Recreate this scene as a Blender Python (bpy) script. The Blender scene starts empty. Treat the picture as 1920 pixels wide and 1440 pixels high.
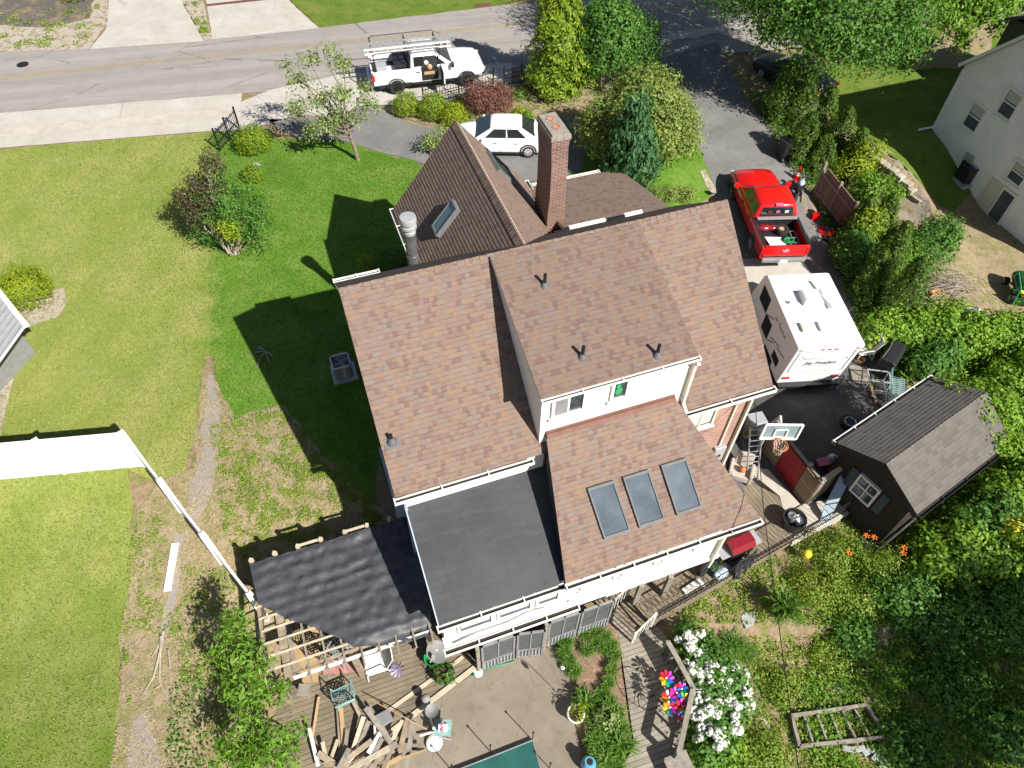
import bpy, bmesh, math, random
import numpy as np
from mathutils import Vector, Matrix, noise
from mathutils.geometry import delaunay_2d_cdt
R = math.radians
rnd = random.Random(7)
NR = np.random.default_rng(11)
scene = bpy.context.scene
COL = scene.collection
V = Vector

# ------------------------------------------------------------------ survey helpers
CAM_H = 20.0; CAM_F = 1344.0; CAM_P = R(51.59); CAM_R = R(1.09)
_fw = V((0, math.cos(CAM_P), -math.sin(CAM_P))); _u0 = V((0, math.sin(CAM_P), math.cos(CAM_P))); _r0 = V((1, 0, 0))
_rt = _r0 * math.cos(CAM_R) + _u0 * math.sin(CAM_R); _up = _u0 * math.cos(CAM_R) - _r0 * math.sin(CAM_R)
def at(px, py, z=0.0):
    """ground-plan position of a surveyed point that lies at height z"""
    d = _rt * (px - 960) - _up * (py - 720) + _fw * CAM_F
    return V((0, 0, CAM_H)) + d * ((z - CAM_H) / d.z)
def sst(a, b, x):
    t = min(1, max(0, (x - a) / (b - a))); return t * t * (3 - 2 * t)
RW_A = at(1560, 245, -.6); RW_B = at(1790, 395, -.6)
def terrain(x, y):
    q = sst(-3.5, .5, x); a = sst(12.5 + 1.7 * q, 6 + 4.2 * q, y); left = .42 + .58 * sst(-9, -5, x)
    zl = -1.8 * a * left
    b = sst(35, 17.5, y) * sst(5.5, 9.0, x)
    zr = -1.8 * b
    nb = sst(13.2, 15.5, x) * sst(20, 24, y)
    if nb > 0:
        d = (RW_B - RW_A).to_2d().normalized(); n = V((d.y, -d.x))
        k = (V((x, y)) - RW_A.to_2d()).dot(n)
        zn = -.42 * sst(42, 34, y) - 1.6 * max(.75 * sst(-.3, .9, k), sst(33.9, 28.4, y) * sst(18.5, 21.2, x)) * sst(45, 34, y)
        zr = zr * (1 - nb) + zn * nb
    z = min(zl, zr)
    if y < 8 and x > 3: z -= .5 * sst(3.5, 8, x) * sst(9.5, 6.5, y)
    return z
def on(px, py, dz=0.0):
    z = 0
    for _ in range(7):
        p = at(px, py, z); z = terrain(p.x, p.y) + dz
    return at(px, py, z)

# ------------------------------------------------------------------ object helpers
def thing(name, label, cat, loc=(0, 0, 0), rz=0, group=None, kind=None, rot=None):
    o = bpy.data.objects.new(name, None); COL.objects.link(o)
    o.empty_display_size = .2
    o.location = loc; o.rotation_euler = rot if rot else (0, 0, rz)
    tag(o, label, cat, group, kind); return o
def tag(o, label=None, cat=None, group=None, kind=None):
    if label: o['label'] = label
    if cat: o['category'] = cat
    if group: o['group'] = group
    if kind: o['kind'] = kind
    return o
def wmat(o):
    m = Matrix.Identity(4)
    while o is not None:
        m = o.matrix_basis @ m; o = o.parent
    return m
def copy_thing(src, loc, rz=None, label=None):
    c = src.copy(); COL.objects.link(c); c.location = loc
    if rz is not None: c.rotation_euler = (0, 0, rz)
    if label: c['label'] = label
    for ch in list(src.children):
        d = ch.copy(); COL.objects.link(d); d.parent = c
        for g in list(ch.children):
            e = g.copy(); COL.objects.link(e); e.parent = d
    return c

SPLIT={'rail','bed_sides','bed_rail_cap','door_handle','barge_board','tread','sill_trim'}
LOCK=set()
class MB:
    def __init__(s, ang=0.0): s.v = []; s.f = []; s.mi = []; s.M = None; s.ang = ang
    def add(s, vs, fs, m=0):
        o = len(s.v)
        for p in vs:
            p = V(p); s.v.append(s.M @ p if s.M else p)
        for f in fs: s.f.append([i + o for i in f]); s.mi.append(m)
        return s
    def box(s, x0, x1, y0, y1, z0, z1, m=0):
        vs = [(x0,y0,z0),(x1,y0,z0),(x1,y1,z0),(x0,y1,z0),(x0,y0,z1),(x1,y0,z1),(x1,y1,z1),(x0,y1,z1)]
        return s.add(vs, [(0,3,2,1),(4,5,6,7),(0,1,5,4),(1,2,6,5),(2,3,7,6),(3,0,4,7)], m)
    def obox(s, c, sz, rz=0, rx=0, ry=0, m=0):
        T = Matrix.Translation(V(c)) @ Matrix.Rotation(rz,4,'Z') @ Matrix.Rotation(ry,4,'Y') @ Matrix.Rotation(rx,4,'X')
        a,b,c2 = sz[0]/2, sz[1]/2, sz[2]/2
        vs = [T @ V(p) for p in [(-a,-b,-c2),(a,-b,-c2),(a,b,-c2),(-a,b,-c2),(-a,-b,c2),(a,-b,c2),(a,b,c2),(-a,b,c2)]]
        return s.add(vs, [(0,3,2,1),(4,5,6,7),(0,1,5,4),(1,2,6,5),(2,3,7,6),(3,0,4,7)], m)
    def beam(s, p, q, w, h, up=(0,0,1), m=0):
        p, q = V(p), V(q); d = (q-p).normalized(); up = V(up)
        if abs(d.dot(up)) > .98: up = V((1,0,0))
        a = d.cross(up).normalized() * (w/2); b = a.cross(d).normalized() * (h/2)
        vs = [p-a-b,p+a-b,p+a+b,p-a+b,q-a-b,q+a-b,q+a+b,q-a+b]
        return s.add(vs, [(3,2,1,0),(4,5,6,7),(0,1,5,4),(1,2,6,5),(2,3,7,6),(3,0,4,7)], m)
    def tube(s, pts, r, n=8, m=0, closed=False):
        pts = [V(p) for p in pts]; k = len(pts)
        rs = r if isinstance(r,(list,tuple)) else [r]*k
        rings = []; prev = None
        for i,p in enumerate(pts):
            if closed: d = pts[(i+1)%k]-pts[i-1]
            else: d = pts[min(i+1,k-1)]-pts[max(i-1,0)]
            d = d.normalized() if d.length > 1e-9 else V((0,0,1))
            if prev is None:
                a = d.cross(V((0,0,1)));
                if a.length < .05: a = d.cross(V((1,0,0)))
            else: a = prev - d*prev.dot(d)
            a.normalize(); prev = a; b = d.cross(a)
            rings.append([p+(a*math.cos(t)+b*math.sin(t))*rs[i] for t in [2*math.pi*j/n for j in range(n)]])
        vs = [p for ring in rings for p in ring]; fs = []
        for i in range(k if closed else k-1):
            i2 = (i+1)%k
            for j in range(n): fs.append((i*n+j, i*n+(j+1)%n, i2*n+(j+1)%n, i2*n+j))
        if not closed: fs += [tuple(range(n-1,-1,-1)), tuple((k-1)*n+j for j in range(n))]
        return s.add(vs, fs, m)
    def lathe(s, prof, c=(0,0,0), n=16, m=0, axis=None, caps=True):
        c = V(c); vs=[]; fs=[]; k=len(prof)
        Q = V((0,0,1)).rotation_difference(V(axis)).to_matrix() if axis else None
        for r,z in prof:
            for j in range(n):
                t=2*math.pi*j/n; p=V((r*math.cos(t), r*math.sin(t), z)); vs.append(c+(Q@p if Q else p))
        for i in range(k-1):
            for j in range(n): fs.append((i*n+j,i*n+(j+1)%n,(i+1)*n+(j+1)%n,(i+1)*n+j))
        if caps and prof[0][0] > 1e-6: fs.append(tuple(range(n-1,-1,-1)))
        if caps and prof[-1][0] > 1e-6: fs.append(tuple((k-1)*n+j for j in range(n)))
        return s.add(vs, fs, m)
    def cyl(s, c, r, h, n=16, m=0, axis=None): return s.lathe([(r,0),(r,h)], c, n, m, axis)
    def ball(s, c, rx, ry=None, rz=None, n=14, m=0):
        ry = ry or rx; rz = rz or rx; vs=[]; fs=[]; k=n//2+1
        for i in range(k):
            a=math.pi*i/(k-1)
            for j in range(n):
                t=2*math.pi*j/n; vs.append((c[0]+rx*math.sin(a)*math.cos(t), c[1]+ry*math.sin(a)*math.sin(t), c[2]-rz*math.cos(a)))
        for i in range(k-1):
            for j in range(n): fs.append((i*n+j,i*n+(j+1)%n,(i+1)*n+(j+1)%n,(i+1)*n+j))
        return s.add(vs, fs, m)
    def prism(s, poly, z0, z1, m=0):
        n=len(poly); vs=[(p[0],p[1],z0) for p in poly]+[(p[0],p[1],z1) for p in poly]
        return s.add(vs, [tuple(range(n-1,-1,-1)), tuple(range(n,2*n))]+[(i,(i+1)%n,n+(i+1)%n,n+i) for i in range(n)], m)
    def slab(s, poly, t, m=0, side=None):
        poly=[V(p) for p in poly]; n=len(poly); nr=V((0,0,0))
        for i in range(n): nr += (poly[i]-poly[0]).cross(poly[(i+1)%n]-poly[0])
        nr.normalize()
        if nr.z < 0: nr = -nr; poly = poly[::-1]
        vs = poly+[p-nr*t for p in poly]
        s.add(vs, [tuple(range(n)), tuple(range(2*n-1,n-1,-1))], m)
        return s.add(vs, [(i,n+i,n+(i+1)%n,(i+1)%n) for i in range(n)], m if side is None else side)
    def courses(s, a, b, c, d, h=.125, lift=.013, m=0):
        """overlapping shingle courses on a slope; a-b along the top, d-c along the eave"""
        a,b,c,d=V(a),V(b),V(c),V(d); n=(b-a).cross(d-a).normalized(); n=n if n.z>0 else -n
        ax=V((0,0,1)).cross(n).normalized(); by=n.cross(ax); lo,hi=d.dot(by),a.dot(by); k=math.floor(lo/h)
        while k*h<hi-.01:
            y0=max(lo,k*h); y1=min(hi,(k+1)*h); t0=(y0-lo)/(hi-lo); t1=(y1-lo)/(hi-lo); p=d.lerp(a,t0); q=c.lerp(b,t0); r=c.lerp(b,t1); u=d.lerp(a,t1); e=n*.004; l=n*lift
            s.add([p+l,q+l,r+e,u+e,p,q],[(0,1,2,3),(0,4,5,1)],m); k+=1
        return s
    def loft(s, rings, m=0, caps=True):
        n=len(rings[0]); vs=[p for r in rings for p in r]; fs=[]
        for i in range(len(rings)-1):
            for j in range(n): fs.append((i*n+j,i*n+(j+1)%n,(i+1)*n+(j+1)%n,(i+1)*n+j))
        if caps: fs += [tuple(range(n-1,-1,-1)), tuple((len(rings)-1)*n+j for j in range(n))]
        return s.add(vs, fs, m)
    def quad(s, *p, m=0): return s.add(p, [tuple(range(len(p)))], m)
    def pieces(s):
        par=list(range(len(s.v)))
        def fd(i):
            while par[i]!=i: par[i]=par[par[i]]; i=par[i]
            return i
        for f in s.f:
            for i in f[1:]: par[fd(i)]=fd(f[0])
        gr={}
        for f,mi in zip(s.f,s.mi): gr.setdefault(fd(f[0]),[]).append((f,mi))
        if len(gr)<2 or len(gr)>6: return [s]
        out=[]
        for fs in gr.values():
            q=MB(s.ang); mp={}
            for f,mi in fs:
                for i in f:
                    if i not in mp: mp[i]=len(q.v); q.v.append(s.v[i])
                q.f.append([mp[i] for i in f]); q.mi.append(mi)
            q.done=True; out.append(q)
        return out
    def build(s, name, mats, parent=None, world=False, smooth=None, bevel=0, fixn=True, label=None):
        if name in SPLIT and not getattr(s,'done',False):
            g = s.pieces()
            if len(g) > 1:
                return [q.build(name, mats, parent, world, smooth, bevel, fixn, label) for q in g][0] if name not in LOCK else None
        me = bpy.data.meshes.new(name)
        vs = s.v
        if world and parent is not None:
            W = wmat(parent).inverted(); vs = [W @ p for p in vs]
        me.from_pydata([tuple(p) for p in vs], [], s.f)
        for mt in (mats if isinstance(mats,(list,tuple)) else [mats]): me.materials.append(mt)
        me.polygons.foreach_set('material_index', s.mi)
        if fixn:
            bm = bmesh.new(); bm.from_mesh(me); bmesh.ops.recalc_face_normals(bm, faces=bm.faces); bm.to_mesh(me); bm.free()
        uv = me.uv_layers.new(name='UVMap').data; Z=V((0,0,1)); ca,sa=math.cos(s.ang),math.sin(s.ang)
        co = [v.co for v in me.vertices]
        for p in me.polygons:
            n=p.normal
            if abs(n.z) > .985: a=V((ca,sa,0)); b=V((-sa,ca,0))
            else: a=Z.cross(n).normalized(); b=n.cross(a)
            for li,vi in zip(p.loop_indices,p.vertices): uv[li].uv=(co[vi].dot(a),co[vi].dot(b))
        if smooth is not None:
            me.polygons.foreach_set('use_smooth',[True]*len(me.polygons)); me.set_sharp_from_angle(angle=R(smooth))
        o = bpy.data.objects.new(name, me); COL.objects.link(o)
        if parent is not None: o.parent = parent
        if label: o['label']=label
        if bevel:
            b=o.modifiers.new('bevel','BEVEL'); b.width=bevel; b.segments=2; b.limit_method='ANGLE'; b.angle_limit=R(35)
        return o

# ------------------------------------------------------------------ foliage helpers
def leaf_mesh(name, P, N, S, mat, parent=None, wid=.5, world=True, droop=None, lift=.0):
    P=np.asarray(P,float); N=np.asarray(N,float); n=len(P)
    N=N/(np.linalg.norm(N,axis=1,keepdims=True)+1e-9)
    T=NR.normal(size=(n,3)) if droop is None else NR.normal(size=(n,3))*.45+np.array(droop)
    T-= N*(T*N).sum(1,keepdims=True); T/= (np.linalg.norm(T,axis=1,keepdims=True)+1e-9)
    B=np.cross(N,T); S=np.asarray(S)[:,None]*np.ones((n,1))
    a=P-T*S*.5; b=P+B*S*wid*.5+N*S*lift; c=P+T*S*.5; d=P-B*S*wid*.5+N*S*lift
    vs=np.stack([a,b,c,d],1).reshape(-1,3)
    if parent is not None and world:
        W=np.array(wmat(parent).inverted()); vs=vs@W[:3,:3].T+W[:3,3]
    me=bpy.data.meshes.new(name); me.vertices.add(4*n); me.loops.add(4*n); me.polygons.add(n)
    me.vertices.foreach_set('co',vs.ravel()); me.loops.foreach_set('vertex_index',np.arange(4*n))
    me.polygons.foreach_set('loop_start',np.arange(0,4*n,4)); me.update(calc_edges=True)
    me.materials.append(mat); o=bpy.data.objects.new(name,me); COL.objects.link(o)
    if parent is not None: o.parent=parent
    return o
def unit(n):
    d=NR.normal(size=(n,3)); return d/np.linalg.norm(d,axis=1,keepdims=True)
def clump_points(lobes, clumps, per, cr, up=.35, shell=(.72,1.0), low=-.5):
    """leaf positions gathered in clumps over the shells of ellipsoid lobes"""
    Ps=[];Ns=[]
    tot=sum(l[3]*l[4]+l[5]*l[3] for l in lobes)
    for cx,cy,cz,rx,ry,rz in lobes:
        k=max(3,int(clumps*(rx*ry+rz*rx)/tot))
        d=unit(k*3); d=d[d[:,2]>low][:k]; k=len(d)
        s=NR.uniform(shell[0],shell[1],(k,1)); c=np.array([cx,cy,cz])+d*s*np.array([rx,ry,rz])
        q=NR.normal(size=(k,per,3))*cr*NR.uniform(.6,1.3,(k,1,1))
        p=c[:,None,:]+q
        nn=d[:,None,:]*.7+q/cr*.35+np.array([0,0,up])+NR.normal(size=(k,per,3))*.45
        Ps.append(p.reshape(-1,3)); Ns.append(nn.reshape(-1,3))
    return np.concatenate(Ps),np.concatenate(Ns)
def limb(mb, p, q, r0, r1, wob=.08, n=5, k=6):
    p,q=V(p),V(q); L=(q-p).length; pts=[];rs=[]
    for i in range(n+1):
        t=i/n; j=V((rnd.uniform(-1,1),rnd.uniform(-1,1),rnd.uniform(-.5,.5)))*wob*L*math.sin(math.pi*t)
        pts.append(p.lerp(q,t)+j); rs.append(r0+(r1-r0)*t)
    mb.tube(pts,rs,k)
def inside(poly, x, y):
    c=False; j=len(poly)-1
    for i in range(len(poly)):
        xi,yi=poly[i][0],poly[i][1]; xj,yj=poly[j][0],poly[j][1]
        if (yi>y)!=(yj>y) and x<(xj-xi)*(y-yi)/(yj-yi)+xi: c=not c
        j=i
    return c
def scatter(poly, n, dens=None, seed=None):
    xs=[p[0] for p in poly]; ys=[p[1] for p in poly]; out=[]; g=random.Random(seed or 5); tries=0
    while len(out)<n and tries<n*25:
        tries+=1; x=g.uniform(min(xs),max(xs)); y=g.uniform(min(ys),max(ys))
        if inside(poly,x,y) and (dens is None or g.random()<dens(x,y)): out.append((x,y))
    return out
def nz(x,y,s=1.0,o=0.0): return .5+.5*noise.noise(V((x*s+o,y*s-o,o*1.7)))

# ------------------------------------------------------------------ ground sheets
def densify(poly, step=.5, jit=0.0):
    out=[]
    n=len(poly)
    for i in range(n):
        a=V(poly[i][:2]); b=V(poly[(i+1)%n][:2]); k=max(1,int((b-a).length/step)); d=(b-a)
        pn=V((-d.y,d.x)).normalized() if d.length>0 else V((0,0))
        for j in range(k):
            t=j/k; p=a+d*t
            if jit: p=p+pn*jit*2*(nz(p.x,p.y,1.6,3.3)-.5)+pn*jit*1.2*(nz(p.x,p.y,5,9)-.5)
            out.append(p)
    return out
def sheet(name, poly, mat, dz=.02, grid=.7, jit=0.0, step=.5, kind='structure', label=None, cat=None, zf=None, ang=0.0, thick=0):
    b=densify(poly,step,jit); n=len(b)
    xs=[p.x for p in b]; ys=[p.y for p in b]; pts=list(b)
    bb=[(p.x,p.y) for p in b]
    x=min(xs)+grid/2
    while x<max(xs):
        y=min(ys)+grid/2
        while y<max(ys):
            if inside(bb,x,y): pts.append(V((x+.11*grid*math.sin(x*7+y*3),y+.11*grid*math.cos(x*3-y*5))))
            y+=grid
        x+=grid
    vs,es,fs,_,_,_=delaunay_2d_cdt(pts,[],[list(range(n))],1,1e-4)
    zf=zf or terrain
    me=bpy.data.meshes.new(name)
    me.from_pydata([(p.x,p.y,zf(p.x,p.y)+dz) for p in vs],[],[list(f) for f in fs])
    me.materials.append(mat)
    bm=bmesh.new(); bm.from_mesh(me); bmesh.ops.recalc_face_normals(bm,faces=bm.faces)
    if sum(f.normal.z for f in bm.faces)<0: bmesh.ops.reverse_faces(bm,faces=bm.faces)
    if thick:
        r=bmesh.ops.extrude_face_region(bm,geom=list(bm.faces))
        for g in r['geom']:
            if isinstance(g,bmesh.types.BMVert): g.co.z+=0
        for v in bm.verts:
            pass
    bm.to_mesh(me); bm.free()
    ca,sa=math.cos(ang),math.sin(ang)
    uv=me.uv_layers.new(name='UVMap').data
    for p in me.polygons:
        p.use_smooth=True
        for li,vi in zip(p.loop_indices,p.vertices):
            c=me.vertices[vi].co; uv[li].uv=(c.x*ca+c.y*sa,-c.x*sa+c.y*ca)
    o=bpy.data.objects.new(name,me); COL.objects.link(o)
    tag(o,label,cat,None,kind); return o
def pxpoly(*pts): return [on(*p) for p in pts]
# ------------------------------------------------------------------ materials
class NT:
    def __init__(s, name):
        s.m=bpy.data.materials.new(name); s.m.use_nodes=True; s.t=s.m.node_tree; s.t.nodes.clear()
        s.out=s.n('ShaderNodeOutputMaterial')
    def n(s, typ, **kw):
        d=s.t.nodes.new(typ)
        for k,v in kw.items(): setattr(d,k,v)
        return d
    def l(s,a,b): s.t.links.new(a,b)
    def set(s,sock,v):
        if hasattr(v,'is_output'): s.l(v,sock)
        else: sock.default_value=v
    def math(s,op,a,b=0.0,c=None):
        d=s.n('ShaderNodeMath',operation=op); s.set(d.inputs[0],a); s.set(d.inputs[1],b)
        if c is not None: s.set(d.inputs[2],c)
        return d.outputs[0]
    def noise(s,co,scale,detail=3,rough=.55,dist=0):
        d=s.n('ShaderNodeTexNoise'); s.l(co,d.inputs['Vector']); d.inputs['Scale'].default_value=scale
        d.inputs['Detail'].default_value=detail; d.inputs['Roughness'].default_value=rough; d.inputs['Distortion'].default_value=dist
        return d.outputs['Fac']
    def ramp(s,fac,stops,interp='LINEAR'):
        d=s.n('ShaderNodeValToRGB'); r=d.color_ramp; r.interpolation=interp
        while len(r.elements)<len(stops): r.elements.new(.5)
        for e,(p,c) in zip(r.elements,stops): e.position=p; e.color=(c[0],c[1],c[2],1)
        s.set(d.inputs[0],fac); return d.outputs[0]
    def mix(s,fac,a,b,blend='MIX'):
        d=s.n('ShaderNodeMix',data_type='RGBA',blend_type=blend); s.set(d.inputs[0],fac)
        for i,x in ((6,a),(7,b)):
            if isinstance(x,tuple): x=(x[0],x[1],x[2],1)
            s.set(d.inputs[i],x)
        return d.outputs[2]
    def mr(s,fac,a,b,c=0.0,d2=1.0):
        d=s.n('ShaderNodeMapRange'); s.set(d.inputs[0],fac); d.inputs[1].default_value=a; d.inputs[2].default_value=b
        d.inputs[3].default_value=c; d.inputs[4].default_value=d2; return d.outputs[0]
    def bsdf(s,col,rough=.7,metal=0,bump=None,bstr=.4,bdist=.02,spec=.4,**kw):
        d=s.n('ShaderNodeBsdfPrincipled')
        if isinstance(col,tuple): col=(col[0],col[1],col[2],1)
        s.set(d.inputs['Base Color'],col); s.set(d.inputs['Roughness'],rough); s.set(d.inputs['Metallic'],metal)
        d.inputs['Specular IOR Level'].default_value=spec
        for k,v in kw.items(): s.set(d.inputs[k.replace('_',' ')],v)
        if bump is not None:
            b=s.n('ShaderNodeBump'); b.inputs['Strength'].default_value=bstr; b.inputs['Distance'].default_value=bdist
            s.l(bump,b.inputs['Height']); s.l(b.outputs[0],d.inputs['Normal'])
        s.l(d.outputs[0],s.out.inputs[0]); return d
    def obj(s): return s.n('ShaderNodeTexCoord').outputs['Object']
    def pos(s): return s.n('ShaderNodeNewGeometry').outputs['Position']
    def uv(s): return s.n('ShaderNodeTexCoord').outputs['UV']
    def stretch(s,co,x,y,z,rz=0):
        d=s.n('ShaderNodeMapping'); s.l(co,d.inputs[0]); d.inputs['Scale'].default_value=(x,y,z); d.inputs['Rotation'].default_value=(0,0,rz); return d.outputs[0]
    def sep(s,co):
        d=s.n('ShaderNodeSeparateXYZ'); s.l(co,d.inputs[0]); return d.outputs
def sc(c,k): return tuple(min(1,x*k) for x in c)
def plain(name,col,rough=.6,metal=0,var=.18,scale=6,bump=.0,spec=.4,dirt=None,**kw):
    t=NT(name); co=t.obj(); a=t.noise(co,scale,4); b=t.noise(co,scale*6,2)
    c=t.mix(t.mr(a,.3,.7),sc(col,1-var),sc(col,1+var*.6)); c=t.mix(t.mr(b,.35,.7,0,.25),c,sc(col,.7))
    if dirt: c=t.mix(t.mr(t.noise(co,scale*.6,5,.7),.52,.75,0,.7),c,dirt)
    t.bsdf(c,rough,metal,b if bump else None,bump,.01,spec,**kw); return t.m
def shingle(name,cols,w=.19,h=.135,dark=.45,tone=.28):
    t=NT(name); x,y,_=t.sep(t.uv()); row=t.math('FLOOR',t.math('DIVIDE',y,h)); fy=t.math('FRACT',t.math('DIVIDE',y,h))
    wn=t.n('ShaderNodeTexWhiteNoise',noise_dimensions='1D'); t.l(row,wn.inputs['W'])
    xs=t.math('ADD',t.math('DIVIDE',x,w),t.math('MULTIPLY',wn.outputs['Value'],9.0))
    jn=t.n('ShaderNodeTexNoise',noise_dimensions='2D'); cv=t.n('ShaderNodeCombineXYZ'); t.l(xs,cv.inputs[0]); t.l(t.math('MULTIPLY',row,3.7),cv.inputs[1]); t.l(cv.outputs[0],jn.inputs['Vector']); jn.inputs['Scale'].default_value=.55; jn.inputs['Detail'].default_value=0
    xs=t.math('ADD',xs,t.math('MULTIPLY',jn.outputs['Fac'],.55))
    colm=t.math('FLOOR',xs); fx=t.math('FRACT',xs)
    c2=t.n('ShaderNodeCombineXYZ'); t.l(colm,c2.inputs[0]); t.l(row,c2.inputs[1])
    w2=t.n('ShaderNodeTexWhiteNoise',noise_dimensions='2D'); t.l(c2.outputs[0],w2.inputs['Vector'])
    k=len(cols); c=t.ramp(w2.outputs['Value'],[(i/k,cols[i]) for i in range(k)],'CONSTANT')
    g=t.noise(t.uv(),150,2,.7); c=t.mix(t.mr(g,.3,.72,0,tone+.2),c,sc(cols[0],.5)); g2=t.noise(t.uv(),38,3,.75); c=t.mix(t.mr(g2,.5,.78,0,.35),c,sc(cols[0],1.4)); c=t.mix(t.mr(g2,.2,.42,.3,0),c,sc(cols[0],.55))
    big=t.noise(t.uv(),.9,4,.6); c=t.mix(t.mr(big,.35,.7,0,tone),c,sc(cols[1],1.12))
    streak=t.noise(t.stretch(t.uv(),3.0,.35,1),2.2,3); c=t.mix(t.mr(streak,.55,.8,0,.22),c,sc(cols[-1],.62))
    butt=t.mr(fy,.0,.16,1,0); sel=t.math('GREATER_THAN',w2.outputs['Value'],.45)
    c=t.mix(t.math('MULTIPLY',butt,t.math('MULTIPLY_ADD',sel,dark*.6,dark*.4)),c,(.03,.022,.02))
    hgt=t.math('ADD',t.math('MULTIPLY',t.math('SUBTRACT',1.0,fy),.8),t.math('MULTIPLY',sel,.5))
    hgt=t.math('ADD',hgt,t.math('MULTIPLY',g,.18))
    t.bsdf(c,.92,0,hgt,.8,.012,.15); return t.m
def bricks(name,c1,c2,mort,w=.22,h=.075,mw=.012):
    t=NT(name); b=t.n('ShaderNodeTexBrick'); t.l(t.uv(),b.inputs['Vector']); b.inputs['Scale'].default_value=1
    b.inputs['Brick Width'].default_value=w; b.inputs['Row Height'].default_value=h; b.inputs['Mortar Size'].default_value=mw
    b.inputs['Color1'].default_value=(*c1,1); b.inputs['Color2'].default_value=(*c2,1); b.inputs['Mortar'].default_value=(*mort,1); b.inputs['Bias'].default_value=-.1
    n=t.noise(t.uv(),1.3,4); c=t.mix(t.mr(n,.35,.7,0,.5),b.outputs['Color'],(.1,.06,.05)); n2=t.noise(t.uv(),30,2); c=t.mix(t.mr(n2,.4,.7,0,.3),c,mort)
    t.bsdf(c,.9,0,t.math('SUBTRACT',1.0,b.outputs['Fac']),.7,.012,.2); return t.m
def planks(name,c1,c2,w=.14,gap=.012,gapcol=(.02,.016,.012),rough=.8,along='x'):
    t=NT(name); x,y,_=t.sep(t.uv())
    if along=='y': x,y=y,x
    row=t.math('FLOOR',t.math('DIVIDE',y,w)); fy=t.math('FRACT',t.math('DIVIDE',y,w))
    wn=t.n('ShaderNodeTexWhiteNoise',noise_dimensions='1D'); t.l(row,wn.inputs['W'])
    cv=t.n('ShaderNodeCombineXYZ'); t.l(t.math('MULTIPLY',x,1.0),cv.inputs[0]); t.l(t.math('MULTIPLY',y,14.0),cv.inputs[1]); t.l(t.math('MULTIPLY',wn.outputs['Value'],40),cv.inputs[2])
    g=t.noise(cv.outputs[0],2.4,5,.65)
    c=t.mix(t.mr(g,.3,.7),c1,c2); c=t.mix(t.mr(wn.outputs['Value'],0,1,0,.45),c,sc(c1,.62))
    big=t.noise(t.uv(),1.1,4,.6); c=t.mix(t.mr(big,.45,.72,0,.6),c,sc(c1,.55))
    e=t.math('LESS_THAN',fy,gap/w); c=t.mix(e,c,gapcol)
    t.bsdf(c,rough,0,t.math('SUBTRACT',g,e),.5,.01,.25); return t.m
def siding(name,col,h=.11):
    t=NT(name); _,y,_=t.sep(t.uv()); fy=t.math('FRACT',t.math('DIVIDE',y,h)); n=t.noise(t.uv(),2,4)
    c=t.mix(t.mr(n,.35,.75,0,.3),col,sc(col,.82)); c=t.mix(t.mr(fy,.86,1.0,0,.35),c,sc(col,.45))
    t.bsdf(c,.55,0,t.math('SUBTRACT',1.0,fy),.35,.012,.35); return t.m
def leafmat(name,cols,trans=.35,clump=.9,gloss=.55):
    t=NT(name); g=t.n('ShaderNodeNewGeometry'); r=g.outputs['Random Per Island']; k=len(cols)
    c=t.ramp(r,[(i/max(1,k-1),cols[i]) for i in range(k)])
    n=t.noise(g.outputs['Position'],clump,3); c=t.mix(t.mr(n,.4,.68,0,.5),c,cols[0])
    d=t.n('ShaderNodeBsdfPrincipled'); t.l(c,d.inputs['Base Color']); d.inputs['Roughness'].default_value=gloss; d.inputs['Specular IOR Level'].default_value=.3
    tr=t.n('ShaderNodeBsdfTranslucent'); t.l(t.mix(.35,c,(.35,.5,.03)),tr.inputs['Color'])
    m=t.n('ShaderNodeMixShader'); m.inputs[0].default_value=trans; t.l(d.outputs[0],m.inputs[1]); t.l(tr.outputs[0],m.inputs[2]); t.l(m.outputs[0],t.out.inputs[0]); return t.m
def ground(name,layers,rough=.95,bump=.5,fine=55,fineamt=.45,finecol=(.02,.03,.005),bd=.03):
    """layers: [(colour, noise scale, lo, hi)] laid over each other, first is the base"""
    t=NT(name); p=t.pos(); c=layers[0]
    for i,(col,s,lo,hi) in enumerate(layers[1:]):
        off=t.n('ShaderNodeVectorMath',operation='ADD'); t.l(p,off.inputs[0]); off.inputs[1].default_value=(i*13.7,i*5.1,0)
        c=t.mix(t.mr(t.noise(off.outputs[0],s,5,.62,.3),lo,hi),c,col)
    f=t.noise(p,fine,3,.75); f2=t.noise(p,fine*.33,3,.7)
    c=t.mix(t.mr(f,.42,.68,0,fineamt),c,finecol); c=t.mix(t.mr(f2,.5,.75,0,fineamt*.7),c,finecol)
    h=t.math('ADD',f,f2); t.bsdf(c,rough,0,h,bump,bd,.1); return t.m
def glass(name,col=(.02,.03,.035),rough=.06,spec=.8): 
    t=NT(name); n=t.noise(t.obj(),1.5,3); c=t.mix(t.mr(n,.3,.7),col,sc(col,1.8)); t.bsdf(c,rough,0,None,0,0,spec); return t.m
m={}
m['roof']=shingle('roof_shingles',[(.2,.142,.115),(.23,.155,.11),(.188,.15,.13),(.22,.15,.112),(.185,.126,.105),(.205,.163,.142),(.158,.104,.09),(.198,.148,.123)],w=.125,h=.125,tone=.17,dark=.6)
m['roofgrey']=shingle('grey_shingles',[(.133,.119,.107),(.153,.138,.122),(.118,.108,.098),(.143,.129,.115)],w=.26,h=.14,tone=.2)
m['epdm']=None
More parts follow.
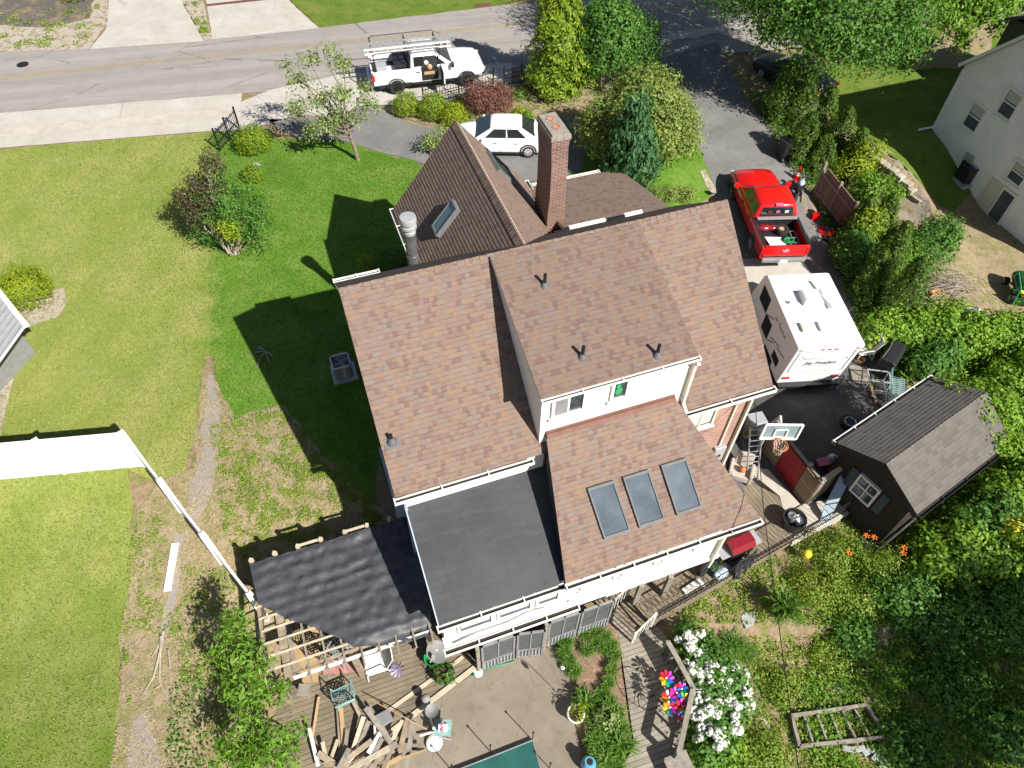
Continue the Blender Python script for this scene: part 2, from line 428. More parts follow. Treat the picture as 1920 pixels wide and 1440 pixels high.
def epdm():
    t=NT('black_rubber_roof'); p=t.obj(); a=t.noise(p,.8,5,.65,.4); b=t.noise(p,7,4,.7); x,y,_=t.sep(p)
    c=t.mix(t.mr(a,.35,.7),(.02,.022,.026),(.038,.041,.047)); c=t.mix(t.mr(b,.58,.72,0,.7),c,(.014,.014,.015))
    st=t.noise(t.stretch(p,1,6,1),1.2,4); c=t.mix(t.mr(st,.5,.8,0,.5),c,(.055,.058,.064))
    s1=t.mr(t.math('ABSOLUTE',t.math('SUBTRACT',t.math('FRACT',t.math('DIVIDE',x,1.5)),.5)),0,.012,1,0); c=t.mix(t.math('MULTIPLY',s1,.6),c,(.02,.02,.02))
    t.bsdf(c,.6,0,b,.15,.01,.4); return t.m
m['epdm']=epdm()
m['tarp']=plain('black_tarp',(.06,.063,.07),.55,0,.3,3,.3)
m['brick']=bricks('red_brick',(.38,.13,.085),(.24,.075,.05),(.48,.42,.36))
m['brickdark']=bricks('old_chimney_brick',(.24,.088,.06),(.1,.045,.036),(.3,.26,.22))
m['siding']=siding('white_siding',(.8,.79,.74))
m['white']=plain('white_paint',(.8,.79,.76),.5,0,.06,3,0,.4)
m['whitemetal']=plain('white_gutter_metal',(.72,.71,.67),.4,0,.1,5,0,.5,dirt=(.4,.36,.3))
m['cream']=plain('cream_trim',(.66,.62,.52),.5,0,.08,4)
m['dirtywhite']=plain('weathered_white',(.6,.58,.54),.7,0,.15,4,.2,dirt=(.3,.26,.2))
m['dark']=plain('dark_matt_brown',(.03,.027,.024),.9,0,.3,8)  # near-black brown for seams and small parts, also laid as a strip inside gutters
m['black']=plain('black_plastic',(.018,.018,.02),.45,0,.2,8,0,.5)
m['iron']=plain('black_iron',(.02,.021,.023),.5,.3,.2,20)
m['rubber']=plain('tyre_rubber',(.022,.022,.023),.85,0,.25,10,.3)
m['grey']=plain('grey_plastic',(.22,.22,.22),.6,0,.15,5)
m['ltgrey']=plain('light_grey_metal',(.45,.46,.47),.45,.3,.12,5)
m['skyframe']=plain('skylight_frame',(.15,.155,.16),.85,0,.12,5,0,.05)
m['alu']=plain('aluminium',(.62,.63,.64),.38,.75,.1,8)
m['galv']=plain('galvanised_flue',(.26,.27,.28),.42,.7,.35,3,dirt=(.16,.16,.16))
m['flash']=plain('brown_flashing',(.16,.075,.055),.55,.1,.2,4)
m['lead']=plain('grey_pipe_boot',(.13,.13,.135),.6,.2,.2,8)
m['glass']=glass('window_glass')
m['skyglass']=glass('skylight_glass',(.055,.068,.084),.6,.06)
m['bluesky']=glass('blue_skylight_glass',(.05,.1,.13),.2,.5)
m['curtain']=plain('pale_blind',(.5,.5,.46),.8,0,.1,10)
m['screen']=plain('grey_insect_screen',(.085,.09,.092),.75,0,.25,7)
m['carwhite']=plain('white_car_paint',(.82,.82,.82),.22,0,.02,2,0,.5,Coat_Weight=.6)
m['carred']=plain('red_car_paint',(.62,.008,.008),.25,0,.05,2,0,.5,Coat_Weight=.7)
m['chrome']=plain('chrome',(.7,.7,.72),.15,1,.05,4)
m['taillight']=plain('red_tail_lamp',(.45,.01,.012),.2,0,.1,6,0,.6)
m['headlight']=plain('clear_lamp',(.6,.62,.64),.1,.2,.1,6,0,.6)
m['carglass']=glass('car_glass',(.012,.016,.018),.05,.9)
m['wood']=plain('weathered_lumber',(.3,.24,.17),.85,0,.35,5,.3,dirt=(.12,.095,.07))
m['woodpale']=plain('pale_lumber',(.52,.44,.33),.8,0,.2,5,.3,dirt=(.3,.23,.15))
m['woodgrey']=plain('grey_old_wood',(.27,.24,.2),.9,0,.3,6,.4,dirt=(.11,.09,.07))
m['woodnew']=plain('tan_plywood',(.4,.27,.14),.8,0,.15,4,.1)
m['deck']=planks('deck_boards',(.24,.21,.165),(.36,.32,.265),.14)
m['deckbrown']=planks('brown_deck_boards',(.18,.145,.1),(.29,.24,.17),.14)
m['fenceboards']=planks('fence_boards',(.2,.14,.1),(.3,.22,.16),.14,along='y')
m['gateboards']=planks('gate_boards',(.24,.18,.12),(.36,.28,.19),.2)
m['darkboards']=planks('dark_brown_siding',(.035,.026,.02),(.055,.042,.034),.12)
m['redpaint']=plain('red_stain',(.3,.02,.025),.75,0,.25,5,.2)
m['vinyl']=plain('white_vinyl',(.84,.84,.84),.4,0,.03,2)
def vinyl_m():
    t=NT('vinyl_boards'); x,y,_=t.sep(t.uv()); f=t.math('FRACT',t.math('DIVIDE',x,.2)); n=t.noise(t.uv(),1.5,4)
    c=t.mix(t.mr(f,.95,1.0,0,.5),(.82,.82,.82),(.4,.4,.4)); c=t.mix(t.mr(n,.5,.8,0,.3),c,(.62,.61,.57)); t.bsdf(c,.4,0,f,.1,.005,.4); return t.m
m['vinylboard']=vinyl_m()
m['lf_straw']=leafmat('dead_grass',[(.3,.24,.13),(.42,.35,.2),(.3,.3,.12)],trans=.2)
m['bluemetal']=plain('pale_blue_metal',(.35,.42,.5),.5,.1,.1,4)
m['stucco']=plain('pale_stucco',(.86,.86,.86),.9,0,.1,1.5,.4)
m['stone']=plain('tan_stone',(.4,.35,.28),.95,0,.35,3,.6,dirt=(.16,.13,.1))
m['slate']=plain('grey_flagstone',(.33,.34,.34),.9,0,.2,4,.3)
m['concrete']=plain('concrete',(.45,.41,.35),.9,0,.15,1.5,.3,dirt=(.3,.26,.21))
m['teal']=plain('verdigris_metal',(.25,.42,.4),.6,.2,.2,8)
m['green']=plain('green_plastic',(.03,.3,.1),.4,0,.1,5)
m['mower']=plain('mower_green',(.015,.06,.015),.4,0,.2,5)
m['pooltarp']=plain('dark_green_cover',(.012,.095,.08),.6,0,.3,2,.2)
m['shutter']=plain('dark_blue_shutter',(.05,.07,.085),.6,0,.15,5)
m['redlid']=plain('red_enamel',(.2,.012,.02),.25,0,.1,4,0,.6)
m['cloth']=plain('black_cloth',(.03,.03,.032),.9,0,.3,6,.3)
m['beige']=plain('beige_upholstery',(.45,.39,.34),.95,0,.15,8,.3)
m['blue']=plain('blue_plastic',(.03,.1,.4),.4,0,.1,5)
m['bluepot']=plain('blue_glazed',(.1,.3,.42),.25,0,.25,4,0,.6)
m['terracotta']=plain('terracotta',(.45,.2,.11),.85,0,.2,5)
m['orange']=plain('orange_rim',(.75,.17,.06),.4,0,.1,5)
m['ball']=plain('basketball_orange',(.5,.16,.06),.7,0,.1,8,.2)
m['net']=plain('white_net',(.6,.57,.5),.9,0,.1,8)
m['acrylic']=glass('grey_backboard',(.16,.2,.22),.15,.5)
m['bark']=plain('bark',(.2,.16,.12),.95,0,.35,6,.6)
m['barkpale']=plain('pale_bark',(.36,.31,.25),.95,0,.3,6,.5)
m['pink']=plain('pink_plastic',(.6,.15,.25),.5,0,.1,5)
m['soil']=plain('potting_soil',(.06,.04,.025),.95,0,.3,8)
m['cushion']=plain('grey_sling_fabric',(.42,.41,.37),.85,0,.1,6)
for nm,c in dict(pw_red=(.7,.02,.03),pw_orange=(.85,.25,.01),pw_yellow=(.85,.6,.01),pw_green=(.01,.4,.12),pw_blue=(.01,.15,.6),pw_purple=(.3,.03,.45),pw_magenta=(.75,.02,.35)).items(): m[nm]=plain(nm.replace('pw_','foil_'),c,.35,0,.08,5)
# ground
def lawn_color(t,p,layers,fine):
    c=layers[0]
    for i,(col,scl,lo,hi) in enumerate(layers[1:]):
        off=t.n('ShaderNodeVectorMath',operation='ADD'); t.l(p,off.inputs[0]); off.inputs[1].default_value=(i*13.7,i*5.1,0)
        c=t.mix(t.mr(t.noise(off.outputs[0],scl,5,.62,.3),lo,hi),c,col)
    for scl,lo,hi,amt in ((6.5,.45,.7,.45),(17,.45,.68,.5),(42,.45,.7,.4)): c=t.mix(t.mr(t.noise(p,scl,4,.7),lo,hi,0,amt),c,fine)
    return c
def lawn_m():
    t=NT('mown_lawn'); p=t.pos()
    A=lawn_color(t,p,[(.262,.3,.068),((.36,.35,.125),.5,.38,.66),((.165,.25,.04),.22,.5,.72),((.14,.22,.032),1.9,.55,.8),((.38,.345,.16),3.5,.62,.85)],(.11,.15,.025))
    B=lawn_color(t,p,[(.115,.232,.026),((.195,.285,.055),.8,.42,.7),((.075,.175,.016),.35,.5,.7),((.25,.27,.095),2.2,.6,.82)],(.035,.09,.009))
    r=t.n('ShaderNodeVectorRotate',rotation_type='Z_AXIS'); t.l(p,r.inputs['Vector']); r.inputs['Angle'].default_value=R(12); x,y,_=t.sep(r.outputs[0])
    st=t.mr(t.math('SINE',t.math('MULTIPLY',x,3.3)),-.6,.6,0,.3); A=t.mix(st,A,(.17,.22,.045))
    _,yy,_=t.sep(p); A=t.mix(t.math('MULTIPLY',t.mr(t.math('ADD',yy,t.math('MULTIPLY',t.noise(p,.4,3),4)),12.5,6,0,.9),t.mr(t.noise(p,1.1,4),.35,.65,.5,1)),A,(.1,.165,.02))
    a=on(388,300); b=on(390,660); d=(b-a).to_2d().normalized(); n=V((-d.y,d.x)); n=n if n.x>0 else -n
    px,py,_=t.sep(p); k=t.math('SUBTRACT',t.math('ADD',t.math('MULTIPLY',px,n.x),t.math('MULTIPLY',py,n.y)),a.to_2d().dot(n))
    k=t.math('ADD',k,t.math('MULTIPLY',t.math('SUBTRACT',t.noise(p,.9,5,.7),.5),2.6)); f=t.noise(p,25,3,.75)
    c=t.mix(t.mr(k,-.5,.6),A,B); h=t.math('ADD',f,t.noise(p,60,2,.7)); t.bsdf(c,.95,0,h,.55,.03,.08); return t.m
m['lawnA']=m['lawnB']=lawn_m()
m['lawnC']=ground('deep_lawn',[(.12,.18,.026),((.19,.215,.05),.6,.45,.68),((.075,.135,.016),1.2,.5,.7)],fine=20,fineamt=.6,finecol=(.035,.07,.008))
m['weedy']=ground('weedy_soil',[(.33,.255,.17),((.19,.2,.06),2.3,.46,.66),((.25,.185,.115),.9,.5,.75),((.4,.32,.22),4.5,.55,.75),((.14,.19,.035),5.5,.58,.7)],fine=17,fineamt=.5,finecol=(.13,.105,.055))
m['soilg']=ground('garden_soil',[(.31,.22,.155),((.17,.19,.05),2.1,.46,.64),((.22,.15,.1),3.5,.5,.7),((.12,.17,.03),6,.58,.7)],fine=17,fineamt=.5,finecol=(.1,.075,.035))
m['gravel']=ground('grey_gravel',[(.34,.3,.26),((.42,.35,.27),.7,.5,.65)],fine=38,fineamt=.6,finecol=(.12,.1,.085),bd=.05)
m['mulch']=ground('bark_mulch',[(.3,.2,.14),((.4,.29,.21),6,.5,.65)],fine=30,fineamt=.7,finecol=(.06,.035,.025),bd=.05)
m['rocks']=ground('river_gravel',[(.46,.41,.33),((.3,.24,.17),3,.5,.6),((.16,.2,.05),.9,.58,.7)],fine=22,fineamt=.6,finecol=(.14,.11,.08),bd=.06)
m['bedmulch']=ground('grey_bed',[(.13,.12,.11),((.26,.2,.13),.8,.48,.62),((.1,.14,.03),1.3,.6,.7)],fine=25,fineamt=.5,finecol=(.04,.03,.02))
def road_m():
    t=NT('worn_asphalt'); p=t.pos(); q=t.stretch(p,1,1,1,0); r=t.n('ShaderNodeVectorRotate',rotation_type='Z_AXIS'); t.l(p,r.inputs['Vector']); r.inputs['Angle'].default_value=-R(12.6)
    s=t.stretch(r.outputs[0],.05,1.1,1); w=t.noise(s,1.0,4,.6); w2=t.noise(p,1.2,5,.65)
    c=t.mix(t.mr(w,.35,.65),(.25,.23,.21),(.315,.29,.268)); c=t.mix(t.mr(w2,.5,.8,0,.45),c,(.16,.148,.136))
    f=t.noise(p,45,2,.7); c=t.mix(t.mr(f,.4,.7,0,.25),c,(.17,.16,.15))
    cr=t.n('ShaderNodeTexVoronoi',feature='DISTANCE_TO_EDGE'); t.l(t.stretch(r.outputs[0],.16,.5,1),cr.inputs['Vector']); cr.inputs['Scale'].default_value=1
    wv=t.noise(p,.7,3); c=t.mix(t.math('MULTIPLY',t.mr(cr.outputs['Distance'],0,.013,1,0),t.mr(wv,.42,.55,0,.7)),c,(.09,.085,.08))
    t.bsdf(c,.9,0,f,.25,.01,.2); return t.m
m['road']=road_m()
def paved(name,c1,c2,stain,fine=.25,s=.6,crack=True):
    t=NT(name); p=t.pos(); a=t.noise(p,s,6,.65,.5); b=t.noise(p,s*4,5,.7,.3); f=t.noise(p,40,2,.7)
    c=t.mix(t.mr(a,.35,.68),c1,c2); c=t.mix(t.mr(b,.55,.8,0,.65),c,stain); c=t.mix(t.mr(f,.4,.7,0,fine),c,stain)
    if crack:
        v=t.n('ShaderNodeTexVoronoi',feature='DISTANCE_TO_EDGE'); t.l(p,v.inputs['Vector']); v.inputs['Scale'].default_value=.35
        c=t.mix(t.math('MULTIPLY',t.mr(v.outputs['Distance'],0,.006,1,0),.5),c,stain)
    t.bsdf(c,.9,0,f,.2,.01,.2); return t.m
m['conc']=paved('pale_concrete',(.39,.36,.32),(.48,.45,.41),(.25,.23,.2))
m['patio']=paved('stained_patio',(.2,.168,.128),(.265,.226,.178),(.11,.088,.066),s=.9)
m['asph']=paved('driveway_asphalt',(.15,.147,.142),(.21,.203,.194),(.09,.087,.083),.35)
m['asphdark']=paved('court_asphalt',(.065,.064,.062),(.115,.11,.104),(.038,.037,.036),.35,1.1)
m['paint']=ground('worn_yellow_paint',[(.33,.25,.13),((.24,.215,.185),1.5,.42,.6)],fine=40,fineamt=.3,finecol=(.25,.22,.18),bump=.1)
# leaves
L=lambda n,*c,**k: leafmat(n,list(c),**k)
m['lf_bright']=L('bright_leaves',(.07,.17,.012),(.15,.3,.025),(.25,.4,.05),trans=.4)
m['lf_mid']=L('mid_green_leaves',(.045,.13,.02),(.09,.22,.032),(.16,.31,.055),trans=.4)
m['lf_dark']=L('dark_green_leaves',(.04,.12,.02),(.08,.19,.03),(.13,.26,.05),trans=.4)
m['lf_yellow']=L('yellow_green_leaves',(.15,.22,.012),(.28,.36,.018),(.4,.45,.03),trans=.4)
m['lf_olive']=L('olive_leaves',(.12,.18,.035),(.24,.32,.07),(.36,.42,.12),trans=.4)
m['lf_red']=L('wine_red_leaves',(.09,.034,.026),(.19,.075,.06),(.27,.12,.09),trans=.25)
m['lf_purple']=L('purple_brown_leaves',(.045,.035,.02),(.085,.06,.035),(.12,.13,.045),trans=.25)
m['lf_conif']=L('yellow_conifer_sprays',(.1,.19,.012),(.22,.32,.02),(.34,.42,.03),clump=1.6,trans=.4)
m['lf_arbor']=L('arborvitae_sprays',(.022,.06,.008),(.06,.125,.011),(.16,.24,.022),clump=1.3,trans=.3)
m['lf_cedar']=L('blue_green_sprays',(.03,.09,.035),(.055,.15,.055),(.1,.22,.08),trans=.25)
m['lf_pale']=L('grey_green_leaves',(.13,.19,.05),(.24,.31,.1),(.36,.42,.17))
m['lf_grass']=L('grass_blades',(.06,.15,.018),(.12,.24,.03),(.22,.33,.06),trans=.35)
m['lf_weed']=L('weed_leaves',(.11,.2,.02),(.23,.33,.035),(.36,.43,.075),trans=.35)
m['lf_vine']=L('vine_leaves',(.09,.2,.018),(.2,.36,.03),(.36,.5,.055),clump=.7,trans=.4)
m['lf_lawnA']=L('dry_grass_blades',(.16,.2,.04),(.26,.3,.07),(.38,.37,.14),trans=.25)
m['lf_lawnB']=L('green_grass_blades',(.06,.13,.014),(.11,.2,.025),(.19,.26,.055),trans=.25)
m['petal']=plain('white_petals',(.55,.56,.5),.8,0,.1,12)
m['lily']=plain('orange_petals',(.8,.2,.02),.7,0,.1,10)
m['yflower']=plain('yellow_petals',(.8,.55,.03),.7,0,.1,10)
# ------------------------------------------------------------------ ground, roads and paving
def base_ground():
    vs=[];fs=[]
    def axis(lo,hi,fine0,fine1,st):
        a=[];x=fine0
        while x<=fine1: a.append(x); x+=st
        k=st
        x=fine1
        while x<hi: k*=1.35; x+=k; a.append(x)
        k=st; x=fine0
        while x>lo: k*=1.35; x-=k; a.insert(0,x)
        return a
    xs=axis(-400,400,-34,36,.5); ys=axis(-120,700,-2,52,.5)
    for y in ys:
        for x in xs: vs.append((x,y,terrain(x,y)-.012))
    n=len(xs)
    for j in range(len(ys)-1):
        for i in range(n-1): fs.append((j*n+i,j*n+i+1,(j+1)*n+i+1,(j+1)*n+i))
    me=bpy.data.meshes.new('ground'); me.from_pydata(vs,[],fs); me.materials.append(m['soilg'])
    for p in me.polygons: p.use_smooth=True
    o=bpy.data.objects.new('ground',me); COL.objects.link(o); tag(o,kind='structure')
base_ground()
# the street: straight band between two surveyed edge lines
def line(p,q,t): return p+(q-p)*t
F0,F1=at(0,97),at(900,15); N0,N1=at(0,213),at(500,172)
S0,S1=at(0,278),at(400,246)
ext=lambda a,b,L0,L1:(a-(b-a).normalized()*L0, b+(b-a).normalized()*L1)
f0,f1=ext(F0,F1,60,90); n0,n1=ext(N0,N1,60,105); s0,s1=ext(S0,S1,60,1.2)
sheet('street',[n0,n1,f1,f0],m['road'],.02,grid=3,step=3)
sheet('sidewalk',[s0,s1,line(n0,n1,.0)+(n1-n0).normalized()*((s1-n0).dot((n1-n0).normalized())),n0],m['conc'],.026,grid=1.5,jit=.03)
# joint strip between gutter pan and walk
d=(n1-n0).normalized(); per=V((-d.y,d.x,0))
w=(s0-n0).dot(per)
a=n0+per*(w*.62); b=a+d*((s1-n0).dot(d))
sheet('walk_panel',[a,b,b+per*(w*.36),a+per*(w*.36)],m['concrete'],.034,grid=1.5,jit=.02)
# worn centre line, two stripes
c0=(f0+n0)*.5; 
for k,off in enumerate((-.12,.12)):
    mid0=at(0,147); mid1=at(960,46); dd=(mid1-mid0).normalized(); pp=V((-dd.y,dd.x,0)); e0=mid0-dd*40+pp*off; e1=mid1+dd*70+pp*off
    sheet('road_marking',[e0-pp*.06,e1-pp*.06,e1+pp*.06,e0+pp*.06],m['paint'],.028,grid=3,step=2,jit=.015)
# apron right of the lawn, in front of the parked pickup
sheet('parking_apron',pxpoly((398,248),(470,243),(560,216),(640,223),(668,201),(712,198),(760,200),(800,200),(960,160),(960,118),(640,140),(505,170),(420,205)),m['conc'],.03,jit=.06)
sheet('driveway_opposite',pxpoly((168,93),(200,55),(208,-40),(325,-40),(345,10),(382,78)),m['conc'],.03,jit=.05)
sheet('second_driveway_opposite',pxpoly((398,75),(380,-40),(520,-40),(545,5),(598,54)),m['conc'],.03,jit=.04)
sheet('brick_band',pxpoly((388,13),(388,9),(545,-9),(546,-4)),m['flash'],.04)
sheet('opposite_lawn',pxpoly((600,53),(545,2),(520,-60),(1050,-60),(1010,-5),(900,16),(700,40)),m['lawnC'],.03,jit=.08)
sheet('opposite_bed',pxpoly((-120,102),(-120,-60),(205,-60),(200,45),(165,92)),m['rocks'],.024,jit=.15)
sheet('dark_bed',pxpoly((-120,45),(-120,-60),(190,-60),(170,35),(90,52)),m['bedmulch'],.034,jit=.25)
sheet('verge_strip',pxpoly((345,10),(330,-20),(376,-20),(398,73),(384,77)),m['rocks'],.032,jit=.06)
sheet('kerb_strip',pxpoly((1200,74),(1300,58),(1388,42),(1394,54),(1305,70),(1212,86)),m['conc'],.04,jit=.03)
# lawns
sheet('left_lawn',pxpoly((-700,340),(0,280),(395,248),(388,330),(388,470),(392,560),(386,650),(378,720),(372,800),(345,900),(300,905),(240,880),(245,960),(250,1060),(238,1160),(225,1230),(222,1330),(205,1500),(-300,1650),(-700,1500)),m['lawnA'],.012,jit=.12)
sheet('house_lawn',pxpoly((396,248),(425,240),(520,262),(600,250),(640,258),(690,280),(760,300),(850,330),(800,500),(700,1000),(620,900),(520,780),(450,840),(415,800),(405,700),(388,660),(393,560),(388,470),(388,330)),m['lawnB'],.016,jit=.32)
sheet('side_yard_soil',pxpoly((378,690),(392,690),(440,790),(530,760),(640,900),(760,1000),(700,1080),(480,1200),(420,1290),(300,1560),(190,1560),(225,1330),(230,1200),(245,1060),(262,960),(300,900),(360,880)),m['weedy'],.018,jit=.22)
sheet('gravel_path',pxpoly((388,705),(401,703),(411,760),(412,830),(402,880),(388,950),(362,985),(352,970),(360,915),(370,880),(380,830),(385,760)),m['gravel'],.03,jit=.14)
sheet('lower_gravel_path',pxpoly((330,1000),(350,1000),(330,1110),(320,1180),(305,1180),(315,1100)),m['gravel'],.03,jit=.18)
sheet('corner_gravel',pxpoly((250,1350),(285,1325),(305,1400),(290,1500),(240,1500)),m['gravel'],.03,jit=.22)
# front drive around the sedan and the long side drive
sheet('front_drive',pxpoly((640,222),(668,200),(712,197),(725,212),(770,232),(830,246),(880,262),(960,262),(1010,225),(1075,215),(1110,240),(1090,320),(1010,340),(900,345),(850,325),(770,300),(700,283),(660,268),(600,262),(560,262),(500,225)),m['asph'],.03,jit=.05)
sheet('garden_bed',pxpoly((725,205),(800,190),(930,160),(1090,150),(1225,160),(1230,240),(1085,200),(1010,215),(960,245),(880,255),(830,240),(770,226),(740,215)),m['weedy'],.024,jit=.12)
sheet('front_grass',pxpoly((1080,230),(1180,160),(1230,160),(1300,255),(1345,362),(1250,400),(1150,420),(1060,340)),m['lawnB'],.028,jit=.08)
sheet('side_driveway',pxpoly((1213,118),(1225,150),(1292,250),(1330,330),(1345,370),(1300,420),(1300,760),(1330,900),(1480,960),(1600,960),(1640,840),(1700,720),(1650,620),(1590,540),(1545,440),(1500,330),(1440,240),(1390,170),(1345,80)),m['asph'],.022,jit=.06)
sheet('rear_court',pxpoly((1380,700),(1450,690),(1560,690),(1640,640),(1700,700),(1700,760),(1560,900),(1480,965),(1330,900)),m['asphdark'],.034,jit=.15)
sheet('concrete_slab_strip',pxpoly((1380,488),(1500,480),(1520,512),(1480,545),(1390,552)),m['conc'],.036,jit=.05)
sheet('drive_edge_stones',pxpoly((1312,322),(1322,320),(1345,362),(1334,370)),m['rocks'],.044,jit=.05)
# neighbour's side
sheet('neighbour_lawn',pxpoly((1530,140),(1780,30),(1960,60),(1960,240),(1800,240),(1745,246),(1830,350),(1790,396),(1690,335),(1612,285),(1560,220)),m['lawnC'],.03,jit=.1)
sheet('dry_lawn_patch',pxpoly((1700,130),(1780,50),(1870,40),(1850,110),(1790,130)),m['weedy'],.042,jit=.2)
sheet('neighbour_walk',pxpoly((1602,300),(1625,296),(1690,355),(1740,420),(1690,420),(1650,370)),m['gravel'],.03,jit=.1)
sheet('neighbour_yard',pxpoly((1660,390),(1740,400),(1800,410),(1960,500),(1960,640),(1830,610),(1730,560),(1700,470)),m['weedy'],.05,grid=.35,jit=.15)
# back patio, planting strip
PZ=-1.8
flat=lambda z:(lambda x,y:z)
P8=lambda z,*pp:[at(x,y,z) for x,y in pp]
sheet('patio',P8(PZ,(700,1445),(735,1370),(890,1262),(905,1235),(990,1195),(1060,1180),(1140,1150),(1130,1110),(1200,1090),(1235,1150),(1150,1195),(1080,1260),(1070,1330),(1095,1440),(1130,1560),(640,1560)),m['patio'],.05,zf=flat(PZ),jit=.02)
sheet('planting_strip',P8(PZ,(1062,1200),(1140,1165),(1160,1190),(1165,1260),(1175,1330),(1185,1400),(1130,1470),(1100,1440),(1092,1390),(1098,1330),(1080,1300),(1060,1250),(1040,1225)),m['mulch'],.075,zf=flat(PZ),jit=.04)
sheet('garden_soil',pxpoly((1240,1160),(1390,1065),(1600,955),(1700,1000),(1990,900),(1990,1600),(1180,1600),(1290,1400),(1300,1290)),m['soilg'],.02,jit=.1)
# ------------------------------------------------------------------ the main house, in its own plan frame (u along the ridge, v towards the street)
HYAW=R(20.43)
house=thing('house','brick and white sided house with brown shingle roofs and three skylights','house',(-4.258,12.569,0),HYAW)
hm=wmat(house)
def hw(u,v,z): return hm@V((u,v,z))
ZR=7.75; LEN=10.78; SL=.815; EV=-4.1; EZ=4.4
def part(mb,name,mat,parent=house,**k): return mb.build(name,mat,parent,**k)
# brick body with gables
b=MB(); v0,v1=-3.88,2.1
zt=lambda v: ZR-.2-SL*abs(v)
prof=[(v0,-1.9),(v1,-1.9),(v1,zt(v1)-.05),(0,ZR-.25),(v0,zt(v0)-.05)]
vs=[(.25,v,z) for v,z in prof]+[(10.5,v,z) for v,z in prof]
b.add(vs,[(0,1,2,3,4),(9,8,7,6,5)]+[(i,(i+1)%5,5+(i+1)%5,5+i) for i in range(5)])
wall=part(b,'wall',m['brick'])
# main roof
b=MB()
b.slab([(0,0,ZR),(LEN,0,ZR),(LEN,EV,EZ),(0,EV,EZ)],.14,side=1)
b.slab([(0,.02,ZR-.005),(LEN,.02,ZR-.005),(LEN,2.25,ZR-SL*2.25),(0,2.25,ZR-SL*2.25)],.14,side=1)
b.courses((0,0,ZR),(LEN,0,ZR),(LEN,EV,EZ),(0,EV,EZ))
roof=part(b,'main_roof',[m['roof'],m['cream']])
b=MB(); n=54
for i in range(n):
    u=LEN*i/n; w=LEN/n-.012; lift=.018+.006*math.sin(i*2.1)
    b.slab([(u,0,ZR+lift),(u+w,0,ZR+lift*.6),(u+w,-.15,ZR-.122+lift*.6),(u,-.15,ZR-.122+lift)],.02)
    b.slab([(u,0,ZR+lift),(u+w,0,ZR+lift*.6),(u+w,.15,ZR-.122+lift*.6),(u,.15,ZR-.122+lift)],.02)
part(b,'ridge_cap',m['roof'],roof)
def gutter(name,p,q,parent=house,w=.13,h=.11,out=(0,-1,0),step=.95,drop=0.0,mats=None):
    p,q=V(p),V(q); o=V(out); b=MB(); Z=V((0,0,1))
    b.beam(p+o*.01-Z*h/2,q+o*.01-Z*h/2,.02,h)
    b.beam(p+o*w-Z*h/2,q+o*w-Z*h/2,.022,h)
    b.beam(p+o*w/2-Z*(h-.02),q+o*w/2-Z*(h-.02),w,.012)
    b.beam(p+o*w/2-Z*(h*.55),q+o*w/2-Z*(h*.55),w-.03,.01,m=1)
    d=(q-p); L=d.length; k=max(2,int(L/step))
    for i in range(k+1):
        c=p+d*min(.995,max(.005,i/k)); b.beam(c+o*-.02+Z*.004,c+o*(w+.02)+Z*.004,.035,.016)
    return b.build(name,mats or [m['whitemetal'],m['dark']],parent)
gutter('gutter',(-.05,EV-.02,EZ-.02),(3.62,EV-.02,EZ-.02)); gutter('gutter',(8.0,EV-.02,EZ-.02),(LEN+.05,EV-.02,EZ-.02))
gutter('gutter',(-.02,2.27,ZR-SL*2.25),(1.3,2.27,ZR-SL*2.25),out=(0,1,0))
# shed dormer
b=MB(); dz=lambda v: ZR-.06+v*.318
b.slab([(3.84,-.12,ZR+.03),(8.02,-.12,ZR+.03),(8.02,-3.93,6.54),(3.82,-3.93,6.54)],.11,side=1)
b.courses((3.84,-.12,ZR+.03),(8.02,-.12,ZR+.03),(8.02,-3.93,6.54),(3.82,-3.93,6.54))
droof=part(b,'dormer_roof',[m['roof'],m['cream']])
b=MB(); mz=lambda v: ZR+SL*v
prof=[(-.2,mz(-.2)-.1),(-.2,ZR-.05),(-3.87,6.42),(-3.87,mz(-3.87)-.4)]
vs=[(3.875,v,z) for v,z in prof]+[(7.95,v,z) for v,z in prof]
b.add(vs,[(0,1,2,3),(7,6,5,4)]+[(i,(i+1)%4,4+(i+1)%4,4+i) for i in range(4)])
dwall=part(b,'dormer_wall',m['siding'])
gutter('gutter',(3.8,-3.94,6.53),(8.05,-3.94,6.53),w=.09,h=.07)
def window(u0,u1,z0,z1,v,parent=house,panes=2,glassm='glass',fr='white',blind=0,out=-1,thick=.07,green=False):
    """window on a wall at v facing the back garden: frame > sash bars, pane"""
    b=MB(); t=.07; o=out
    for a in ((u0-t,u1+t,z1,z1+t),(u0-t,u1+t,z0-t,z0),(u0-t,u0,z0,z1),(u1,u1+t,z0,z1)): b.box(a[0],a[1],min(v-.02*o,v+thick*o),max(v-.02*o,v+thick*o),a[2],a[3])
    b.box(u0-t-.05,u1+t+.05,min(v,v+(thick+.05)*o),max(v,v+(thick+.05)*o),z0-t-.045,z0-t-.002)
    f=b.build('window',m[fr],parent)
    b=MB(); b.box(u0,u1,min(v-.01*o,v+.02*o),max(v-.01*o,v+.02*o),z0,z1); b.build('pane',m[glassm],f)
    b=MB()
    for i in range(1,panes):
        x=u0+(u1-u0)*i/panes; b.box(x-.025,x+.025,min(v,v+.05*o),max(v,v+.05*o),z0,z1)
    if panes>1: b.build('sash_bar',m[fr],f)
    if blind:
        b=MB(); zb=z1-(z1-z0)*blind; k=int((z1-zb)/.06)
        for i in range(k): b.box(u0+.03,u1-.03,min(v+.021*o,v+.032*o),max(v+.021*o,v+.032*o),zb+i*.06,zb+i*.06+.048)
        b.build('blind',m['curtain'],f)
    return f
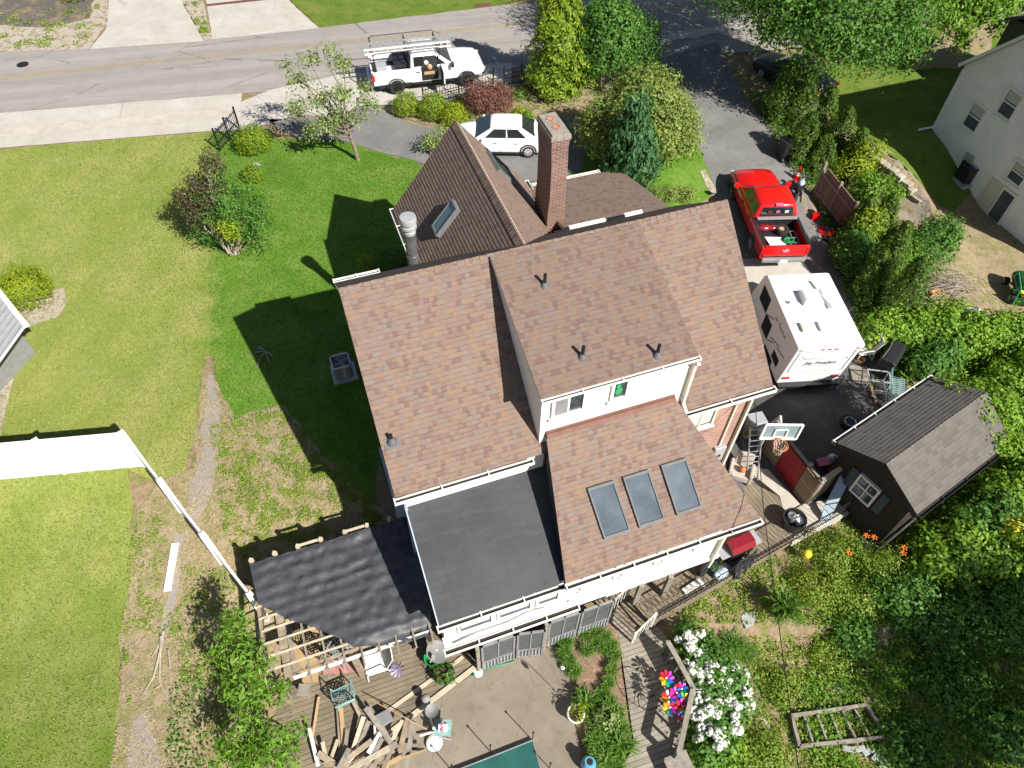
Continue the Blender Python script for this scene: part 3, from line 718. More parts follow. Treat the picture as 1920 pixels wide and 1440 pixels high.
w1=window(4.2,4.95,5.66,6.36,-3.87); b=MB(); b.box(4.2,4.57,-3.91,-3.892,5.66,6.36); b.build('screen',m['grey'],w1)
w2=window(5.78,6.12,5.68,6.36,-3.87,panes=1); b=MB(); b.ball((5.93,-3.905,5.95),.1,.012,.14); b.ball((5.9,-3.905,6.15),.07,.012,.07); b.build('hanging_ornament',m['green'],w2)
b=MB(); b.box(4.06,7.66,-3.95,-3.885,4.98,5.06); b.slab([(4.04,-3.9,5.07),(7.68,-3.9,5.07),(7.71,-4.02,4.9),(4.04,-4.02,4.9)],.02); part(b,'flashing',m['flash'])
def downspout(pts,parent=house,r=.045,mt='cream'):
    b=MB()
    for p,q in zip(pts,pts[1:]): b.beam(p,q,r*2,r*1.7)
    return b.build('downspout',m[mt],parent)
downspout([(7.97,-4.08,6.4),(7.97,-3.96,6.25),(7.97,-3.96,4.65),(8.02,-4.15,4.42)])
# lower rear addition with the flared roof
b=MB()
b.slab([(4.0,-3.83,4.97),(4.05,-4.3,4.59),(3.55,-6.86,2.54),(9.27,-6.86,2.54),(7.67,-3.83,4.97)],.13,side=1)
b.courses((4.05,-3.83,4.97),(7.67,-3.83,4.97),(9.27,-6.86,2.54),(3.55,-6.86,2.54))
lroof=part(b,'rear_roof',[m['roof'],m['flash']])
lz=lambda v: 2.54+(v+6.84)*.808
b=MB(); prof=[(-3.9,.0),(-3.9,lz(-3.9)-.2),(-6.6,lz(-6.6)-.17),(-6.6,0)]
vs=[(4.14 if i<2 else 3.7,v,z) for i,(v,z) in enumerate(prof)]+[(7.8 if i<2 else 8.75,v,z) for i,(v,z) in enumerate(prof)]
b.add(vs,[(0,1,2,3),(7,6,5,4)]+[(i,(i+1)%4,4+(i+1)%4,4+i) for i in range(4)])
part(b,'rear_wall',m['siding'])
b=MB(); vs=[(4.08,-3.85,2.6),(4.08,-3.85,lz(-3.85)-.14),(3.6,-6.75,lz(-6.75)-.14),(3.6,-6.75,2.3)]; vs+=[(u+.06,v,z) for u,v,z in vs]; b.add(vs,[(0,1,2,3),(7,6,5,4)]+[(i,(i+1)%4,4+(i+1)%4,4+i) for i in range(4)]); part(b,'rubber_upstand',m['epdm'])
gutter('gutter',(3.52,-6.88,2.5),(9.3,-6.88,2.5),mats=[m['whitemetal'],m['dark']])
for a,c in ((4.25,5.15),(5.5,6.4),(6.75,7.65)): window(a,c,1.1,2.05,-6.6,panes=1,glassm='curtain')
downspout([(8.55,-6.95,2.42),(8.55,-6.68,2.1),(8.55,-6.68,-.1),(8.5,-6.7,-.4)])
b=MB(); b.box(3.6,8.8,-6.66,-6.58,-.08,.06); part(b,'sill_band',m['white'])
# black rubber roofed addition
b=MB(); b.slab([(.22,-3.74,3.62),(4.12,-3.74,3.62),(3.6,-6.74,2.34),(.22,-6.74,2.34)],.16,side=1)
froof=part(b,'rubber_roof',[m['epdm'],m['bluemetal']])
b=MB(); b.beam((.205,-3.74,3.6),(.205,-6.76,2.32),.03,.16); part(b,'roof_edge',m['bluemetal'])
b=MB(); b.box(.24,4.0,-3.95,-3.86,3.1,4.25); part(b,'frieze_board',m['white'])
b=MB(); b.slab([(.32,-3.9,3.35),(3.68,-3.9,3.35),(3.68,-6.6,2.15),(.32,-6.6,2.15)],.1); b.box(.32,3.68,-6.6,-3.9,0,2.02); part(b,'sunroom_wall',m['siding'])
gutter('gutter',(.15,-6.74,2.27),(3.6,-6.74,2.27))
for a,c in ((.75,1.6),(1.85,2.7),(2.95,3.5)): window(a,c,1.05,1.9,-6.6,panes=1,glassm='skyglass',blind=.75)
b=MB(); b.slab([(.25,-6.6,.98),(3.75,-6.6,.98),(3.75,-6.86,.85),(.25,-6.86,.85)],.05); b.box(.25,3.75,-6.84,-6.58,.35,.8); part(b,'porch_ledge',m['dirtywhite'])
gutter('porch_gutter',(.2,-6.87,.83),(4.05,-6.87,.83),w=.15)
b=MB(); b.tube([(.5,-6.82,.95),(1.2,-6.74,.97),(2.0,-6.76,.98),(2.7,-6.68,1.0),(3.1,-6.72,.99)],.02,6); part(b,'cable',m['grey'])
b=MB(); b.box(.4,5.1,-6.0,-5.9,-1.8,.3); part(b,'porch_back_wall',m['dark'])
# screened porch panels below
sp=[(1.2,2.2,0.0),(2.25,3.05,-12),(3.2,4.15,0),(4.2,5.2,0)]
for a,c,rot in sp:
    b=MB(); z0,z1=-1.74,.28; y=-6.93
    T=Matrix.Translation((a,y,0))@Matrix.Rotation(R(rot),4,'Z'); b.M=T; L=c-a
    for bx in ((0,L,z1-.06,z1),(0,L,z0,z0+.08),(0,L,-1.1,-1.05),(0,.06,z0,z1),(L-.06,L,z0,z1),(L/2-.02,L/2+.02,z0,z1)): b.box(bx[0],bx[1],-.03,.03,bx[2],bx[3])
    f=b.build('screen_panel',m['grey'],house)
    b=MB(); b.M=T; b.box(.05,L-.05,-.008,.008,z0+.05,z1-.05); b.build('mesh_screen',m['screen'],f)
    b=MB(); b.M=T; k=int(L/.1)
    for i in range(k): b.box(.06+i*.1,.1+i*.1,-.024,.024,z0+.06,-1.1)
    b.build('kick_slats',m['ltgrey'],f)
for u in (1.1,3.12): 
    b=MB(); b.box(u-.05,u+.05,-6.99,-6.89,-1.8,.3); part(b,'porch_post',m['woodgrey'])
# skylights on the rear roof
def skylight(poly,parent,mat,fw=.06,h=.12):
    P=[V(p) for p in poly]; n=(P[1]-P[0]).cross(P[3]-P[0]).normalized()
    if n.z<0: n=-n
    c=sum(P,V())/4; b=MB()
    ins=[p+(c-p).normalized()*fw*1.5 for p in P]
    for i in range(4):
        j=(i+1)%4; b.add([P[i]-n*.02,P[j]-n*.02,ins[j]-n*.02,ins[i]-n*.02,P[i]+n*h,P[j]+n*h,ins[j]+n*h,ins[i]+n*h],[(0,1,5,4),(2,3,7,6),(4,5,6,7),(0,3,2,1)])
    f=b.build('skylight',m['skyframe'],parent)
    b=MB(); b.add([p+n*(h-.035) for p in ins],[(0,1,2,3)]); b.build('skylight_glass',m[mat],f); return f
for u in (4.72,5.72,6.82):
    skylight([(u,-5.15,lz(-5.15)),(u+.74,-5.15,lz(-5.15)),(u+.74+.1,-6.24,lz(-6.24)),(u+.1,-6.24,lz(-6.24))],lroof,'skyglass',.055,.1)
# vent pipes
def vent(u,v,z,h=.42,parent=house,r=.045):
    b=MB(); b.lathe([(r*3.2,-.12),(r*3.0,.03),(r*1.7,.1),(r*1.3,.16)],(u,v,z),12); b.slab([(u-.2,v+.17,z+.17*.5+.0),(u+.2,v+.17,z+.17*.5),(u+.2,v-.17,z-.17*.5+.012),(u-.2,v-.17,z-.17*.5+.012)],.02)
    f=b.build('vent_pipe',m['lead'],parent,smooth=40); b=MB(); b.cyl((u,v,z),r,h,10); b.build('pipe',m['iron'],f,smooth=40)
vent(4.92,-1.2,7.38); vent(5.16,-3.2,6.74); vent(6.99,-3.64,6.6); vent(.28,-3.05,5.26,.3)
# street-side steep gable wing
WU,WZ,WF=4.95,7.4,6.7; WSL=1.2
b=MB(); ul,ur,ze=2.62,7.38,4.55
b.slab([(WU,.1,WZ),(WU,WF,WZ),(ul,WF,ze),(ul,1.6,ze)],.14,side=1); b.slab([(WU,.1,WZ-.004),(WU,WF,WZ-.004),(ur,WF,ze),(ur,1.6,ze)],.14,side=1)
b.courses((WU,.1,WZ),(WU,WF,WZ),(ul,WF,ze),(ul,1.6,ze),lift=.018); b.courses((WU,.1,WZ),(WU,WF,WZ),(ur,WF,ze),(ur,1.6,ze))
wroof=part(b,'wing_roof',[m['roof'],m['cream']])
b=MB(); n=44
for i in range(n):
    v=.25+(WF-.25)*i/n; w=(WF-.25)/n-.01
    for s in (-1,1): b.slab([(WU,v,WZ+.03),(WU,v+w,WZ+.022),(WU+s*.15,v+w,WZ-.165+.022),(WU+s*.15,v,WZ-.165+.03)],.02)
part(b,'ridge_cap',m['roof'],wroof)
b=MB(); vs=[(ul+.25,2.0,-.5),(ul+.25,2.0,ze+.1),(WU,2.0,WZ-.3),(ur-.25,2.0,ze+.1),(ur-.25,2.0,-.5)]; vs+=[(u,WF-.3,z) for u,_,z in vs]
b.add(vs,[(0,1,2,3,4),(9,8,7,6,5)]+[(i,(i+1)%5,5+(i+1)%5,5+i) for i in range(5)]); part(b,'wing_wall',m['brick'])
gutter('gutter',(ul,1.9,ze),(ul,WF+.03,ze),out=(-1,0,0)); gutter('gutter',(ur,4.7,ze),(ur,WF+.03,ze),out=(1,0,0))
def onwing(u,v): return (u,v,WZ-WSL*abs(u-WU)+.01)
skylight([onwing(4.12,4.05),onwing(4.12,3.55),onwing(3.42,3.55),onwing(3.42,4.05)],wroof,'bluesky',.04,.17)
skylight([onwing(5.75,6.1),onwing(5.75,5.0),onwing(6.4,5.0),onwing(6.4,6.1)],wroof,'bluesky',.06,.14)
b=MB(); b.cyl((6.0,1.5,6.05),.05,.3,10); b.lathe([(.14,0),(.13,.1),(.06,.2)],(6.0,1.5,6.02),10); part(b,'roof_vent',m['lead'],smooth=40)
# low porch roof at the street side
b=MB(); pz=lambda v: 5.62-(v-2.2)*.27
pl=[(7.3,2.1),(10.9,2.1),(10.9,5.9),(10.2,6.45),(8.9,6.45),(7.3,6.45)]
b.slab([(u,v,pz(v)) for u,v in pl],.14,side=1); proof=part(b,'porch_roof',[m['roof'],m['cream']])
b=MB(); b.box(7.3,10.7,2.1,6.1,-1,4.35); part(b,'porch_wall',m['brick'])
gutter('gutter',(7.6,6.47,pz(6.45)),(10.2,6.47,pz(6.45)),out=(0,1,0))
for a,c in ((7.15,8.35),(9.0,9.6)):
    b=MB(); b.box(a,c,2.26,2.36,5.72,5.98); part(b,'snow_guard_fascia',m['white'])
for a,c in ((6.65,7.15),(8.5,9.0)):
    b=MB(); b.box(a,c,2.24,2.3,5.7,5.95); part(b,'dark_gap',m['black'])
# brick chimney, slightly corbelled
b=MB()
def ring(u0,u1,v0,v1,z): return [(u0,v0,z),(u1,v0,z),(u1,v1,z),(u0,v1,z)]
b.loft([ring(6.94,7.54,3.5,4.6,3.8),ring(6.94,7.54,3.5,4.6,5.6),ring(6.98,7.5,3.5,4.6,6.2),ring(6.97,7.49,3.5,4.6,7.3),ring(6.93,7.46,3.48,4.62,7.9),ring(6.92,7.48,3.46,4.64,8.2)])
ch=part(b,'chimney',m['brickdark'])
b=MB(); b.box(6.89,7.51,3.44,4.66,8.2,8.34); b.box(6.93,7.47,3.48,4.62,8.34,8.4); b.build('chimney_cap',m['woodgrey'],ch)
for vv in (3.85,4.3):
    b=MB(); b.lathe([(.14,8.36),(.14,8.43),(.11,8.43),(.11,8.405)],(7.2,vv,0),4); b.build('flue_liner',m['terracotta'],ch)
b=MB(); b.box(6.9,7.66,3.44,3.52,4.6,5.02); part(b,'flashing',m['flash'])
# galvanised flue stack
b=MB(); b.cyl((2.55,3.75,-.3),.18,6.2,20); fl=part(b,'flue_pipe',m['galv'],smooth=40)
b=MB(); b.lathe([(.195,5.85),(.195,5.95),(.18,5.96),(.18,6.05),(.24,6.06),(.24,6.14),(.2,6.15),(.2,6.24),(.25,6.25),(.255,6.42),(.24,6.45),(0,6.46)],(2.55,3.75,0),24); b.build('flue_cap',m['ltgrey'],fl,smooth=40)
for z in (2.2,4.9):
    b=MB(); b.cyl((2.55,3.75,z),.2,.1,20); b.build('pipe_band',m['galv'],fl,smooth=40)
# brick back wall details
window(8.45,9.25,3.05,3.95,-3.88,panes=2,fr='cream',blind=.9)
b=MB(); b.box(8.35,9.35,-3.99,-3.86,2.86,2.95); part(b,'window_sill',m['brick'])
downspout([(10.45,-4.2,4.3),(10.4,-3.95,4.0),(10.4,-3.95,-1.6)]); downspout([(9.95,-3.92,4.05),(9.95,-3.92,1.55)],r=.03)
b=MB(); b.box(9.8,10.2,-4.02,-3.87,.75,1.5); mb=part(b,'meter_box',m['ltgrey'],bevel=.02); b=MB(); b.cyl((10.0,-4.02,1.1),.05,.03,10,axis=(0,-1,0)); b.build('meter',m['dark'],mb)
b=MB(); b.box(-.02,.24,-2.9,-1.5,1.2,2.9); bw=part(b,'side_bay',m['bluemetal']); b=MB(); b.box(-.05,-.018,-2.8,-1.6,1.4,2.6); b.build('pane',m['glass'],bw)
downspout([(.2,-4.1,4.3),(.22,-4.0,4.0),(.22,-4.0,.2)],mt='bluemetal')
# ------------------------------------------------------------------ other buildings, fences, decks, pergola
# garden shed
SH=thing('garden_shed','dark brown garden shed with grey shingle gable roof half buried in vines','shed',(11.1,11.48,-2.2),R(34.4))
b=MB(); e=1.5; zr=4.25; ze=3.48; Lr=4.95
b.slab([(0,0,zr),(Lr,0,zr),(Lr,e,ze),(0,e,ze)],.1,side=1); b.slab([(0,-.005,zr-.003),(Lr,-.005,zr-.003),(Lr-.3,-e,ze),(0,-e,ze)],.1,side=1)
b.courses((0,0,zr),(Lr,0,zr),(Lr,e,ze),(0,e,ze),.14,.016); b.courses((0,0,zr),(Lr,0,zr),(Lr-.3,-e,ze),(0,-e,ze),.14,.016)
r=b.build('roof',[m['roofgrey'],m['dark']],SH); b=MB()
for i in range(26):
    x=Lr*i/26
    for s in (-1,1): b.slab([(x,0,zr+.025),(x+Lr/26-.01,0,zr+.02),(x+Lr/26-.01,s*.15,zr-.09),(x,s*.15,zr-.085)],.018)
b.build('ridge_cap',m['roofgrey'],r)
b=MB(); pr=[(-1.25,0),(1.25,0),(1.25,3.42),(0,4.1),(-1.25,3.42)]; vs=[(.4,y,z) for y,z in pr]+[(4.7,y,z) for y,z in pr]
b.add(vs,[(0,1,2,3,4),(9,8,7,6,5)]+[(i,(i+1)%5,5+(i+1)%5,5+i) for i in range(5)]); b.build('wall',m['darkboards'],SH)
b=MB(); b.beam((.02,0,zr-.12),(.02,e,ze-.12),.05,.2); b.beam((.02,0,zr-.12),(.02,-e,ze-.12),.05,.2); b.build('barge_board',m['dark'],SH)
gutter('gutter',(0,e,ze-.03),(Lr,e,ze-.03),SH,out=(0,1,0)); gutter('gutter',(0,-e,ze-.03),(Lr-.3,-e,ze-.03),SH,out=(0,-1,0),mats=[m['iron'],m['dark']])
b=MB(); x=.36; y0,y1,z0,z1=-.25,.4,1.85,2.7
for a in ((y0-.07,y1+.07,z1,z1+.07),(y0-.07,y1+.07,z0-.07,z0),(y0-.07,y0,z0,z1),(y1,y1+.07,z0,z1),(.03,.07,z0,z1),(y0,y1,2.28,2.33)): b.box(x-.06,x+.06,a[0],a[1],a[2],a[3])
wf=b.build('window',m['white'],SH); b=MB(); b.box(x-.02,x+.03,y0,y1,z0,z1); b.build('pane',m['glass'],wf)
for a in (-.66,.5): b=MB(); b.box(0.33,.4,a,a+.26,1.8,2.78); b.build('shutter',m['shutter'],SH)
b=MB(); b.box(.1,1.6,-1.3,1.3,.0,.12); b.build('floor_sill',m['woodgrey'],SH)
pole=thing('leaning_pole','long thin grey metal pole leaning on the shed eave','pole',at(1612,1060,-2.4)); b=MB(); b.tube([at(1612,1060,-2.3),at(1690,994,-.5),at(1768,926,1.0)],.035,8); b.build('pipe',m['galv'],pole,world=True); b=MB(); b.cyl(at(1768,926,.98),.06,.08,10); b.build('end_cap',m['ltgrey'],pole,world=True)
# neighbour's house
NC=V((21.3,33.45,0)); NY=R(20.43)
NB=thing('neighbour_house','pale stucco neighbour house with white framed windows and a basement door','house',NC,NY)
b=MB(); prf=[(0,-3),(0,3.0),(-4.5,7.75),(-9,3.0),(-9,-3)]   # (v,z) gable end facing west
vs=[(0,v,z) for v,z in prf]+[(12,v,z) for v,z in prf]; b.add(vs,[(0,1,2,3,4),(9,8,7,6,5)]+[(i,(i+1)%5,5+(i+1)%5,5+i) for i in range(5)]); b.build('wall',m['stucco'],NB)
b=MB(); b.slab([(-.2,.25,2.9),(12,.25,2.9),(12,-4.5,7.9),(-.2,-4.5,7.9)],.16,side=1); b.slab([(-.2,-9.25,2.9),(12,-9.25,2.9),(12,-4.5,7.895),(-.2,-4.5,7.895)],.16,side=1); b.build('roof',[m['roofgrey'],m['white']],NB)
b=MB(); b.box(4.4,8,.05,2.2,-.5,3.6); b.slab([(4.2,2.4,3.5),(8.2,2.4,3.5),(8.2,0,4.8),(4.2,0,4.8)],.15); b.build('rear_wing',[m['roofgrey']],NB)
def nwin(v0,v1,z0,z1,name='window',split=True):
    b=MB(); t=.1
    for a in ((v0-t,v1+t,z1,z1+t),(v0-t,v1+t,z0-t,z0),(v0-t,v0,z0,z1),(v1,v1+t,z0,z1)): b.box(-.07,.05,a[0],a[1],a[2],a[3])
    if split: b.box(-.05,.03,v0,v1,(z0+z1)/2-.03,(z0+z1)/2+.03)
    b.box(-.12,.0,v0-.14,v1+.14,z0-t-.05,z0-t-.003)
    f=b.build(name,m['white'],NB); b=MB(); b.box(-.025,.03,v0,v1,z0,z1); b.build('pane',m['skyglass'],f); b=MB(); b.box(-.032,-.027,v0+.03,v1-.03,z1-(z1-z0)*.42,z1); b.build('blind',m['curtain'],f)
nwin(-2.24,-1.48,.72,1.84); nwin(-3.5,-2.76,2.1,3.2); nwin(-5.7,-4.95,.0,.85)
b=MB(); b.box(-.08,.03,-5.98,-5.1,-2.14,-.4); d=b.build('basement_door',m['white'],NB); b=MB(); b.box(-.1,-.07,-5.86,-5.22,-2.0,-.52); b.build('door_screen',m['skyglass'],d)
b=MB(); b.box(-.05,.03,-5.06,-4.3,-2.2,-.42); b.build('side_panel',m['cream'],NB)
b=MB(); b.beam((-.08,-.1,2.8),(-.08,-.1,-.3),.08,.08); b.beam((-.08,-.1,-.25),(-.8,.1,-.4),.08,.07); b.build('downspout',m['white'],NB)
b=MB(); b.box(-.12,.02,-3.0,-2.5,-.55,-.2); b.build('vent_box',m['ltgrey'],NB)
# left neighbour's metal roofed outbuilding
a0=at(45,610,2.5); d1=(at(0,553,2.5)-a0).normalized(); d2=(at(2,690,1.6)-a0); d2.z=0; d2=V((-d1.y,d1.x,0)); d2 = d2 if d2.x<0 or d2.y<0 else -d2
OB=thing('metal_shed','grey metal roofed outbuilding with white edge trim at the left edge','shed',(a0.x,a0.y,0))
d2=(at(4,690,2.0)-a0); d2.z=0; d2.normalize()
b=MB(); q=[a0,a0+d1*5,a0+d1*5+d2*6-V((0,0,.9)),a0+d2*6-V((0,0,.9))]; b.slab(q,.08,side=1)
b.build('roof',[m['ltgrey'],m['white']],OB,world=True)
b=MB()
for i in range(17):
    p=a0+d1*(.05+.3*i); b.beam(p+V((0,0,.02)),p+d2*6-V((0,0,.88)),.03,.04)
b.build('seam',m['grey'],OB,world=True)
b=MB(); b.beam(a0+V((.03,.03,-.02)),a0+d1*5+V((.03,.03,-.02)),.16,.2); b.build('edge_trim',m['white'],OB,world=True)
b=MB(); i1=d1*1.7+d2*.25; b.prism([tuple((a0+i1)[:2]),tuple((a0+d1*5+d2*.25)[:2]),tuple((a0+d1*5+d2*5.8)[:2]),tuple((a0+d1*1.7+d2*5.8)[:2])],-.1,1.45); b.build('wall',m['grey'],OB,world=True)
sheet('shed_gravel',pxpoly((-60,545),(20,551),(55,560),(122,540),(126,570),(110,595),(60,612),(46,630),(15,760),(0,830),(-60,840)),m['rocks'],.03,jit=.05)
# white vinyl fences
def vinyl_fence(name,label,pts,h,posts):
    t=thing(name,label,'fence',pts[0])
    for i,(p,q) in enumerate(zip(pts,pts[1:])):
        b=MB(); d=(q-p); b.beam(p+V((0,0,h/2)),q+V((0,0,h/2)),.035,h-.1); b.build('panel',m['vinylboard'],t,world=True)
        b=MB(); b.beam(p+V((0,0,h-.03)),q+V((0,0,h-.03)),.06,.12); b.beam(p+V((0,0,.08)),q+V((0,0,.08)),.05,.14); b.build('rail',m['vinyl'],t,world=True)
    for p in posts:
        b=MB(); b.box(p.x-.065,p.x+.065,p.y-.065,p.y+.065,p.z-.1,p.z+h+.04); o=b.build('post',m['vinyl'],t,world=True)
        b=MB(); b.lathe([(.12,0),(.11,.05),(0,.1)],(p.x,p.y,p.z+h+.04),4); b.build('post_cap',m['vinyl'],o,world=True)
    return t
P0=on(273,873); P1=on(122,887); PX=P1+(P1-P0).normalized()*6
vinyl_fence('vinyl_fence','solid white vinyl fence crossing the dry lawn from the left edge',[PX,P1,P0],1.84,[P1,P0])
E1=V((-7.12,7.62,terrain(-7.12,7.62))); pts=[P0+(E1-P0)*t for t in (0,.34,.68,1)]; pts=[V((p.x,p.y,terrain(p.x,p.y))) for p in pts]
vinyl_fence('vinyl_fence','white vinyl fence running diagonally downhill to the tarp covered pergola',[pts[0]+V((.07,-.07,0))]+pts[1:],1.84,pts[1:])
# iron fences by the street
def iron_fence(label,p,q,h=1.0,n=26):
    t=thing('iron_fence',label,'fence',p,group='black iron fence sections by the street'); d=q-p
    b=MB(); 
    for z in (.12,.45,h-.12): b.beam(p+V((0,0,z)),q+V((0,0,z)),.03,.035)
    b.build('rail',m['iron'],t,world=True); b=MB()
    for i in range(n+1):
        a=p+d*(i/n); b.beam(a,a+V((0,0,h if i%2 else h-.08)),.02,.02)
    b.build('pickets',m['iron'],t,world=True)
    for a in (p,p+d*.5,q):
        b=MB(); b.box(a.x-.035,a.x+.035,a.y-.035,a.y+.035,a.z-.05,a.z+h+.12); b.build('post',m['iron'],t,world=True)
iron_fence('black iron fence panel between the lawn corner and the sidewalk',on(413,284),on(450,243),1.1,14)
iron_fence('black iron fence panel in front of the white pickup',on(795,200),on(925,166),1.0,26)
iron_fence('black iron fence panel in shade left of the yellow conifer',on(945,163),on(1010,148),1.0,14)
# brown board fence beside the red pickup
p=on(1524,368); q=on(1580,440); t=thing('board_fence','weathered brown board fence in the hedge beside the red pickup','fence',p); b=MB(R(90)); b.beam(p+V((0,0,.85)),q+V((0,0,.85)),.05,1.7); b.build('boards',m['fenceboards'],t,world=True)
b=MB()
for z in (.4,1.35): b.beam(p+V((-.05,-.03,z)),q+V((-.05,-.03,z)),.06,.09)
b.build('rail',m['woodgrey'],t,world=True)
for k in (0,.5,1):
    c=p+(q-p)*k; b=MB(); b.box(c.x-.06,c.x+.06,c.y-.06,c.y+.06,c.z-.1,c.z+1.85); b.build('post',m['woodgrey'],t,world=True)
# stone retaining wall
t=thing('stone_wall','low tan stone retaining wall below the neighbour lawn','wall',RW_A); b=MB(); d=(RW_B-RW_A); d.z=0; L=d.length; d.normalize(); ang=math.atan2(d.y,d.x)
for row in range(4):
    x=0
    while x<L:
        w=rnd.uniform(.3,.65); c=RW_A+d*(x+w/2)+V((d.y,-d.x,0))*(.16+rnd.uniform(-.05,.05)); zz=terrain(c.x-d.y*.5,c.y+d.x*.5)
        b.obox((c.x,c.y,zz-1.0+row*.3),(w-.03,.4,.27),ang+rnd.uniform(-.08,.08),rnd.uniform(-.05,.05)); x+=w
b.build('stones',m['stone'],t,world=True,bevel=.03)
# decks
HU=V((math.cos(HYAW),math.sin(HYAW),0)); HV=V((-math.sin(HYAW),math.cos(HYAW),0))
def deck(name,label,poly,z,th,mat,ang=HYAW,side=None):
    b=MB(ang); b.prism([(p.x,p.y) for p in poly],z-th,z); b.f
    o=b.build(name,[m[mat]]); tag(o,label,'deck'); return o
deck('wooden_deck','weathered brown plank deck under the pergola and lumber pile',P8(-1.5,(462,1030),(790,985),(835,1190),(893,1238),(880,1262),(705,1395),(640,1440),(640,1570),(470,1570),(498,1282)),-1.5,.35,'deckbrown')
b=MB(math.radians(-40)); A=at(905,1236,-1.48); B=at(700,1393,-1.48); n=V((A.y-B.y,-(A.x-B.x),0)).normalized(); b.beam(A+n*.05,B+n*.05,.13,.06); o=b.build('deck_edge_board',m['woodpale']); tag(o,'pale board along the diagonal deck edge beside the patio','board')
A2=at(868,1232,-1.485);B2=at(690,1360,-1.485); b=MB(); b.beam(A2,B2,.1,.05); o=b.build('deck_edge_board',m['woodpale']); tag(o,'pale board crossing the deck inside the diagonal edge','board')
deck('wooden_deck','grey plank deck with the pinwheels and curved hydrangea railing',P8(-1.72,(1140,1150),(1185,1120),(1262,1208),(1300,1295),(1278,1420),(1300,1570),(1120,1570),(1150,1460),(1190,1400),(1180,1330),(1170,1260),(1160,1190)),-1.72,.25,'deck',HYAW-R(2))
deck('porch_deck','tan plank porch deck under the white sided rear wall',P8(-1.4,(1120,1112),(1180,1122),(1222,1170),(1385,1074),(1490,1012),(1460,930),(1400,900),(1200,980)),-1.4,.7,'deckbrown',HYAW+R(98))
deck('concrete_terrace','brown concrete terrace between the porch deck and the wooden gate','DECK' and P8(-1.42,(1390,872),(1440,880),(1500,945),(1565,935),(1605,955),(1486,1018),(1462,930)),-1.42,.6,'concrete')
# porch posts, part of the house
for (bx,by),(tx,ty) in (((1190,1130),(1207,1087)),((1243,1115),(1265,1063))):
    p=at(bx,by,-1.4); b=MB(); b.box(p.x-.07,p.x+.07,p.y-.07,p.y+.07,-1.4,0.0); b.build('porch_post',m['woodgrey'],house,world=True)
# low iron railing on the porch edge
p=at(1225,1163,-1.4); q=at(1340,1098,-1.4)
t=thing('porch_railing','black scrolled iron railing along the porch deck edge','railing',p); d=q-p
b=MB(); b.beam(p+V((0,0,.75)),q+V((0,0,.75)),.032,.03); b.beam(p+V((0,0,.1)),q+V((0,0,.1)),.025,.02); b.build('rail',m['iron'],t,world=True)
b=MB()
for i in range(13):
    c=p+d*(i/12); b.beam(c,c+V((0,0,.75)),.015,.015)
    if i<12:
        c2=p+d*((i+.5)/12); du=d.normalized(); b.tube([c2+du*(.07*math.cos(a))+V((0,0,.42+.14*math.sin(a))) for a in [k*math.pi/4 for k in range(8)]],.01,5,closed=True)
b.build('scrolls',m['iron'],t,world=True)
p=at(1340,1098,-1.4); q=at(1590,957,-1.4); t=thing('porch_railing','black iron railing on the terrace edge beside the grill','railing',p); d=q-p; b=MB(); b.beam(p+V((0,0,.8)),q+V((0,0,.8)),.03,.025); b.beam(p+V((0,0,.12)),q+V((0,0,.12)),.025,.02); b.build('rail',m['iron'],t,world=True); b=MB()
for i in range(36): c=p+d*(i/35); b.beam(c,c+V((0,0,.8)),.012,.012)
b.build('balusters',m['iron'],t,world=True)
# porch steps with a white railing
t=thing('porch_steps','short wooden steps with a white railing from porch to deck','steps',at(1195,1135,-1.75)); p=at(1178,1122,-1.5); q=at(1218,1168,-1.5); d=(q-p).normalized(); n=V((d.y,-d.x,0)); n=n if n.x<0 else -n
for i in range(2): b=MB(); c=(p+q)/2+n*(.15+.28*i)-V((0,0,.1+.12*i)); b.beam(c-d*.55,c+d*.55,.28,.05); b.build('tread',m['deckbrown'],t,world=True)
for k in (-.55,.55):
    b=MB(); c=(p+q)/2+d*k; b.beam(c+V((0,0,.95)),c+n*.75+V((0,0,.5)),.05,.05); b.beam(c+V((0,0,-.1)),c+V((0,0,.95)),.06,.06); b.beam(c+n*.75-V((0,0,.3)),c+n*.75+V((0,0,.55)),.06,.06)
    for j in range(1,6): f=c+n*(.125*j); b.beam(f-V((0,0,.2)),f+V((0,0,.95-.075*j)),.022,.022)
    b.build('railing',m['dirtywhite'],t,world=True)
# deck railing around the pinwheel deck
rp=[at(1253,1205,-.85),at(1263,1222,-.85),at(1300,1290,-.85),at(1273,1412,-.85)]
t=thing('deck_railing','grey wooden railing curving along the hydrangea side of the deck','railing',(rp[1].x,rp[1].y,-1.72))
for a,c in zip(rp,rp[1:]):
    d=c-a; L=d.length; b=MB(); b.beam(a,c,.14,.045); b.beam(a-V((0,0,.12)),c-V((0,0,.12)),.05,.09); b.beam(a-V((0,0,.72)),c-V((0,0,.72)),.05,.09); b.build('rail',m['woodgrey'],t,world=True)
    b=MB(); k=max(2,int(L/.3))
    for i in range(k+1): p=a+d*(i/k); b.beam(p-V((0,0,.8)),p-V((0,0,.05)),.14,.03,up=d.normalized())
    b.build('balusters',m['woodgrey'],t,world=True)
for a in rp: b=MB(); b.box(a.x-.06,a.x+.06,a.y-.06,a.y+.06,-1.9,-.83); b.build('post',m['woodgrey'],t,world=True)
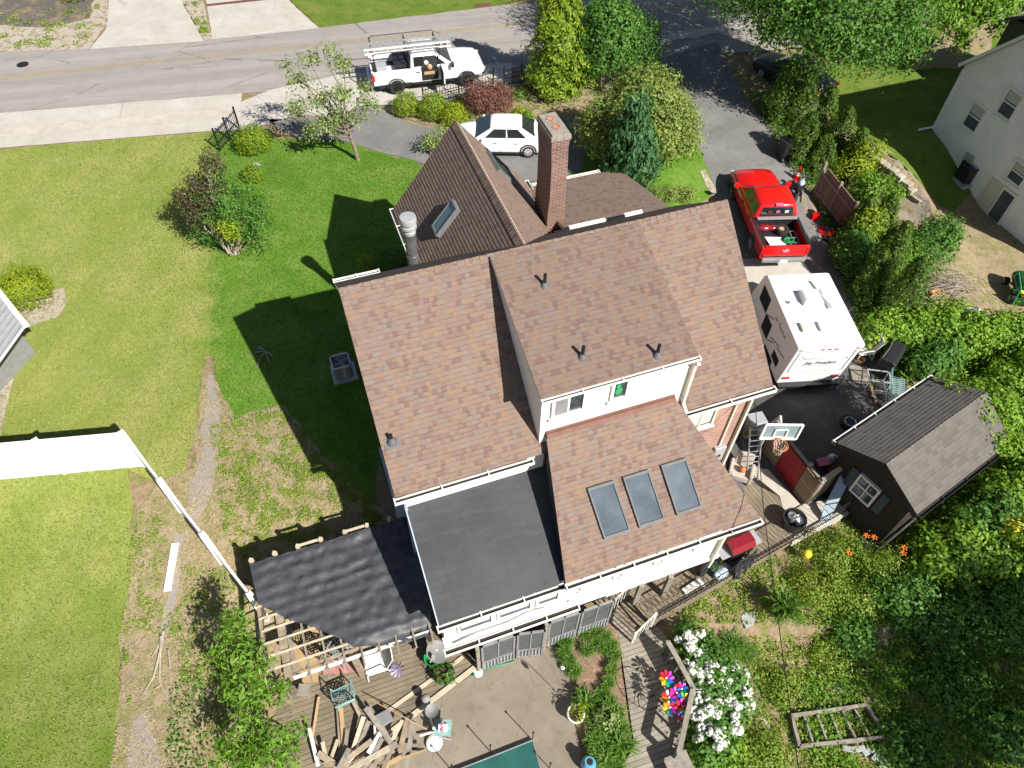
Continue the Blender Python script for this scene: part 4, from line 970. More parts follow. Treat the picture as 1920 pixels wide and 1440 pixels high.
# bench end box at the lower end of the railing
b=MB(); p=at(1275,1440,-1.3); b.beam(p-HU*.3,p+HU*.35,.7,.06); 
for k in (-.25,0,.25): b.beam(p+HU*k-HV*.3-V((0,0,.02)),p+HU*k+HV*.3-V((0,0,.02)),.16,.09)
b.box(p.x-.3,p.x+.3,p.y-.3,p.y+.3,-1.72,-1.36); o=b.build('deck_bench',m['woodgrey']); tag(o,'grey wooden bench at the bottom end of the deck railing','bench')
# pergola
PG=thing('pergola','wooden pergola frame half covered by a black tarp','pergola',hw(-2,-4.5,-1.5)); 
PU0,PU1,PV0,PV1,PTZ=-4.22,.05,-6.15,-2.82,.86
for u in (PU0+.05,-2.1,PU1-.1):
    for v in (PV0+.1,PV1-.1):
        b=MB(); p=hw(u,v,0); b.box(p.x-.07,p.x+.07,p.y-.07,p.y+.07,-1.5,PTZ-.1); b.build('post',m['wood'],PG,world=True)
for u in (PU0,-3.72): b=MB(); b.beam(hw(u,PV0-.15,PTZ-.04),hw(u,PV1+.1,PTZ-.04),.09 if u==PU0 else .2,.14); b.build('beam',m['wood'],PG,world=True)
for v in (PV0-.1,PV0+.08): b=MB(); b.beam(hw(PU0-.1,v,PTZ-.08),hw(PU1,v,PTZ-.08),.05,.16); b.build('beam',m['dirtywhite'] if v<PV0 else m['wood'],PG,world=True)
for i in range(9):
    v=PV0+.25+i*.36; b=MB(); b.beam(hw(PU0-.02,v,PTZ+.05),hw(-1.6 if i<5 else PU1,v,PTZ+.05),.05,.035); b.build('batten',m['woodpale'],PG,world=True)
for i in range(8):
    u=-3.2+i*.46; b=MB(); b.beam(hw(u,PV0-.42,PTZ-.0),hw(u,PV1+.05,PTZ-.0),.045,.09); b.build('rafter',m['woodgrey'],PG,world=True)
for u in (-4.2,-3.55,-2.9,-2.25,-1.55,-.9,-.25): b=MB(); p=hw(u,PV1+.06,0); b.box(p.x-.05,p.x+.05,p.y-.05,p.y+.05,-.9,1.12); b.build('post',m['woodpale'],PG,world=True)
for u0,u1 in ((-2.9,-2.25),(-1.55,-.9)): b=MB(); b.beam(hw(u0,PV1+.08,1.05),hw(u1,PV1+.08,1.05),.06,.05); b.build('crosspiece',m['woodpale'],PG,world=True)
tz=PTZ+.23
def tarp_z(x,y):
    p=hm.inverted()@V((x,y,0)); r=(p.y-PV0-.25)/.36+.55*(nz(x,y,.8,3)-.5)+.25*(nz(x,y,3,8)-.5); sag=-.06*abs(math.sin(math.pi*r))**.6*(.4+1.1*nz(x,y,.9,7)); ed=-.22*sst(.25,0,p.y-PV0)*sst(-2,-1,p.x)
    return tz+sag+.04*(nz(x,y,1.7,2)-.5)+.05*(nz(x,y,4.5,6)-.5)+.035*(nz(x,y,9,1)-.5)-.16*abs(nz(x,y,2.3,4)-.5)+.12*abs(nz(x,y,5.5,2)-.5)+ed
tp=[hw(PU0-.05,PV1,0),hw(.42,PV1-.06,0),hw(.3,-4.5,0),hw(.1,PV0+.05,0),at(805,1183,tz),at(760,1200,tz),at(662,1212,tz),at(640,1198,tz),at(590,1176,tz),at(545,1162,tz),at(500,1140,tz),at(483,1131,tz)]
sheet('tarp',tp,m['tarp'],0,grid=.085,step=.1,jit=.012,kind=None,label='wrinkled black tarp stretched over the pergola battens',cat='tarp',zf=tarp_z)
# wooden gate with the red panel
T0=at(1472,819,0); T1=at(1538,904,0); B0=at(1425,860,-1.42); zb=-1.6
t=thing('wooden_gate','plank gate and fence section with one dark red panel near the basketball hoop','gate',(T0.x,T0.y,zb)); d=T1-T0; nn=V((d.y,-d.x,0)).normalized()
TS=T0-d*.28
for i,(k0,k1,mt) in enumerate(((-.28,.12,'gateboards'),(.12,.66,'redpaint'),(.66,1.0,'gateboards'))):
    b=MB(math.atan2(d.y,d.x)); a=T0+d*(k0+.005); c=T0+d*(k1-.005); zz=-.05 if mt!='redpaint' else -.12
    b.beam(V((a.x,a.y,(zb+zz)/2)),V((c.x,c.y,(zb+zz)/2)),.04,zz-zb); b.build('panel',m[mt],t,world=True)
b=MB(); b.beam(TS+nn*-.08+V((0,0,-.02)),T1+nn*-.08+V((0,0,-.02)),.09,.06); b.beam(TS+nn*-.06-V((0,0,1.1)),T1+nn*-.06-V((0,0,1.1)),.06,.09); b.build('rail',m['woodgrey'],t,world=True)
for k in (-.28,.12,.66,1.0): a=T0+d*k-nn*.1; b=MB(); b.box(a.x-.06,a.x+.06,a.y-.06,a.y+.06,zb,.12); b.build('post',m['woodgrey'],t,world=True)
T2=at(1577,878,0); b=MB(); b.beam(V((T1.x,T1.y,-.75)),V((T2.x,T2.y,-.75)),.05,1.45); b.build('return_panel',m['wood'],t,world=True); b=MB(); b.beam(T1+V((0,0,.02)),T2+V((0,0,.02)),.16,.05); b.build('top_board',m['woodpale'],t,world=True)
# pale blue metal chute beside the shed
A=at(1600,865,.1); B=at(1552,958,-1.1); b=MB(); b.beam(A,B,.32,.06); b.beam(B,B+V((-.05,-.25,-.35)),.3,.06)
o=b.build('metal_chute',m['bluemetal']); tag(o,'pale blue metal slide panel propped against the shed front','panel')
# raised garden bed
c=[on(1480,1345),on(1620,1325),on(1655,1385),on(1495,1402)]
t=thing('raised_bed','weathered timber framed garden bed divided into narrow rows','garden bed',c[0]); b=MB(); up=V((0,0,.12))
for a,e2 in zip(c,c[1:]+c[:1]): b.beam(a+up,e2+up,.09,.22)
b.build('frame',m['woodgrey'],t,world=True)
for k in range(1,6): b=MB(); f=k/6; b.beam(c[0].lerp(c[1],f)+up*.9,c[3].lerp(c[2],f)+up*.9,.06,.16); b.build('divider',m['woodgrey'],t,world=True)
b=MB()
for i in range(9):
    a=R(100-i*17); p=on(1600+70*math.cos(a)*.9,1460-55*math.sin(a)); b.obox((p.x,p.y,p.z+.06),(.38,.16,.14),-a+R(90))
o=b.build('edging_stones',m['slate'],bevel=.02); tag(o,'curved row of grey edging stones at the bottom of the garden','edging')
# ------------------------------------------------------------------ vehicles (x forward, y left, z up)
def wheel(parent,x,y,r,w,rim='ltgrey',spokes=6):
    s=1 if y>0 else -1; b=MB(); b.lathe([(r*.62,-w/2),(r*.9,-w/2),(r,-w*.32),(r,w*.32),(r*.9,w/2),(r*.62,w/2)],(x,y,r),22,axis=(0,s,0),caps=False); wt=b.build('wheel',m['rubber'],parent,smooth=40)
    b=MB(); b.lathe([(r*.63,-w*.3),(r*.63,w*.46),(r*.56,w*.46),(r*.54,w*.15),(.0,w*.12)],(x,y,r),20,axis=(0,s,0))
    for k in range(spokes):
        a=2*math.pi*k/spokes; b.beam((x+.05*math.cos(a),y+s*w*.36,r+.05*math.sin(a)),(x+r*.58*math.cos(a),y+s*w*.4,r+r*.58*math.sin(a)),.06,.04,up=(0,1,0))
    b.build('rim',m[rim],wt,smooth=40); return wt
def pane_on(quad,s0,s1,t0,t1,off=.012,th=.012):
    a,b,c,d=[V(p) for p in quad]; f=lambda s,t:(a.lerp(b,s)).lerp(d.lerp(c,s),t)
    P=[f(s0,t0),f(s1,t0),f(s1,t1),f(s0,t1)]; n=(P[1]-P[0]).cross(P[3]-P[0]).normalized(); return P,n
def vpane(parent,name,quad,s0,s1,t0,t1,center,mat='carglass',off=.012):
    P,n=pane_on(quad,s0,s1,t0,t1); c=sum(P,V())/4
    if n.dot(c-V(center))<0: n=-n
    b=MB(); Q=[p+n*off for p in P]+[p-n*.02 for p in P]; b.add(Q,[(0,1,2,3),(7,6,5,4)]+[(i,4+i,4+(i+1)%4,(i+1)%4) for i in range(4)]); return b.build(name,m[mat],parent)
def section(x,w,z0,z1,rb=.12,rt=.16,crown=.03,sag=.0):
    """one cross-section of a car body"""
    return [(x,-w+.04,z0+.04),(x,-w,z0+rb),(x,-w,z1-rt),(x,-w+.05,z1-rt*.4),(x,-w+.16,z1),(x,-w*.4,z1+crown),(x,w*.4,z1+crown),(x,w-.16,z1),(x,w-.05,z1-rt*.4),(x,w,z1-rt),(x,w,z0+rb),(x,w-.04,z0+.04)]
def cabin(belt,roof,zb,zr,round_=.06):
    (xb0,xb1,wb),(xr0,xr1,wr)=belt,roof; z2=zr-.07
    k=.93; xi0=xb0+(xr0-xb0)*k; xi1=xb1+(xr1-xb1)*k; wi=wb+(wr-wb)*k
    lo=[(xb0,-wb,zb),(xb1,-wb,zb),(xb1,wb,zb),(xb0,wb,zb)]; mi=[(xi0,-wi,z2),(xi1,-wi,z2),(xi1,wi,z2),(xi0,wi,z2)]
    return lo,mi
def make_cab(parent,name,belt,roof,zb,zr,mat):
    lo,mi=cabin(belt,roof,zb,zr); (xr0,xr1,wr)=roof
    def rr(q,r):  # rounded rectangle ring
        x0,x1=q[0][0],q[1][0]; w=q[2][1]; z=q[0][2]; return [(x0+r,-w,z),(x1-r,-w,z),(x1,-w+r,z),(x1+r*.25,0,z),(x1,w-r,z),(x1-r,w,z),(x0+r,w,z),(x0,w-r,z),(x0-r*.25,0,z),(x0,-w+r,z)]
    top=[(xr0+.06,-wr+.05,zr-.015),(xr1-.06,-wr+.05,zr-.015),(xr1-.06,wr-.05,zr-.015),(xr0+.06,wr-.05,zr-.015)]
    cap=[(xr0+.25,-wr+.3,zr),(xr1-.25,-wr+.3,zr),(xr1-.25,wr-.3,zr),(xr0+.25,wr-.3,zr)]
    b=MB(); b.loft([rr(lo,.06),rr(mi,.08),rr(top,.1),rr(cap,.1)]); b.build(name,m[mat],parent,smooth=45); return lo,mi
def arches(parent,xs,w,r):
    for x in xs:
        for s in (-1,1):
            b=MB(); pts=[(x+r*math.cos(a),s*w,r*.86+r*math.sin(a)) for a in [math.pi*k/12 for k in range(13)]]
            b.tube([(p[0],p[1]+s*.0,p[2]) for p in pts],.045,6); vs=[(p[0],s*(w+.004),p[2]) for p in pts]; b.add(vs,[tuple(range(13))]); b.build('wheel_arch',m['black'],parent)
def pickup(label,loc,rz,paint,bed_x,rear,front,opts):
    t=thing('pickup_truck',label,'pickup truck',loc,rz,rot=opts.get('rot')); W=1.0; z0=.5; zb=1.28; bx=bed_x
    # front body with hood
    b=MB(); b.loft([section(bx,W,z0,zb),section(front-1.62,W,z0,zb),section(front-1.5,W,z0,zb-.02,crown=.05),section(front-.75,W*.98,z0,zb-.06,crown=.07),section(front-.3,W*.95,z0+.03,zb-.13,crown=.06),section(front-.08,W*.9,z0+.1,zb-.3,rt=.1),section(front,W*.82,z0+.15,zb-.42,rt=.1)])
    b.build('body',m[paint],t,smooth=40)
    # bed
    b=MB()
    for s in (-1,1): b.loft([[(rear+.06,s*W*k,z) for k,z in ((.88,z0),(1,z0+.12),(1,zb-.1),(.975,zb),(.9,zb),(.88,zb-.3))],[(bx,s*W*k,z) for k,z in ((.88,z0),(1,z0+.12),(1,zb-.1),(.975,zb),(.9,zb),(.88,zb-.3))]])
    bed=b.build('bed_sides',m[paint],t,smooth=35)
    b=MB(); b.box(rear+.08,bx,-W*.885,W*.885,z0+.05,.86); b.box(bx-.06,bx-.005,-W*.885,W*.885,.86,zb-.02); b.build('bed_liner',m['black'],t)
    if opts.get('capmat'):
        b=MB()
        for s in (-1,1): b.box(rear+.05,bx,s*W*.93-.07,s*W*.93+.07,zb-.005,zb+.025)
        b.build('bed_rail_cap',m['black'],t)
    b=MB(); b.box(rear,rear+.08,-W*.9,W*.9,z0+.2,zb-.01); tg=b.build('tailgate',m[paint],t,bevel=.03)
    b=MB(); b.box(rear-.02,rear,-.13,.13,zb-.3,zb-.2); b.build('tailgate_handle',m['black' if paint=='carwhite' else 'ltgrey'],tg)
    b=MB(); b.box(rear-.16,rear+.02,-W*.93,W*.93,z0-.02,z0+.17); rb=b.build('rear_bumper',m['chrome' if paint=='carwhite' else 'grey'],t,bevel=.04)
    b=MB(); b.box(rear-.17,rear-.155,-.16,.16,z0+.0,z0+.15); b.build('licence_plate',m['white'],rb)
    b=MB(); b.loft([[(front-.1,y,z) for y,z in ((-W*.8,.45),(W*.8,.45),(W*.8,.72),(-W*.8,.72))],[(front+.1,y,z) for y,z in ((-W*.66,.47),(W*.66,.47),(W*.66,.7),(-W*.66,.7))]]); b.build('front_bumper',m['black' if paint=='carwhite' else 'chrome'],t,smooth=40)
    b=MB(); b.box(front-.04,front+.03,-.5,.5,.7,.9); b.build('grille',m['black'],t)
    for s in (-1,1):
        b=MB(); b.obox((front-.12,s*W*.78,.87),(.2,.3,.16),s*R(-20)); b.build('headlight',m['headlight'],t)
        b=MB(); b.box(rear-.012,rear+.14,s*W*.955-.075,s*W*.955+.075,.82,zb-.12); b.build('tail_light',m['taillight'],t,bevel=.02)
        b=MB(); x=front-1.72; b.obox((x,s*(W+.16),zb+.1),(.14,.24,.22)); b.beam((x,s*W*.9,zb+.02),(x,s*(W+.08),zb+.06),.05,.05); b.build('mirror',m[opts.get('mirror',paint)],t,bevel=.03)
        b=MB(); b.box(bx+.1,front-1.75,s*(W-.06)-.06,s*(W-.06)+.06,z0-.06,z0+.02); b.build('side_step',m['black'],t)
    # cab
    xr0,xr1=bx+.12,front-2.55; belt=(bx+.02,front-1.62,W*.95); roof=(xr0,xr1,W*.77); lo,mi=make_cab(t,'cab',belt,roof,zb-.04,1.93,paint); c=((bx+front)/2-.6,0,1.4)
    R_=[lo[0],lo[3],mi[3],mi[0]]; F_=[lo[1],lo[2],mi[2],mi[1]]; S=[lo[0],lo[1],mi[1],mi[0]]; S2=[lo[3],lo[2],mi[2],mi[3]]
    vpane(t,'windscreen',F_,.06,.94,.1,.93,c,off=.03); rw=vpane(t,'rear_window',R_,.1,.9,.22,.88,c,off=.03)
    for q in (S,S2):
        vpane(t,'side_window',q,.08,.43,.16,.88,c); vpane(t,'side_window',q,.49,.88,.16,.88,c)
    b=MB(); 
    for s in (-1,1):
        for xx in (bx+(front-1.62-bx)*.1,bx+(front-1.62-bx)*.55): b.box(xx+.05,xx+.25,s*(W+.012)-.012,s*(W+.012)+.012,zb-.22,zb-.17)
    b.build('door_handle',m['black' if opts.get('capmat') else 'chrome'],t)
    b=MB()
    for s in (-1,1):
        for xx in (bx+.01,bx+(front-1.62-bx)*.46,front-1.66): b.box(xx-.008,xx+.008,s*(W+.001)-.003,s*(W+.001)+.003,z0+.1,zb-.06)
    b.build('door_seam',m['dark'],t)
    b=MB(); b.box(rear+.3,front-.3,-W*.8,W*.8,.3,z0+.1); b.build('underbody',m['black'],t)
    xs=(rear+1.2,front-.98); arches(t,xs,W-.012,.46)
    for x in xs:
        for s in (-1,1): wheel(t,x,s*(W-.1),.4,.28,opts.get('rim','iron'))
    return t,rw,bx,zb
# white work truck on the street side
RM=V((-4.78,36.35,terrain(-4.6,36.4)+.02)); rz=R(14.5)
rt_,rw_,bx,zb=pickup('white pickup with open rear door and roof rack parked by the street',RM,rz,'carwhite',-.98,-2.95,2.9,dict(rim='iron',mirror='black'))
# open rear passenger door on the near side
b=MB(); b.obox((.62,-1.42,.98),(.07,.85,.85),0); dr=b.build('open_door',m['carwhite'],rt_,bevel=.03); b=MB(); b.obox((.57,-1.42,.98),(.03,.75,.75),0); b.build('door_lining',m['black'],dr)
b=MB(); b.box(-.42,.45,-1.012,-.98,.62,1.28); b.quad((-.4,-1.0,1.27),(.42,-1.0,1.27),(.36,-.86,1.8),(-.3,-.86,1.8)); b.build('door_opening',m['black'],rt_)
b=MB(); b.obox((-.02,-.95,1.0),(.55,.16,.16)); b.ball((.02,-.98,1.28),.14,.08,.16); o=b.build('tool_bag',m['woodnew'],rt_,smooth=40)
b=MB(); b.ball((-.15,-.97,1.52),.12,.08,.12); b.build('hard_hat',m['white'],rt_,smooth=60)
# ladder rack
b=MB()
for x in (-2.75,-1.0,.55):
    z=2.12 if x<0 else 2.1
    for s in (-1,1): b.beam((x,s*.93,1.25 if x<0 else 1.7),(x,s*.93,z),.05,.05)
    b.beam((x,-.97,z),(x,.97,z),.05,.05)
for s in (-1,1): b.tube([(-2.8,s*.93,2.12),(-2.6,s*.95,2.22),(.5,s*.95,2.22),(.95,s*.9,2.02)],.025,6)
b.build('ladder_rack',m['black'],rt_)
def ladder(name,label,p,q,w=.42,rungs=14,mat='alu',group=None,side=None):
    p,q=V(p),V(q); d=(q-p).normalized(); a=V(side).normalized() if side else d.cross(V((0,0,1))).normalized(); t=thing(name,label,'ladder',p,group=group)
    for s in (-1,1): b=MB(); b.beam(p+a*s*w/2,q+a*s*w/2,.03,.085,up=a.cross(d)); b.build('rail',m[mat],t,world=True)
    b=MB(); L=(q-p).length
    for i in range(rungs): c=p+d*L*((i+.5)/rungs); b.tube([c-a*w/2,c+a*w/2],.018,6)
    b.build('rungs',m[mat],t,world=True); return t
M_=wmat(rt_); 
ladder('extension_ladder','aluminium extension ladder lying along the white pickup roof rack',M_@V((-3.3,-.1,2.24)),M_@V((1.5,-.1,2.24)),.5,14)
ladder('extension_ladder','second aluminium ladder on the near side of the rack above the cargo',M_@V((-3.15,-.68,2.22)),M_@V((1.2,-.68,2.22)),.42,13,mat='whitemetal')
def loose(name,label,cat,mats,fn,loc=(0,0,0),rz=0,smooth=None,bevel=0,group=None):
    t=MB(); fn(t); o=t.build(name,mats,None,smooth=smooth,bevel=bevel); o.location=loc; o.rotation_euler=(0,0,rz); tag(o,label,cat,group); return o
loose('storage_box','white plastic box standing at the tail of the white pickup bed','box',m['ltgrey'],lambda b:(b.box(-.25,.25,-.3,.3,0,.55),b.box(-.27,.27,-.32,.32,.5,.58)),M_@V((-2.4,-.55,.87)),rz,bevel=.02)
loose('tool_chest','long black tool chest across the white pickup bed','tool box',m['black'],lambda b:(b.box(-.3,.3,-.75,.75,0,.42),b.box(-.32,.32,-.77,.77,.4,.5),b.box(-.34,-.31,-.1,.1,.3,.4)),M_@V((-1.4,0.0,.87)),rz,bevel=.02)
loose('roofing_rolls','rolled white underlayment lying in the white pickup bed','roll',m['white'],lambda b:(b.tube([(-.4,0,.12),(.4,0,.12)],.11,12),b.tube([(-.4,.23,.12),(.35,.23,.12)],.1,12),b.tube([(-.41,0,.12),(.41,0,.12)],.04,8)),M_@V((-2.0,-.3,.87)),rz,smooth=40)
# red pickup on the side drive
RP=V((11.15,26.05,0)); RP.z=terrain(RP.x,RP.y)+.03
rp_,rwin,bx2,zb2=pickup('red crew cab pickup with loaded bed parked beside the brick house',RP,R(93.6),'carred',-1.1,-2.9,2.85,dict(rim='grey',capmat=True,mirror='carred'))
b=MB(); b.box(-1.3,-1.14,-.88,.88,1.33,1.42); b.build('cab_guard_bar',m['grey'],rp_,bevel=.03)
b=MB(); b.box(-1.09,-.95,-.16,.16,1.9,1.96); b.build('brake_light',m['pink'],rp_)
for y,mt in ((.36,'redlid'),(0,'pink'),(-.38,'white')):
    b=MB(); b.obox((-1.105,y,1.62),(.02,.16,.12),0,0,R(-10)); b.build('window_sticker',m[mt],rwin)
b=MB(); b.obox((-2.93,0,1.1),(.02,.14,.06)); b.obox((-2.93,0,.98),(.02,.2,.05)); b.build('tailgate_emblem',m['pink'],rp_)
M2=wmat(rp_); r2=R(93.6)
loose('board','white board lying at the rear of the red pickup bed','board',m['white'],lambda b:b.obox((0,0,.1),(.85,.75,.03),.08,.12,.1),M2@V((-2.35,.22,.87)),r2)
loose('spare_wheel','rusty wheel lying by the cab in the red pickup bed','wheel',[m['rubber'],m['woodnew']],lambda b:(b.lathe([(.15,0),(.28,.0),(.3,.1),(.28,.2),(.15,.2)],(0,0,0),18,caps=False),b.lathe([(.16,.05),(.16,.16),(.05,.12),(0,.12)],(0,0,0),14,m=1)),M2@V((-1.55,-.25,.88)),r2,smooth=40)
loose('hose_coil','coil of bright green hose in the red pickup bed','hose',m['green'],lambda b:[b.tube([(.17*math.cos(a)*k,.2*math.sin(a),.05+.04*j+.02*math.sin(3*a)) for a in [i*math.pi/7 for i in range(14)]],.022,6,closed=True) for j,k in enumerate((1,.8,1.1,.7))],M2@V((-2.25,-.33,.88)),r2,smooth=60)
loose('hand_truck','grey folded hand truck lying along the red pickup bed','hand truck',[m['grey'],m['rubber']],lambda b:(b.tube([(-.5,-.12,.1),(.5,-.12,.16),(.5,.12,.16),(-.5,.12,.1)],.025,6,closed=True),b.beam((-.2,-.12,.12),(-.2,.12,.12),.03,.03),b.beam((.1,-.12,.14),(.1,.12,.14),.03,.03),b.lathe([(.03,-.03),(.15,-.03),(.15,.03),(.03,.03)],(-.45,.2,.15),12,1,axis=(0,1,0)),b.lathe([(.03,-.03),(.15,-.03),(.15,.03),(.03,.03)],(-.45,-.2,.15),12,1,axis=(0,1,0))),M2@V((-2.2,-.62,.88)),r2)
loose('red_blanket','crumpled red blanket against the red pickup cab','blanket',m['redlid'],lambda b:(b.ball((0,.2,.12),.2,.35,.14),b.ball((.0,-.2,.1),.16,.3,.12)),M2@V((-1.35,.3,.87)),r2,smooth=60)
# white sedan (and the dark car under the big tree)
def sedan(label,loc,rz,paint):
    t=thing('sedan',label,'car',loc,rz); W=.89; z0=.22
    b=MB(); b.loft([section(-2.3,W*.78,.35,.92,rt=.1),section(-2.2,W*.9,z0,1.02,crown=.02),section(-1.7,W,z0,1.04,crown=.03),section(-.9,W,z0,.98),section(.7,W,z0,.96),section(1.15,W*.99,z0,.94,crown=.04),section(1.8,W*.94,z0,.84,crown=.06),section(2.15,W*.84,z0+.03,.72,rt=.1,crown=.04),section(2.3,W*.66,.3,.6,rt=.08)])
    b.build('body',m[paint],t,smooth=50)
    lo,mi=make_cab(t,'cabin',(-1.72,1.12,W*.93),(-.95,.35,W*.68),.96,1.44,paint); c=(0,0,1.0)
    F_=[lo[1],lo[2],mi[2],mi[1]]; R_=[lo[0],lo[3],mi[3],mi[0]]
    vpane(t,'windscreen',F_,.04,.96,.02,.97,c,off=.035); vpane(t,'rear_window',R_,.07,.93,.06,.96,c,off=.035)
    for q in ([lo[0],lo[1],mi[1],mi[0]],[lo[3],lo[2],mi[2],mi[3]]): vpane(t,'side_window',q,.15,.475,.08,.93,c); vpane(t,'side_window',q,.5,.87,.08,.93,c)
    for s in (-1,1):
        b=MB(); b.obox((2.1,s*.6,.66),(.25,.3,.12),s*R(-28)); b.build('headlight',m['headlight'],t,bevel=.02)
        b=MB(); b.obox((-2.22,s*.66,.88),(.16,.34,.13),s*R(22)); b.build('tail_light',m['taillight'],t,bevel=.02)
        b=MB(); b.obox((.78,s*(W+.1),1.0),(.12,.18,.12)); b.build('mirror',m[paint],t,bevel=.03)
    b=MB()
    for s in (-1,1):
        for xx in (1.02,-.02,-.98): b.box(xx-.007,xx+.007,s*(W-.001)-.004,s*(W-.001)+.004,.32,.84)
    b.build('door_seams',m['dark'],t); b=MB()
    for s in (-1,1):
        b.box(-1.05,1.05,s*(W-.02)-.03,s*(W-.02)+.03,.2,.3)
    b.build('sill_trim',m['black'],t)
    for s in (-1,1):
        for xx in (.12,-.86): b=MB(); b.box(xx,xx+.18,s*(W+.005)-.018,s*(W+.005)+.018,.74,.785); b.build('door_handle',m['chrome'],t)
    b=MB(); b.box(-2.1,2.1,-W*.8,W*.8,.15,.3); b.build('underbody',m['black'],t)
    xs=(-1.35,1.35); arches(t,xs,W-.01,.37)
    for x in xs:
        for s in (-1,1): wheel(t,x,s*(W-.09),.32,.2,'alu',10)
    return t
sedan('white sedan parked on the front drive beyond the chimney',V((-.8,30.4,.03)),R(180.5),'carwhite')
p=on(1480,160); sedan('black car parked in deep shade under the big tree',V((p.x,p.y,p.z+.03)),R(125),'black')
# travel trailer
CT=thing('travel_trailer','white travel trailer parked on the rear court with lettering on its back','camper',(11.15,19.0,-1.8),R(95.2)); LB=1.98; W=1.2
b=MB()
def cring(x,z0,z1,w=W): return [(x,-w,z0),(x,w,z0),(x,w,z1-.05),(x,w-.05,z1),(x,-w+.05,z1),(x,-w,z1-.05)]
prf=[(-LB+.32,.42),(-LB,2.78),(LB-.2,2.8),(LB,2.6),(LB+.45,1.2),(LB+.2,.42)]
b.add([(x,-W,z) for x,z in prf]+[(x,W,z) for x,z in prf],[(0,1,2,3,4,5),(11,10,9,8,7,6)]+[(i,6+i,6+(i+1)%6,(i+1)%6) for i in range(6)])
b.build('body',m['vinyl'],CT,bevel=.04)
b=MB(); b.box(-LB+.03,LB-.2,-W-.06,-W+.02,2.62,2.78); b.build('awning_case',m['white'],CT,bevel=.02)
b=MB(); b.loft([[(x,y,2.79) for x,y in ((.05,-.35),(.75,-.35),(.75,.35),(.05,.35))],[(x,y,3.05) for x,y in ((.1,-.3),(.68,-.3),(.68,.3),(.1,.3))],[(x,y,3.08) for x,y in ((.15,-.25),(.6,-.25),(.6,.25),(.15,.25))]]); b.build('air_conditioner',m['vinyl'],CT)
for y in (.62,-.05):
    b=MB(); b.box(-1.25,-.83,y-.2,y+.2,2.79,2.9); h=b.build('roof_hatch',m['white' if y<0 else 'cream'],CT,bevel=.02)
b=MB(); b.tube([(1.35,-.33,2.84),(.75,-.45,2.85)],.03,6); b.box(.55,.85,-.58,-.42,2.79,2.86); b.tube([(.5,-.52,2.84),(.1,-.6,2.84)],.035,6); b.box(-.15,.12,-.68,-.52,2.79,2.86); b.build('tv_aerial',m['ltgrey'],CT)
b=MB(); b.cyl((.25,.85,2.79),.05,.1,8); b.build('roof_vent',m['grey'],CT)
for x0,x1,z0,z1 in ((.9,1.65,1.7,2.35),(.15,.75,1.0,1.7),(-1.2,-.7,.9,1.2)):
    b=MB(); b.box(x0-.04,x1+.04,W-.01,W+.025,z0-.04,z1+.04); w=b.build('side_window',m['black'],CT,bevel=.02); b=MB(); b.box(x0,x1,W+.02,W+.035,z0,z1); b.build('pane',m['carglass'],w)
b=MB()
for x,z,l,r_ in ((.4,1.9,.5,.5),(-.5,1.5,.8,.35),(-1.1,1.55,.7,.25),(-.2,1.2,.6,.6)): b.obox((x,W+.006,z),(l,.01,.05),0,0,r_)
b.build('swoosh_stripes',m['grey'],CT)
BN=V((-2.36,0,-.32)).normalized(); BX=lambda y,z,o=.012:V((-LB+.32*(1-(z-.42)/2.36),y,z))+BN*o
b=MB()
for z0,z1,y0,y1 in ((2.5,2.53,-1.05,1.05),(1.2,1.23,-1.05,1.05),(1.2,2.53,-1.05,-1.02),(1.2,2.53,1.02,1.05),(.98,1.0,-1.12,1.12)): b.add([BX(y0,z0),BX(y1,z0),BX(y1,z1),BX(y0,z1),BX(y0,z0,-.02),BX(y1,z0,-.02),BX(y1,z1,-.02),BX(y0,z1,-.02)],[(0,1,2,3),(0,4,5,1),(1,5,6,2),(2,6,7,3),(3,7,4,0)])
b.build('panel_trim',m['ltgrey'],CT)
for y in (-.95,.95): b=MB(); b.add([BX(y-.13,.74,.03),BX(y+.13,.74,.03),BX(y+.13,.86,.03),BX(y-.13,.86,.03),BX(y-.13,.74,-.02),BX(y+.13,.74,-.02),BX(y+.13,.86,-.02),BX(y-.13,.86,-.02)],[(0,1,2,3),(0,4,5,1),(1,5,6,2),(2,6,7,3),(3,7,4,0)]); b.build('tail_light',m['taillight'],CT)
for y in (-1.05,-.25,0,.25,1.05): b=MB(); p=BX(y,2.66,.02); b.obox(p,(.03,.1,.035)); b.build('marker_light',m['taillight'],CT)
b=MB(); b.box(-LB+.1,-LB+.34,-W*.98,W*.98,.32,.46); b.build('bumper',m['black'],CT,bevel=.02); b=MB(); b.box(-LB+.35,LB+.1,-W*.9,W*.9,.2,.44); b.build('chassis',m['black'],CT)
b=MB(); b.beam((LB+.3,.3,.45),(LB+1.2,0,.45),.08,.1); b.beam((LB+.3,-.3,.45),(LB+1.2,0,.45),.08,.1); b.tube([(LB+1.1,0,0),(LB+1.1,0,.7)],.04,8); b.build('drawbar',m['black'],CT)
for s in (-1,1):
    wheel(CT,-.4,s*(W-.14),.34,.22,'ltgrey'); 
    b=MB(); b.box(-.85,.05,s*(W+.002)-.012,s*(W+.002)+.012,.42,.75); b.build('wheel_well',m['black'],CT)
